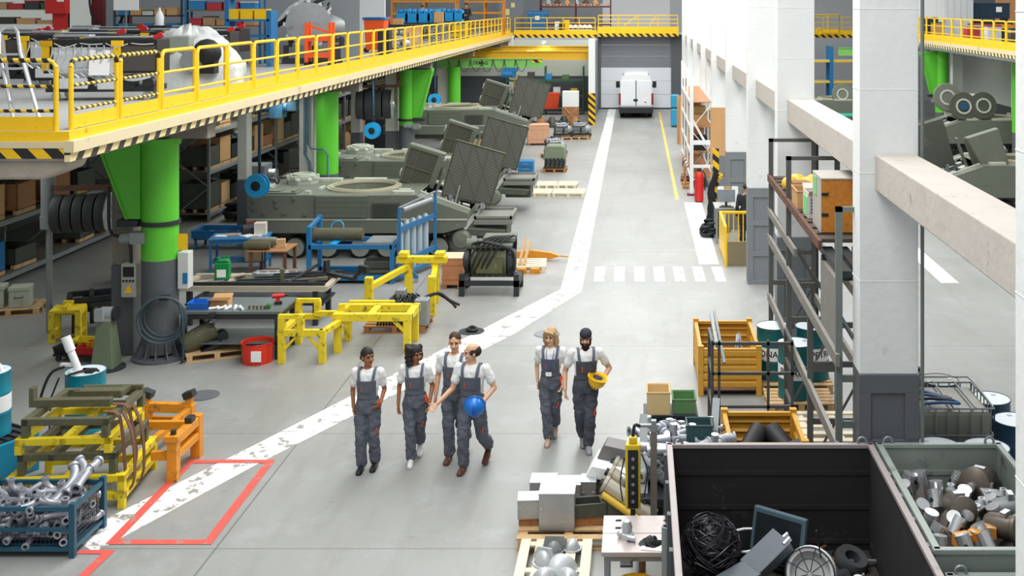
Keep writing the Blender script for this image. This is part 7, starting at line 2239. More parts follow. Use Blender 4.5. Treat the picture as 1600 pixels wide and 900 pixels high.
for k in range(3):
 carton('small orange carton in the front of the grey-green skip, ' + ('left', 'middle', 'right')[k] + ' one', (3.3 + .17 * k, 11.4 + .1 * k, pz + .02), (.17, .12, .12), 20 + 30 * k, mat('orange_carton', '#d08a35', .7), 'orange cartons in the skip')
drum('green-teal oil drum marked with black letters, front one of the three', (2.6, 18.5, .15), TEAL_D, rz=8)
drum('green-teal oil drum under the rack, back right of the three', (3.02, 19.45, .15), TEAL_D, rz=60)
drum('green-teal oil drum behind the large ochre stillage, back left of the three', (2.35, 19.48, .15), TEAL_D, rz=-50)
pallet('pallet under the front green-teal drum', (2.65, 18.5, 0), 0, WOOD, 1.1, .74, h=.148)
pallet('pallet under the two rear green-teal drums', (2.68, 19.42, 0), 0, WOOD, 1.3, .8, h=.148)
pallet('empty pallet with pale slats under the rack beside the big pillar', (2.95, 16.65, 0), 0, WOOD_W, 1.1, 1.2, h=.35)
t = thing('storage_rack', 'tall grey storage rack with receding beams beside the big white pillar', 'rack', (2.42, 13.5, 0), 0)
RK_M = mat('weathered_rack', '#85827d', .6, .2, var=.15, dirt='#a5a39d', dirt_amt=.08)
for k, y in enumerate((0, 2.25, 4.5, 6.9)):
 b = MB()
 h = 4.17
 for x in (0, .78):
  b.bb(x - .04, x + .04, y - .03, y + .03, 0, h if k != 1 else 2.3)
 if k != 1:
  b.bb(-.04, .82, y - .03, y + .03, h - .06, h)
 for z in (.75, 1.55, 2.1):
  b.bb(-.02, .8, y - .02, y + .02, z - .04, z + .04)
 b.bar((0, y, .1), (.78, y, 1.5), .03).bar((.78, y, 1.6), (0, y, 2.9), .03)
 b.out('upright_frame', mat('dark_rack_post', '#5f5f5c', .6, .2, var=.15) if k else mat('green_grey_post', '#6d7772', .6, var=.15), t)
for z in (1.30, 2.36):
 for x in (-.03, .80):
  MB().bb(x - .025, x + .025, -.1, 7.0, z - .09, z + .06).out('beam', RK_M, t)
for z, x in ((2.85, -.03), (3.46, -.03), (3.46, .80)):
 MB().bb(x - .025, x + .025, 1.2 if z > 3 else 3.5, 7.0, z - .07, z + .05).out('beam', RK_M if z < 3 else RUST, t)
b = MB()
for k in range(14):
 b.bb(0, .78, 1.3 + k * .4, 1.55 + k * .4, 3.46, 3.51)
b.out('shelf_slats', mat('dark_slat', '#4b423b', .8, var=.2), t)
crate_box('tall orange chipboard crate with black clips on the upper level of the tall rack', (2.78, 15.55, 3.515), (.58, .72, .74), 0, mat('orange_chipboard', '#c07a28', .7, var=.35, scale=14, dirt='#8a531c', dirt_amt=.12, dirt_scale=10), None, feet=False, battens=False, lid_m=mat('grey_ply', '#b3aea6', .7))
o = bpy.data.objects
t = [x for x in o if x.name.startswith('wooden_crate')][-1]
MB().bb(-.3, -.292, -.36, .36, 0, .72).out('grey_side', mat('grey_ply', '#b3aea6'), t)
b = MB()
for z in (.24, .52):
 b.bb(-.29, -.2, -.372, -.36, z - .02, z + .02).bb(.2, .29, -.372, -.36, z - .02, z + .02)
b.out('clips', BLACK, t)
MB().bb(-.312, -.30, .0, .2, .45, .7).out('green_tag', mat('green_tag', '#7fd08a', .7), t)
t = carton('open grey carton with a blue print and an orange disc on the upper rack level', (2.66, 16.45, 3.515), (.4, .5, .36), 0, mat('pale_grey_carton', '#cfc9c0', .8), None, True)
MB().cyl((.08, -.25, .17), (.08, -.262, .17), .085, n=20).out('orange_disc', mat('print_orange', '#d98b3a', .7), t)
b = MB()
for k in range(5):
 b.bb(-.17, -.03, -.262, -.25, .08 + k * .045, .1 + k * .045)
b.out('blue_print', mat('print_blue', '#5b86b8', .7), t)
MB().bb(-.212, -.2, -.2, .1, .05, .3).out('green_tag', mat('green_tag', '#7fd08a'), t)
open_bin('parts_box', 'carton of dark fittings behind the grey carton on the upper rack level', 'box', (2.66, 17.25, 3.515), (.5, .6, .26), 0, CARD, None, .02)
for k in range(7):
 t = thing('fitting', 'dark fitting in the carton on the upper rack level, %s from the left' % ORD[k], 'fitting', (2.5 + .05 * k, 17.1 + .06 * (k % 3), 3.6 + .05 * (k % 2)), 40 * k, 'fittings in the rack carton')
 MB().cyl((-.08, 0, .05), (.08, 0, .1), .04, n=10).cyl((0, -.06, .06), (0, .06, .06), .03, n=8).out('fitting', [DARK, BLUE, STEEL][k % 3], t)
for k in range(4):
 t = thing('yellow_bag', 'yellow wrapped bundle on the upper level of the tall rack, %s from the left' % ORD[k], 'bundle', (2.52 + .17 * k, 18.6 + .3 * (k % 2), 3.515), 15 * k, 'yellow bundles on the rack')
 MB().sph((0, 0, .12), (.14, .24, .12), 12, 8).out('bundle', mat('yellow_wrap', '#e2b02c', .5, var=.15), t)
carton('small brown carton below the yellow bundles on the upper rack level', (2.6, 18.0, 3.515), (.3, .3, .25), 10, WOOD_D)
t = thing('black_rails', 'row of black steel rails on the near end of the tall rack', 'rail', (2.75, 14.35, 3.3), 0)
b = MB()
for k in range(4):
 b.bb(-.3 + k * .2, -.16 + k * .2, -.8, .6, 0, .08)
b.bb(-.33, .45, -.7, -.62, -.06, 0).bb(-.33, .45, .4, .48, -.06, 0)
b.out('rails', DARK, t)
MB().bb(-.33, -.27, -.7, .5, -.94, -.06).out('hanger', RK_M, t)
t = thing('canister', 'pale canister and grey plates leaning at the near end of the tall rack', 'canister', (2.95, 14.6, 3.38), 0)
MB().lathe([(0, 0), (.1, 0), (.11, .04), (.11, .3), (.05, .38), (.03, .42), (0, .42)], n=18).out('body', mat('cream_canister', '#c4b6a2', .5), t)
MB().box((.16, 0, .3), (.03, .3, .6), (0, 12, 0)).box((.08, .2, .4), (.03, .3, .66), (0, 12, 0)).out('plates', RUST, t)
t = thing('bulk_tank', 'square plastic bulk tank in a grey steel cage right of the big white pillar', 'tank', (4.25, 15.62, 0), 0)
MB().bb(-.52, .52, -.5, .5, .2, 1.12).out('bottle', mat('yellowed_plastic', '#8f8f82', .4, var=.2, scale=3, dirt='#6d6a5c', dirt_amt=.1), t, bev=.06)
b = MB()
for k in range(8):
 x = -.55 + k * 1.1 / 7
 for y in (-.53, .53):
  b.cyl((x, y, .14), (x, y, 1.16), .011, n=6)
 for xx in (-.55, .55):
  b.cyl((xx, -.53 + k * 1.06 / 7, .14), (xx, -.53 + k * 1.06 / 7, 1.16), .011, n=6)
for z in (.2, .5, .8, 1.16):
 b.tube([(-.55, -.53, z), (.55, -.53, z), (.55, .53, z), (-.55, .53, z)], .013, 6, closed=True)
for k in range(3):
 b.cyl((-.3 + k * .3, -.53, 1.17), (-.3 + k * .3, .53, 1.17), .014, n=6)
b.tube([(-.55, .53, 1.16), (-.55, .53, 1.24), (.5, .53, 1.24), (.55, .3, 1.2), (.55, -.5, 1.17)], .013, 6)
b.out('cage', GALV, t)
MB().lathe([(0, 1.12), (.12, 1.12), (.12, 1.16), (0, 1.17)], n=20).out('cap', mat('cap_cream', '#b7ab8a', .6), t)
MB().bb(-.55, .55, -.53, .53, 0, .14).out('pallet_base', DARK, t)
for k in range(5):
 t = thing('blue_hose', 'blue hose lying across the bulk tank, %s from the left' % ORD[k], 'hose', (4.0 + .03 * k, 15.55 - .05 * k, 1.2), 0, 'blue hoses on the bulk tank')
 MB().tube([(-.45 + .05 * k, .25 - .12 * k, .02), (-.2 + .05 * k, .1 - .1 * k, .06), (.05 + .04 * k, -.05 - .05 * k, .03), (.25 - .03 * k, -.22 + .03 * k, .03)], .022, 7, fine=4).out('hose', mat('hose_blue', '#2c5a94', .45) if k % 2 == 0 else DARK, t)
t = thing('black_bin', 'tall black bin standing behind the bulk tank', 'bin', (4.12, 17.5, 0), 0)
MB().lathe([(0, .02), (.24, .02), (.3, .9), (.32, .92), (.28, .92), (.22, .06), (0, .06)], n=24).out('body', BLACK, t)
MB().tube([(.3, 0, .85), (.36, 0, .8), (.36, 0, .7)], .015, 6).out('handle', BLACK, t)
DB = mat('navy_drum_paint', '#2e4d66', .4, var=.1)
for k, (x, y, z, lab) in enumerate(((4.6, 17.1, 0, 'drum with a dirty grey lid behind the bulk tank'), (5.12, 16.3, 0, 'navy drum with a pale lid at the back right of the bulk tank'), (5.2, 15.45, 0, 'navy drum with a clean white lid right of the bulk tank'), (3.9, 14.55, .0, 'white-lidded drum close behind the grey-green skip, left one'), (4.52, 14.52, .0, 'white-lidded drum close behind the grey-green skip, right one'))):
 drum(lab, (x, y, z), DB, mat('dirty_lid', '#a9a7a0', .6, var=.2) if k == 0 else DRUMTOP, 40 * k, False, None, 'navy drums by the bulk tank')
# ================================================================ right of the aisle: barrier, desk, hoses, racks between the pillars
t = thing('stair_barrier', 'yellow steel barrier round a floor opening beside the white pillars', 'barrier', (2.22, 28.3, 0), 0)
MB().bb(-.02, .03, 0, 1.95, .05, .95).out('side_plate', YEL, t)
b = MB()
b.tube([(0, 0, .98), (0, 1.95, 1.0), (.75, 1.95, 1.0)], .04, 8)
b.cyl((.75, 1.95, 0), (.75, 1.95, 1.0), .035, n=8).cyl((0, 0, 0), (0, 0, 1.0), .035, n=8).cyl((0, 1.95, 0), (0, 1.95, 1.0), .035, n=8)
for k in range(5):
 b.cyl((.1 + k * .13, 1.95, .1), (.1 + k * .13, 1.95, 1.0), .016, n=6)
b.bb(0, .75, 1.93, 1.97, .05, .2)
b.out('railing', YEL, t)
MB().bb(.05, .7, 0, .05, 0, .62).out('front_plate', mat('bronze_plate', '#8d8266', .4, .4), t)
t = table('computer_desk', 'grey desk with a monitor behind the yellow barrier', 'desk', (2.55, 31.4, 0), (.85, .9, 1.0), 0, mat('desk_grey', '#a9aba8', .6), GALV, .05)
t = thing('monitor', 'flat monitor turned from the camera on the grey desk behind the barrier', 'monitor', (2.45, 31.15, 1.0), 0)
MB().box((0, 0, .3), (.5, .05, .34), (-6, 0, 0)).out('housing', mat('monitor_back', '#7b868f', .4), t, bev=.01)
MB().box((0, .03, .3), (.46, .008, .3), (-6, 0, 0)).out('screen', mat('dark_screen', '#23292d', .15), t)
MB().bb(-.03, .03, -.02, .03, .02, .18).bb(-.14, .14, -.08, .1, 0, .02).out('foot', BLACK, t)
for k in range(3):
 t = thing('paper_pile', 'white paper pinned up behind the monitor, ' + ('left', 'middle', 'right')[k], 'paper', (2.35 + .2 * k, 31.82, 1.0), 0, 'papers behind the monitor')
 MB().bb(-.09, .09, -.01, .01, 0, .45).out('sheets', PAPER if k != 1 else CARD, t)
t = thing('keyboard_tray', 'black keyboard lying in front of the monitor on the grey desk', 'keyboard', (2.45, 31.02, 1.0), 0)
MB().bb(-.2, .2, -.06, .06, 0, .02).out('keys', BLACK, t)
t = thing('striped_post', 'black and yellow striped guard post hung with black hoses', 'post', (2.28, 32.85, 0), 0)
MB().bb(-.09, .09, -.06, .06, 0, 2.4).out('post', HAZ_P, t)
b = MB()
for k in range(10):
 b.tube([(-.05 + .03 * (k % 4), -.10 - .02 * (k % 3), 1.7 - .1 * (k % 3)), (-.1 - .03 * (k % 5), -.14, 1.1), (-.22 + .06 * (k % 6), -.2, .5), (-.35 + .08 * k, -.25 - .05 * (k % 3), .08), (-.2 + .05 * k, -.4, .05)], .045, 7, fine=3)
b.out('hanging_hoses', BLACK, t)
MB().torus((.1, -.1, 1.6), .08, .02, 16, 6, rot=(90, 0, 0)).cyl((.05, -.1, 1.55), (.2, -.12, 1.65), .03, n=8).out('yellow_coupling', YEL, t)
t = thing('hose_heap', 'heap of black hoses on the floor at the striped post', 'hose', (2.05, 32.0, 0), 0)
b = MB()
for i in range(8):
 b.torus((.08 * math.cos(i * 2), .1 * math.sin(i * 2), .06 + .05 * i), .25 - .015 * i, .045, 20, 7, rot=(RND.uniform(-25, 25), RND.uniform(-25, 25), 0))
b.out('hoses', BLACK, t)
t = thing('fire_extinguisher', 'red wheeled fire extinguisher between the white post and the hoses', 'extinguisher', (2.05, 37.6, 0), 0)
MB().lathe([(0, .02), (.14, .02), (.15, .06), (.15, .85), (.1, .98), (.05, 1.02), (0, 1.02)], n=20).out('cylinder', RED, t)
MB().bb(-.06, .06, -.04, .04, 1.02, 1.12).tube([(.05, 0, 1.08), (.2, -.05, .9), (.18, -.05, .4)], .02, 7, fine=3).out('valve_and_hose', BLACK, t)
t = thing('white_post', 'thin white steel post on a dark red foot right of the aisle', 'post', (1.86, 38.9, 0), 0)
MB().bb(-.06, .06, -.05, .05, .06, 4.1).out('post', WHITE, t)
MB().bb(-.16, .16, -.14, .14, 0, .06).out('foot', mat('dark_red_foot', '#6b2a32', .5), t)
out_each(MB().bar((.04, 0, 2.6), (.6, .1, 1.6), .07).bb(.0, .75, -.03, .03, 1.75, 1.9).bb(.0, .75, -.03, .03, .95, 1.05), 'side_arm', WHITE, t)
rack('white rack of sleeved bars between the far white pillars', (2.3, 44.5, 0), 8.0, .8, 4.2, (.4, 1.3, 2.2, 3.1), 90, WHITE, WHITE, WOOD_D, 3)
for k in range(14):
 c = k % 5
 carton('%s carton on the white rack, %s from the front, %s shelf' % (('cardboard', 'dark', 'cream', 'brown', 'pale')[c], ord_name(k // 2), 'lower' if k % 2 else 'upper'), (2.25, 41.2 + (k // 2) * 1.0, 1.3 if k % 2 else 2.2), (.55, .6, .4 + .1 * (k % 3)), 0, [CARD, DARK, mat('cream_crate', '#d9bd88'), WOOD_D, PAPER][c], 'cartons on the white rack')
t = thing('rolled_tubes', 'brown board and long rolled tubes standing at the far right of the aisle', 'roll', (2.15, 53.0, 0), 0)
for k in range(6):
 MB().cyl((-.15 + .08 * k, .1 * (k % 3), 0), (-.12 + .07 * k, .15 * (k % 3), 2.0 + .25 * (k % 3)), .06, n=10).out('roll', [CARD, WOOD, CARD, RUST, WOOD, CARD][k], t)
MB().bb(-.3, .35, .3, .35, 0, 2.3).out('board', CARD, t)
t = thing('blue_barrel', 'bright blue upright plastic container at the far end of the aisle', 'container', (2.0, 60.8, 0), 0)
MB().bb(-.22, .22, -.25, .25, .05, 1.0).bb(-.22, .22, -.25, .25, 1.05, 1.75).out('body', mat('light_blue_plastic', '#2f9bc4', .4), t, bev=.06)
MB().bb(-.2, .2, -.22, .22, 0, .05).bb(-.2, .2, -.22, .22, 1.0, 1.05).out('joint', DARK, t)
for k in range(5):
 t = thing('bent_offcut', 'bent brown offcut leaning at the white rack foot, %s from the front' % ORD[k], 'offcut', (1.72 + .03 * k, 40.3 + .8 * k, 0), 20 * k, 'offcuts by the rack')
 MB().tube([(-.1, 0, .0), (0, .05, .3), (-.05, .1, .65), (.1, .1, .8)], .03, 6, fine=3).bb(-.12, .12, -.1, .15, 0, .1).out('offcut', [WOOD_D, CARD, RUST][k % 3], t)
t = thing('brown_panel', 'light brown chipboard panel between the far white pillars', 'panel', (2.75, 37.2, 0), 0)
MB().bb(-.35, .35, -.03, .03, 1.6, 3.2).bb(-.35, -.3, -.03, .03, 0, 1.6).bb(.3, .35, -.03, .03, 0, 1.6).out('panel', CARD, t)
rack('blue racking with yellow beams in the right-hand bay between the white pillars', (11.2, 65.5, 0), 5.0, 1.2, 4.2, (1.0, 2.2, 3.4), 0, BLUE, YEL, mat('pale_board', '#c4c8c8', .6), 2, None, .2)
t = jib_column('short green column with a hazard-plated arm in the right-hand bay between the pillars', (14.4, 61.5, 0), 4.4, 1.5, None, (-3.4, .3, 4.05), .3)
for k in range(3):
 t = thing('wheel_stack', 'stack of dark road wheels in the right bay behind the beam, %s' % ('left', 'middle', 'right')[k], 'wheels', (8.2 + 1.0 * k, 40.5, 0), 0, 'stacks of road wheels')
 for j in range(3):
  MB().lathe([(.06, -.1), (.28, -.1), (.3, -.08), (.3, .08), (.28, .1), (.06, .1), (.06, -.1)], c=(0, 0, .1 + .2 * j), n=24).out('wheel', BLACK, t)
# ================================================================ people
CLOUD = bpy.data.textures.new('cloth_folds', 'CLOUDS')
CLOUD.noise_scale = .085
CLOUD.noise_depth = 2
def fuse(o, vox, smooth_n=3, fold=0.0):
 r = o.modifiers.new('surface', 'REMESH')
 r.mode = 'VOXEL'
 r.voxel_size = vox
 r.use_smooth_shade = True
 s = o.modifiers.new('soften', 'SMOOTH')
 s.iterations = smooth_n
 s.factor = .5
 if fold:
  d = o.modifiers.new('folds', 'DISPLACE')
  d.texture = CLOUD
  d.texture_coords = 'LOCAL'
  d.strength = fold
  d.mid_level = .5
 return o
def limb(b, pts, rs, n=12):
 pts = [V(p) for p in pts]
 for i in range(len(pts) - 1):
  m = 5
  b.tube([pts[i].lerp(pts[i + 1], k / m) for k in range(m + 1)], [rs[i] + (rs[i + 1] - rs[i]) * k / m for k in range(m + 1)], n)
 for p, r in zip(pts, rs):
  b.sph(p, r * .99, 10, 7)
def oval(b, rows, n=20, M=None):
 """rows: (z, half width, half depth, y offset)"""
 rg = []
 for z, rx, ry, yo in rows:
  rg.append([V((rx * math.cos(k * 2 * PI / n), yo + ry * math.sin(k * 2 * PI / n), z)) for k in range(n)])
 b.loft(rg)
def hand(b, wrist, direc, palm_n, side, curl=.5, spread=.1, s=1.0):
 """palm with four fingers of unequal length and a thumb leaving its side"""
 d = V(direc).normalized()
 nrm = V(palm_n)
 nrm = (nrm - d * nrm.dot(d)).normalized()
 w = d.cross(nrm) * side
 wrist = V(wrist)
 c = wrist + d * .05 * s
 rg = []
 for t, hw, hh in ((0, .024, .02), (.03, .036, .016), (.07, .042, .014), (.09, .040, .012)):
  rg.append([wrist + d * t * s + w * hw * s * math.cos(a * PI / 5) + nrm * hh * s * math.sin(a * PI / 5) for a in range(10)])
 b.loft(rg)
 for i, L in enumerate((.068, .078, .073, .058)):
  p = wrist + d * .085 * s + w * (.032 - .0215 * i) * s
  dd = (d + w * (spread * (1.5 - i))).normalized()
  pts = [p - d * .02 * s, p]
  for k, seg in enumerate((.42, .33, .25)):
   ang = curl * (k + .6)
   v = dd * math.cos(ang) + nrm * math.sin(ang)
   pts.append(pts[-1] + v * L * seg * s)
  b.tube(pts, [.0095 * s, .0095 * s, .009 * s, .0085 * s, .0075 * s], 7)
 p = wrist + d * .03 * s + w * .03 * s
 pts = [p - w * .012 * s, p + (w * .6 + d * .7 + nrm * .25) * .035 * s, p + (w * .62 + d * 1.0 + nrm * .5) * .062 * s]
 b.tube(pts, [.013 * s, .011 * s, .009 * s], 7)
SHIRT = mat('white_tshirt', '#e9e9e7', .85, var=.03)
OVER = mat('grey_overall_cloth', '#5b606b', .8, var=.16, scale=14)
OVER_D = mat('dark_overall_cloth', '#484c55', .85, var=.12, scale=12)
STRAPM = mat('strap_blue_grey', '#5a6270', .8, var=.08)
ACC = mat('orange_pocket_trim', '#e2561f', .7)
def person(label, loc, rz, skin, H=1.72, fem=False, hips=(0, 0, 0), feet=((-.1, 0, 0), (.1, 0, 0)), knees=None, heel=(0, 0), elbows=None, wrists=None, hdir=None, curl=(.5, .5), palm=None,
           head_yaw=0, head_pitch=0, hair=None, shoes=DARK, top=SHIRT, trousers=OVER, overall=True, near=True, lean=0, group='people walking through the hall'):
 s = H / 1.74
 t = thing('person', label, 'person', loc, rz, group, scale=s)
 hx, hy, hz = hips
 SK = mat('skin_' + skin[1:], skin, .5, var=.06)
 sw = .175 if fem else .195
 hip = [V((-.085 + hx, hy, .90 + hz)), V((.085 + hx, hy, .90 + hz))]
 ank = [V((f[0], f[1] + .03, .085 + f[2] + heel[i])) for i, f in enumerate(feet)]
 kn = [V(knees[i]) if knees and knees[i] else (hip[i] + ank[i]) / 2 + V((0, -.035 - heel[i] * .6, .02)) for i in (0, 1)]
 sh = [V((-sw + hx, hy + lean, 1.42 + hz)), V((sw + hx, hy + lean, 1.42 + hz))]
 el = [V(e) for e in (elbows or ((-.25, .04, 1.13), (.25, .04, 1.13)))]
 wr = [V(e) for e in (wrists or ((-.25, -.06, .88), (.25, -.06, .88)))]
 k = .93 if fem else 1.0
 rows = [(.84 + hz, .13, .10, hy), (.92 + hz, .168, .118, hy), (1.02 + hz, .150 * k, .108, hy), (1.10 + hz, .140 * k, .10, hy), (1.22 + hz, .156 * k, .112, hy - .006 + lean * .4),
   (1.33 + hz, .172 * k, .118, hy - .008 + lean * .7), (1.41 + hz, .172 * k, .10, hy + lean), (1.465 + hz, .12 * k, .075, hy + .005 + lean), (1.49 + hz, .062, .058, hy + .008 + lean)]
 rows = [(z, rx, ry, yo) for z, rx, ry, yo in rows]
 cx = hx
 hc = V((cx, hy - .012 + lean, 1.636 + hz))
 HR = Matrix.Translation(hc) @ Euler((math.radians(head_pitch), 0, math.radians(head_yaw))).to_matrix().to_4x4() @ Matrix.Scale(1.07, 4)
 def hb():
  return MB(HR)
 b = MB(Matrix.Translation((cx, 0, 0)))
 oval(b, rows)
 oval(b, [(1.46 + hz, .058, .058, hy + .006 + lean), (1.52 + hz, .052, .054, hy + lean), (1.58 + hz, .05, .056, hy - .004 + lean)], 14)
 b.M = None
 for i in (0, 1):
  limb(b, [hip[i], kn[i], ank[i]], [.082, .056, .040])
  limb(b, [sh[i], el[i], wr[i]], [.054 if not fem else .047, .041 if not fem else .036, .029 if not fem else .026])
  d = V(hdir[i]) if hdir and hdir[i] else wr[i] - el[i]
  if near:
   hand(b, wr[i], d, V(palm[i]) if palm and palm[i] else V((1 if i == 0 else -1, -.35, 0)), 1 if i == 0 else -1, curl[i])
  else:
   b.sph(wr[i] + d.normalized() * .07, (.035, .03, .06), 8, 6)
  f = feet[i]
  b.bb(f[0] - .035, f[0] + .035, f[1] - .1, f[1] + .05, .02 + f[2], .07 + f[2])
 h = hb()
 h.sph((0, .012, .03), (.076, .096, .092), 18, 12).sph((0, -.018, -.045), (.058, .07, .072), 16, 10).sph((0, -.055, -.088), (.03, .03, .026), 10, 7)
 h.prism([(-.088, .012), (-.118, -.028), (-.09, -.036)], -.012, .012, 'x').sph((0, -.106, -.026), (.015, .016, .012), 8, 6)
 for e in (-1, 1):
  h.sph((e * .076, .012, -.012), (.012, .022, .032), 8, 6).sph((e * .034, -.07, -.028), (.026, .024, .022), 8, 6)
  h.sph((e * .032, -.082, .03), (.024, .014, .010), 8, 5)
 b.v.extend(h.v)
 o = len(b.v) - len(h.v)
 b.f.extend(tuple(i + o for i in f) for f in h.f)
 b.mi.extend(h.mi)
 b.sm.extend(h.sm)
 fuse(b.out('body', SK, t, recalc=False), .0065 if near else .014, 2)
 if near:
  e = hb()
  for k2 in (-1, 1):
   e.sph((k2 * .031, -.0865, .012), (.0135, .006, .0065), 9, 6)
  out_each(e, 'eye', mat('eye_dark', '#2a211d', .3), t)
  hb().sph((0, -.0875, -.062), (.022, .008, .0075), 10, 6).out('lips', mat('lips_' + skin[1:], tuple(c * f for c, f in zip(hexc(skin)[:3], (.75, .5, .48))) + (1,), .5), t)
  e = hb()
  for k2 in (-1, 1):
   e.box((k2 * .032, -.094, .034), (.034, .01, .008), (0, k2 * 8, k2 * 10))
  out_each(e, 'eyebrow', mat('brow_dark', '#2b211c', .8), t)
 if hair:
  hair(hb, t)
 b = MB(Matrix.Translation((cx, 0, 0)))
 g = .014
 oval(b, [(z, rx + g, ry + g, yo) for z, rx, ry, yo in rows[2:7]] + [(1.462 + hz, .128 * k, .085, hy + .006 + lean), (1.478 + hz, .085, .072, hy + .006 + lean)])
 b.M = None
 for i in (0, 1):
  e = sh[i].lerp(el[i], .62 if top is SHIRT else 1.0)
  limb(b, [sh[i], e] if top is SHIRT else [sh[i], el[i], wr[i]], [.066, .064] if top is SHIRT else [.064, .055, .045])
 fuse(b.out('t_shirt' if top is SHIRT else 'jacket', top, t, recalc=False), .011 if near else .018, 2, .026)
 b = MB(Matrix.Translation((cx, 0, 0)))
 g = .026
 oval(b, [(z, rx + g, ry + g, yo) for z, rx, ry, yo in rows[:3]] + [(1.085 + hz, .148 * k + .02, .122, hy)])
 b.M = None
 for i in (0, 1):
  a2 = kn[i].lerp(ank[i], .93)
  limb(b, [hip[i], kn[i].lerp(hip[i], .5), kn[i], a2], [.108, .098, .084, .080])
 fuse(b.out('overall_trousers' if overall else 'trousers', trousers, t, recalc=False), .011 if near else .018, 2, .05)
 if overall:
  def patch(a0, a1, z0, z1, gg, n=9, m=5, taper=0):
   vs, fs = [], []
   for j in range(m + 1):
    z = z0 + (z1 - z0) * j / m
    for q in range(len(rows) - 1):
     if rows[q][0] - hz <= z <= rows[q + 1][0] - hz:
      break
    u = (z - rows[q][0] + hz) / (rows[q + 1][0] - rows[q][0])
    rx, ry, yo = [rows[q][c] + (rows[q + 1][c] - rows[q][c]) * u for c in (1, 2, 3)]
    aa0, aa1 = a0 + taper * j / m, a1 - taper * j / m
    for i in range(n + 1):
     a = math.radians(aa0 + (aa1 - aa0) * i / n)
     for gq in (gg, gg - .012):
      vs.append((cx + (rx + gq) * math.cos(a), yo + (ry + gq) * math.sin(a), z + hz))
   w = 2 * (n + 1)
   for j in range(m):
    for i in range(n):
     a = j * w + 2 * i
     fs += [(a, a + 2, a + w + 2, a + w), (a + 1, a + w + 1, a + w + 3, a + 3)]
   for i in range(n):
    a = m * w + 2 * i
    fs.append((a, a + 2, a + 3, a + 1))
   for j in range(m):
    a, c = j * w, j * w + 2 * n
    fs += [(a, a + w, a + w + 1, a + 1), (c, c + 1, c + w + 1, c + w)]
   return MB().add(vs, fs, True)
  bib = patch(212, 328, 1.06, 1.325, .034, taper=10).out('bib', trousers, t)
  patch(246, 300, 1.15, 1.27, .042, 5, 3).out('bib_pocket', trousers, bib)
  patch(250, 254, 1.17, 1.25, .045, 1, 2).out('pocket_zip', ACC, bib)
  patch(40, 140, 1.06, 1.26, .032, taper=14).out('back_panel', trousers, t)
  for e in (-1, 1):
   pts = [V((cx + e * .095, hy - .135 + lean * .7, 1.30 + hz)), V((cx + e * .11, hy - .118 + lean, 1.40 + hz)), V((cx + e * .115, hy - .05 + lean, 1.478 + hz)), V((cx + e * .11, hy + .05 + lean, 1.475 + hz)), V((cx + e * .08, hy + .115 + lean, 1.38 + hz)), V((cx + e * .05, hy + .135, 1.24 + hz))]
   sp = smooth_path(pts, 3)
   b = MB()
   for i in range(len(sp) - 1):
    b.bar(sp[i], sp[i + 1] + (sp[i + 1] - sp[i]) * .1, .04, .012, up=(0, -1, .2) if i < 5 or i > 12 else (0, 0, 1))
   b.out('strap', STRAPM, t)
  patch(326, 350, .93, 1.03, .045, 3, 3).out('pocket_trim', ACC, t)
  q = kn[1].lerp(hip[1], .25)
  MB().box((q.x + .05, q.y - .088, q.z), (.014, .012, .10), (0, 14, 20)).out('thigh_zip', ACC, t)
 for i, f in enumerate(feet):
  up = heel[i]
  rg = []
  for y, hw, z0, z1 in ((.075, .034, .0, .10), (.05, .04, 0, .115), (0, .042, 0, .105), (-.06, .045, 0, .085), (-.12, .048, 0, .065), (-.165, .040, .0, .05), (-.185, .02, .008, .035)):
   lift = f[2] + up * max(0, (y + .12) / .2)
   rg.append([V((f[0] + hw * c, f[1] + y, lift + (z0 if s2 < 0 else z1 if abs(c) < .8 else (z0 + z1) / 2))) for c, s2 in ((-.85, -1), (.85, -1), (1, .2), (.6, 1), (-.6, 1), (-1, .2))])
  b = MB().loft(rg)
  sm = b.out('shoe', shoes, t)
  b = MB()
  rs = [[V((p.x, p.y, p.z)) for p in ()] for _ in ()]
 return t
def cap_hair(col, rz=(.084, .104, .085), off=(0, .022, .045), extra=None, nm='hair'):
 def f(hb, t):
  m = mat('hair_' + col[1:], col, .7, var=.3, scale=40)
  b = hb()
  b.sph(off, rz, 18, 12)
  if extra:
   extra(b)
  fuse(b.out(nm, m, t, recalc=False), .008, 2, .02)
 return f
def bun(b):
 b.sph((.0, .145, -.03), (.05, .046, .046), 10, 8)
 b.sph((0, .06, -.02), (.07, .06, .06), 10, 8)
def curls(b):
 for k in range(46):
  a, z = RND.uniform(-.4, PI + .4), RND.uniform(-.13, .11)
  b.sph((.092 * math.cos(a), .03 + .105 * math.sin(a), z), .042, 7, 5)
def long_hair(b):
 for e in (-1, 1):
  b.tube([(e * .05, -.05, .10), (e * .082, -.01, .03), (e * .09, .0, -.06), (e * .08, .0, -.15)], [.03, .036, .038, .02], 9)
 b.sph((0, .075, -.05), (.09, .05, .12), 12, 9)
 b.tube([(-.05, -.065, .085), (.02, -.085, .09), (.07, -.06, .06)], .022, 8)
def balding(hb, t):
 m = mat('hair_dark_short', '#2a211d', .8, var=.3)
 b = hb().sph((0, .05, .012), (.085, .078, .075), 16, 10)
 for e in (-1, 1):
  b.sph((e * .068, -.002, .015), (.018, .045, .04), 8, 6)
 b.sph((0, .01, .085), (.05, .06, .035), 10, 6)
 fuse(b.out('hair', m, t, recalc=False), .008, 2)
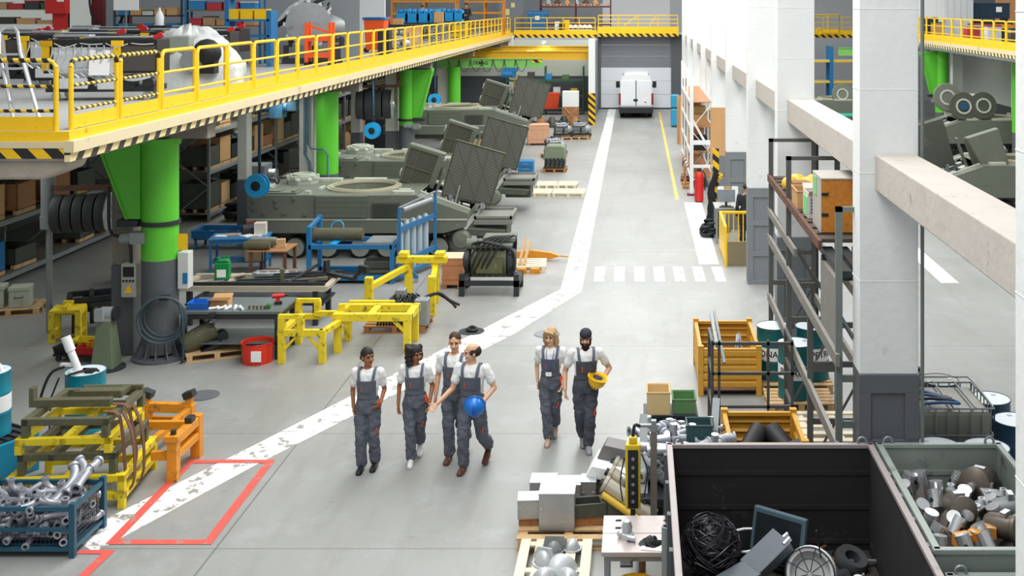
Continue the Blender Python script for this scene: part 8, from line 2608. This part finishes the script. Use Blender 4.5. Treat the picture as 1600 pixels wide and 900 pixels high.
def bearded(hb, t):
 b = hb().sph((0, .008, .054), (.085, .108, .072), 18, 12).sph((0, .10, -.04), (.035, .03, .07), 10, 7).sph((.03, .11, -.1), (.02, .015, .06), 8, 6)
 fuse(b.out('headscarf', mat('headscarf_navy', '#23242c', .8, var=.15), t, recalc=False), .008, 2, .01)
 b = hb().sph((0, -.05, -.105), (.056, .052, .062), 14, 10).sph((0, -.06, -.15), (.04, .035, .04), 10, 8)
 for e in (-1, 1):
  b.sph((e * .062, -.015, -.05), (.018, .035, .06), 8, 7).sph((e * .02, -.094, -.048), (.022, .01, .007), 7, 5)
 fuse(b.out('beard', mat('beard_black', '#1b1614', .85, var=.3), t, recalc=False), .007, 2)
BRN = mat('brown_leather', '#5a3524', .5, var=.15)
BLK = mat('black_shoe', '#1c1d20', .45)
WSH = mat('white_trainer', '#d9d9dc', .5)
GSH = mat('grey_trainer', '#8e8f93', .6, var=.1)
person('woman with dark hair in a bun, hand in overall pocket, leftmost of the four', fl(575, 733), 0, '#9d6746', 1.70, True, feet=((-.085, -.06, 0), (.09, .04, 0)), knees=((-.09, -.06, .49), (.09, -.03, .49)),
       elbows=((-.235, .05, 1.14), (.225, .07, 1.15)), wrists=((-.205, -.03, .92), (.20, -.06, 1.0)), hdir=((.3, -.25, -1), (-.35, -.5, -.35)), head_yaw=38, head_pitch=-3, hair=cap_hair('#1c1613', extra=bun), shoes=BLK)
person('woman with curly dark hair and white shoes, second from the left', fl(649, 722), 4, '#98613f', 1.66, True, feet=((-.055, -.09, 0), (.035, .30, .03)), knees=((-.065, -.10, .50), (.055, .06, .49)), heel=(0, .09),
       elbows=((-.245, .04, 1.14), (.25, .05, 1.14)), wrists=((-.245, -.07, .90), (.225, -.10, .93)), hdir=((.05, -.15, -1), (-.2, -.1, -1)), head_yaw=42, head_pitch=2, hair=cap_hair('#1e1714', (.09, .105, .09), extra=curls), shoes=WSH)
person('young man with short brown hair walking half behind the balding man', fl(711, 716), -6, '#d6a585', 1.80, feet=((-.06, -.10, 0), (.09, .26, .02)), knees=((-.06, -.12, .50), (.09, .02, .48)), heel=(.0, .10),
       elbows=((-.26, .06, 1.14), (.26, .08, 1.14)), wrists=((-.26, -.06, .90), (.2, -.1, .95)), head_yaw=8, head_pitch=4, hair=cap_hair('#3a281d', (.081, .098, .074), (0, .024, .056)), shoes=BRN)
person('balding man gesturing with an open hand and carrying a blue helmet', fl(738, 733), -10, '#d8aa8a', 1.77, feet=((-.10, -.10, 0), (.13, .30, .02)), knees=((-.10, -.12, .50), (.13, .04, .47)), heel=(0, .12),
       elbows=((-.27, -.05, 1.13), (.31, .03, 1.15)), wrists=((-.42, -.24, .98), (.20, -.20, 1.0)), hdir=((-.5, -.45, -.5), (-.55, -.2, -.45)), palm=((.3, -.4, .9), (-.3, .9, .2)), curl=(.18, .7), head_yaw=-62, head_pitch=4, hair=balding, shoes=BRN)
W5 = person('blonde woman with a white badge on a blue lanyard', fl(861, 690), -4, '#deb193', 1.69, True, feet=((-.03, -.09, 0), (.03, .26, .02)), knees=((-.06, -.10, .50), (.055, .04, .49)), heel=(0, .08),
   elbows=((-.235, .08, 1.15), (.245, .06, 1.15)), wrists=((-.215, .02, .93), (.195, -.08, .94)), hdir=((.15, -.2, -1), (-.3, -.1, -1)), head_yaw=-14, head_pitch=6, hair=cap_hair('#b39468', (.087, .106, .086), (0, .022, .05), extra=long_hair), shoes=mat('tan_shoe', '#b59a86', .5))
b = MB()
for e in (-1, 1):
 b.tube([(e * .06, .03, 1.49), (e * .06, -.06, 1.46), (e * .05, -.15, 1.36), (e * .006, -.185, 1.16)], .005, 5, fine=3)
b.out('lanyard', mat('lanyard_blue', '#2f4f9a', .6), W5)
MB().box((-.01, -.19, 1.11), (.09, .006, .062)).out('badge', PAPER, W5)
person('bearded man in a dark headscarf carrying a yellow helmet under his arm', fl(915, 701), 8, '#d3a283', 1.76, feet=((-.03, .16, .01), (.03, -.09, 0)), knees=((-.08, -.01, .49), (.06, -.12, .50)), heel=(.05, 0),
       elbows=((-.30, .06, 1.14), (.36, .07, 1.15)), wrists=((-.31, -.08, .91), (.20, -.20, 1.02)), hdir=((.08, -.1, -1), (-.85, -.2, -.12)), palm=(None, (.2, .4, .9)), curl=(.5, .6), head_yaw=-10, head_pitch=10, hair=bearded, shoes=GSH, trousers=OVER_D)
def helmet(label, loc, rot, m):
 t = thing('safety_helmet', label, 'helmet', loc, 0, None, rot)
 b = MB()
 b.lathe([(.135, 0), (.132, .05), (.115, .10), (.08, .138), (.04, .153), (.0, .156), (0, .150), (.038, .147), (.076, .132), (.11, .096), (.127, .05), (.13, 0)], n=28)
 for x in (-.03, 0, .03):
  b.tube([(x, -.118, .085), (x, -.07, .15), (x, 0, .165), (x, .07, .15), (x, .118, .085)], .009, 6, fine=3)
 b.out('shell', m, t)
 b = MB()
 n = 24
 vs = []
 for k in range(n):
  a = 2 * PI * k / n
  e = .02 + (.045 * max(0, -math.sin(a)) ** 1.5)
  for r, z in ((.13, .002), (.135 + e, -.006), (.135 + e, .001), (.13, .012)):
   vs.append((r * math.cos(a), r * math.sin(a), z))
 fs = []
 for k in range(n):
  for i in range(4):
   fs.append((k * 4 + i, k * 4 + (i + 1) % 4, ((k + 1) % n) * 4 + (i + 1) % 4, ((k + 1) % n) * 4 + i))
 b.add(vs, fs, True).out('brim', m, t)
 return t
def hold(px, py, Y):
 return wp(px, py, Y)
HB = helmet('glossy blue safety helmet held at the hip of the balding man', hold(741, 633, 15.55), (math.radians(112), math.radians(-8), 0.1), mat('helmet_blue', '#1470c8', .25, var=.03))
HY = helmet('yellow safety helmet with a black liner tucked under the arm of the bearded man', hold(934, 590, 16.45), (math.radians(183), math.radians(16), -.2), mat('helmet_yellow', '#f0bd14', .3, var=.03))
MB().sph((0, 0, .05), (.11, .11, .07), 12, 8).out('liner', BLACK, HY)
NAVY = mat('navy_workwear', '#23262e', .8, var=.15)
far = dict(near=False, overall=False, top=NAVY, trousers=NAVY, group='people further away')
person('person in black standing on the mezzanine before the grey partition, looking at hands', (-9.6, 66.5 - 4, MZ), 0, '#c08a6c', 1.84, elbows=((-.25, .0, 1.15), (.25, .0, 1.15)), wrists=((-.08, -.22, 1.12), (.08, -.22, 1.12)), head_pitch=12, hair=cap_hair('#2a211d', nm='hair'), **far)
person('person in dark clothes behind the blue crates on the mezzanine', (-10.9, 56.6, MZ), 0, '#c08a6c', 1.72, head_pitch=12, hair=cap_hair('#2a211d'), **far)
person('person in black seen from behind with a white band on the jacket, on the mezzanine', (-9.75, 60.6, MZ), 180, '#8a5a42', 1.58, hair=cap_hair('#17110e', (.09, .11, .10)), **far)
person('person in navy with a dark cap at the right-hand hull', (11.6, 37.75, 0), 60, '#c08a6c', 1.86, hair=cap_hair('#1d1f26', nm='cap'), **far)
person('person with a white cap bending over the right-hand hull', (12.35, 37.8, 0), -60, '#c08a6c', 1.82, lean=-.08, hair=cap_hair('#e6e6e4', nm='cap'), **far)
person('person in navy sitting out of sight behind the pillar at the grey desk', (2.95, 30.6, 0), 180, '#c08a6c', 1.7, hair=cap_hair('#2a211d'), **far)
# ================================================================ white van at the end of the aisle
t = thing('van', 'white panel van seen from behind in front of the roller door', 'van', (-.12, 65.4, 0), 0)
VW = mat('van_white', '#eef1f4', .3, var=.01, coat=.3)
rg = []
prof = [(-.92, .55), (-.98, .75), (-1.0, 1.2), (-.96, 1.7), (-.88, 2.25), (-.76, 2.48), (-.5, 2.55), (.5, 2.55), (.76, 2.48), (.88, 2.25), (.96, 1.7), (1.0, 1.2), (.98, .75), (.92, .55)]
for y, k, top in ((0, .97, 2.55), (.05, 1, 2.58), (3.9, 1, 2.58), (4.5, .97, 2.3), (4.9, .95, 1.55), (5.6, .88, 1.15)):
 rg.append([V((x * k, y, .45 + (z - .45) * (top - .45) / 2.1)) for x, z in prof])
MB().loft(rg).out('body', VW, t)
for e in (-1, 1):
 d = MB().bb(e * .46 - .44, e * .46 + .44, -.03, .02, .72, 2.2).out('rear_door', VW, t, bev=.02)
 MB().bb(e * .46 - .3, e * .46 + .3, -.036, -.03, 1.45, 2.05).out('panel_recess', VW, d, bev=.004)
 MB().bb(e * .955 - .06, e * .955 + .06, -.05, .12, .78, 1.45).out('tail_light', mat('tail_red', '#8c1626', .25), t, bev=.015)
 MB().bb(min(e * 1.02, e * 1.26), max(e * 1.02, e * 1.26), 4.4, 4.5, 1.45, 1.85).bar((e * .95, 4.5, 1.55), (e * 1.1, 4.45, 1.6), .05).out('wing_mirror', BLACK, t, bev=.03)
 for y in (.95, 4.6):
  MB().lathe([(.1, -.11), (.32, -.11), (.345, -.08), (.345, .08), (.32, .11), (.1, .11), (.1, -.11)], c=(e * .84, y, .345), n=28, rot=(0, 90, 0)).out('wheel', BLACK, t)
 MB().bb(e * .72 - .02, e * .72 + .02, -.02, .05, 2.5, 2.62).out('marker_lamp', DARK, t)
MB().bb(-1.0, 1.0, -.18, .1, .30, .66).bb(-.85, .85, -.22, -.1, .56, .62).out('bumper', mat('bumper_black', '#22252a', .5), t, bev=.03)
MB().bb(-.95, .95, 0, 5.4, .28, .5).out('underbody', BLACK, t)
MB().bb(-.02, .02, -.035, 0, .72, 2.2).bb(-.15, .1, -.05, -.03, .98, 1.12).out('handle_strip', DARK, t)
MB().bb(.5, .6, -.04, -.03, .9, .96).out('emblem', DARK, t)
# ================================================================ tidy: things of a single mesh need no empty
for o in list(COL.objects):
 if o.type == 'EMPTY' and o.parent is None and o.get('kind') != 'structure' and len(o.children) == 1 and not o.children[0].children:
  c = o.children[0]
  if c.location.length > 1e-6:
   continue
  c.parent = None
  c.location, c.rotation_euler, c.scale = o.location, o.rotation_euler, o.scale
  for k in ('label', 'category', 'group', 'kind'):
   if k in o:
    c[k] = o[k]
  nm = o.name
  bpy.data.objects.remove(o)
  c.name = nm
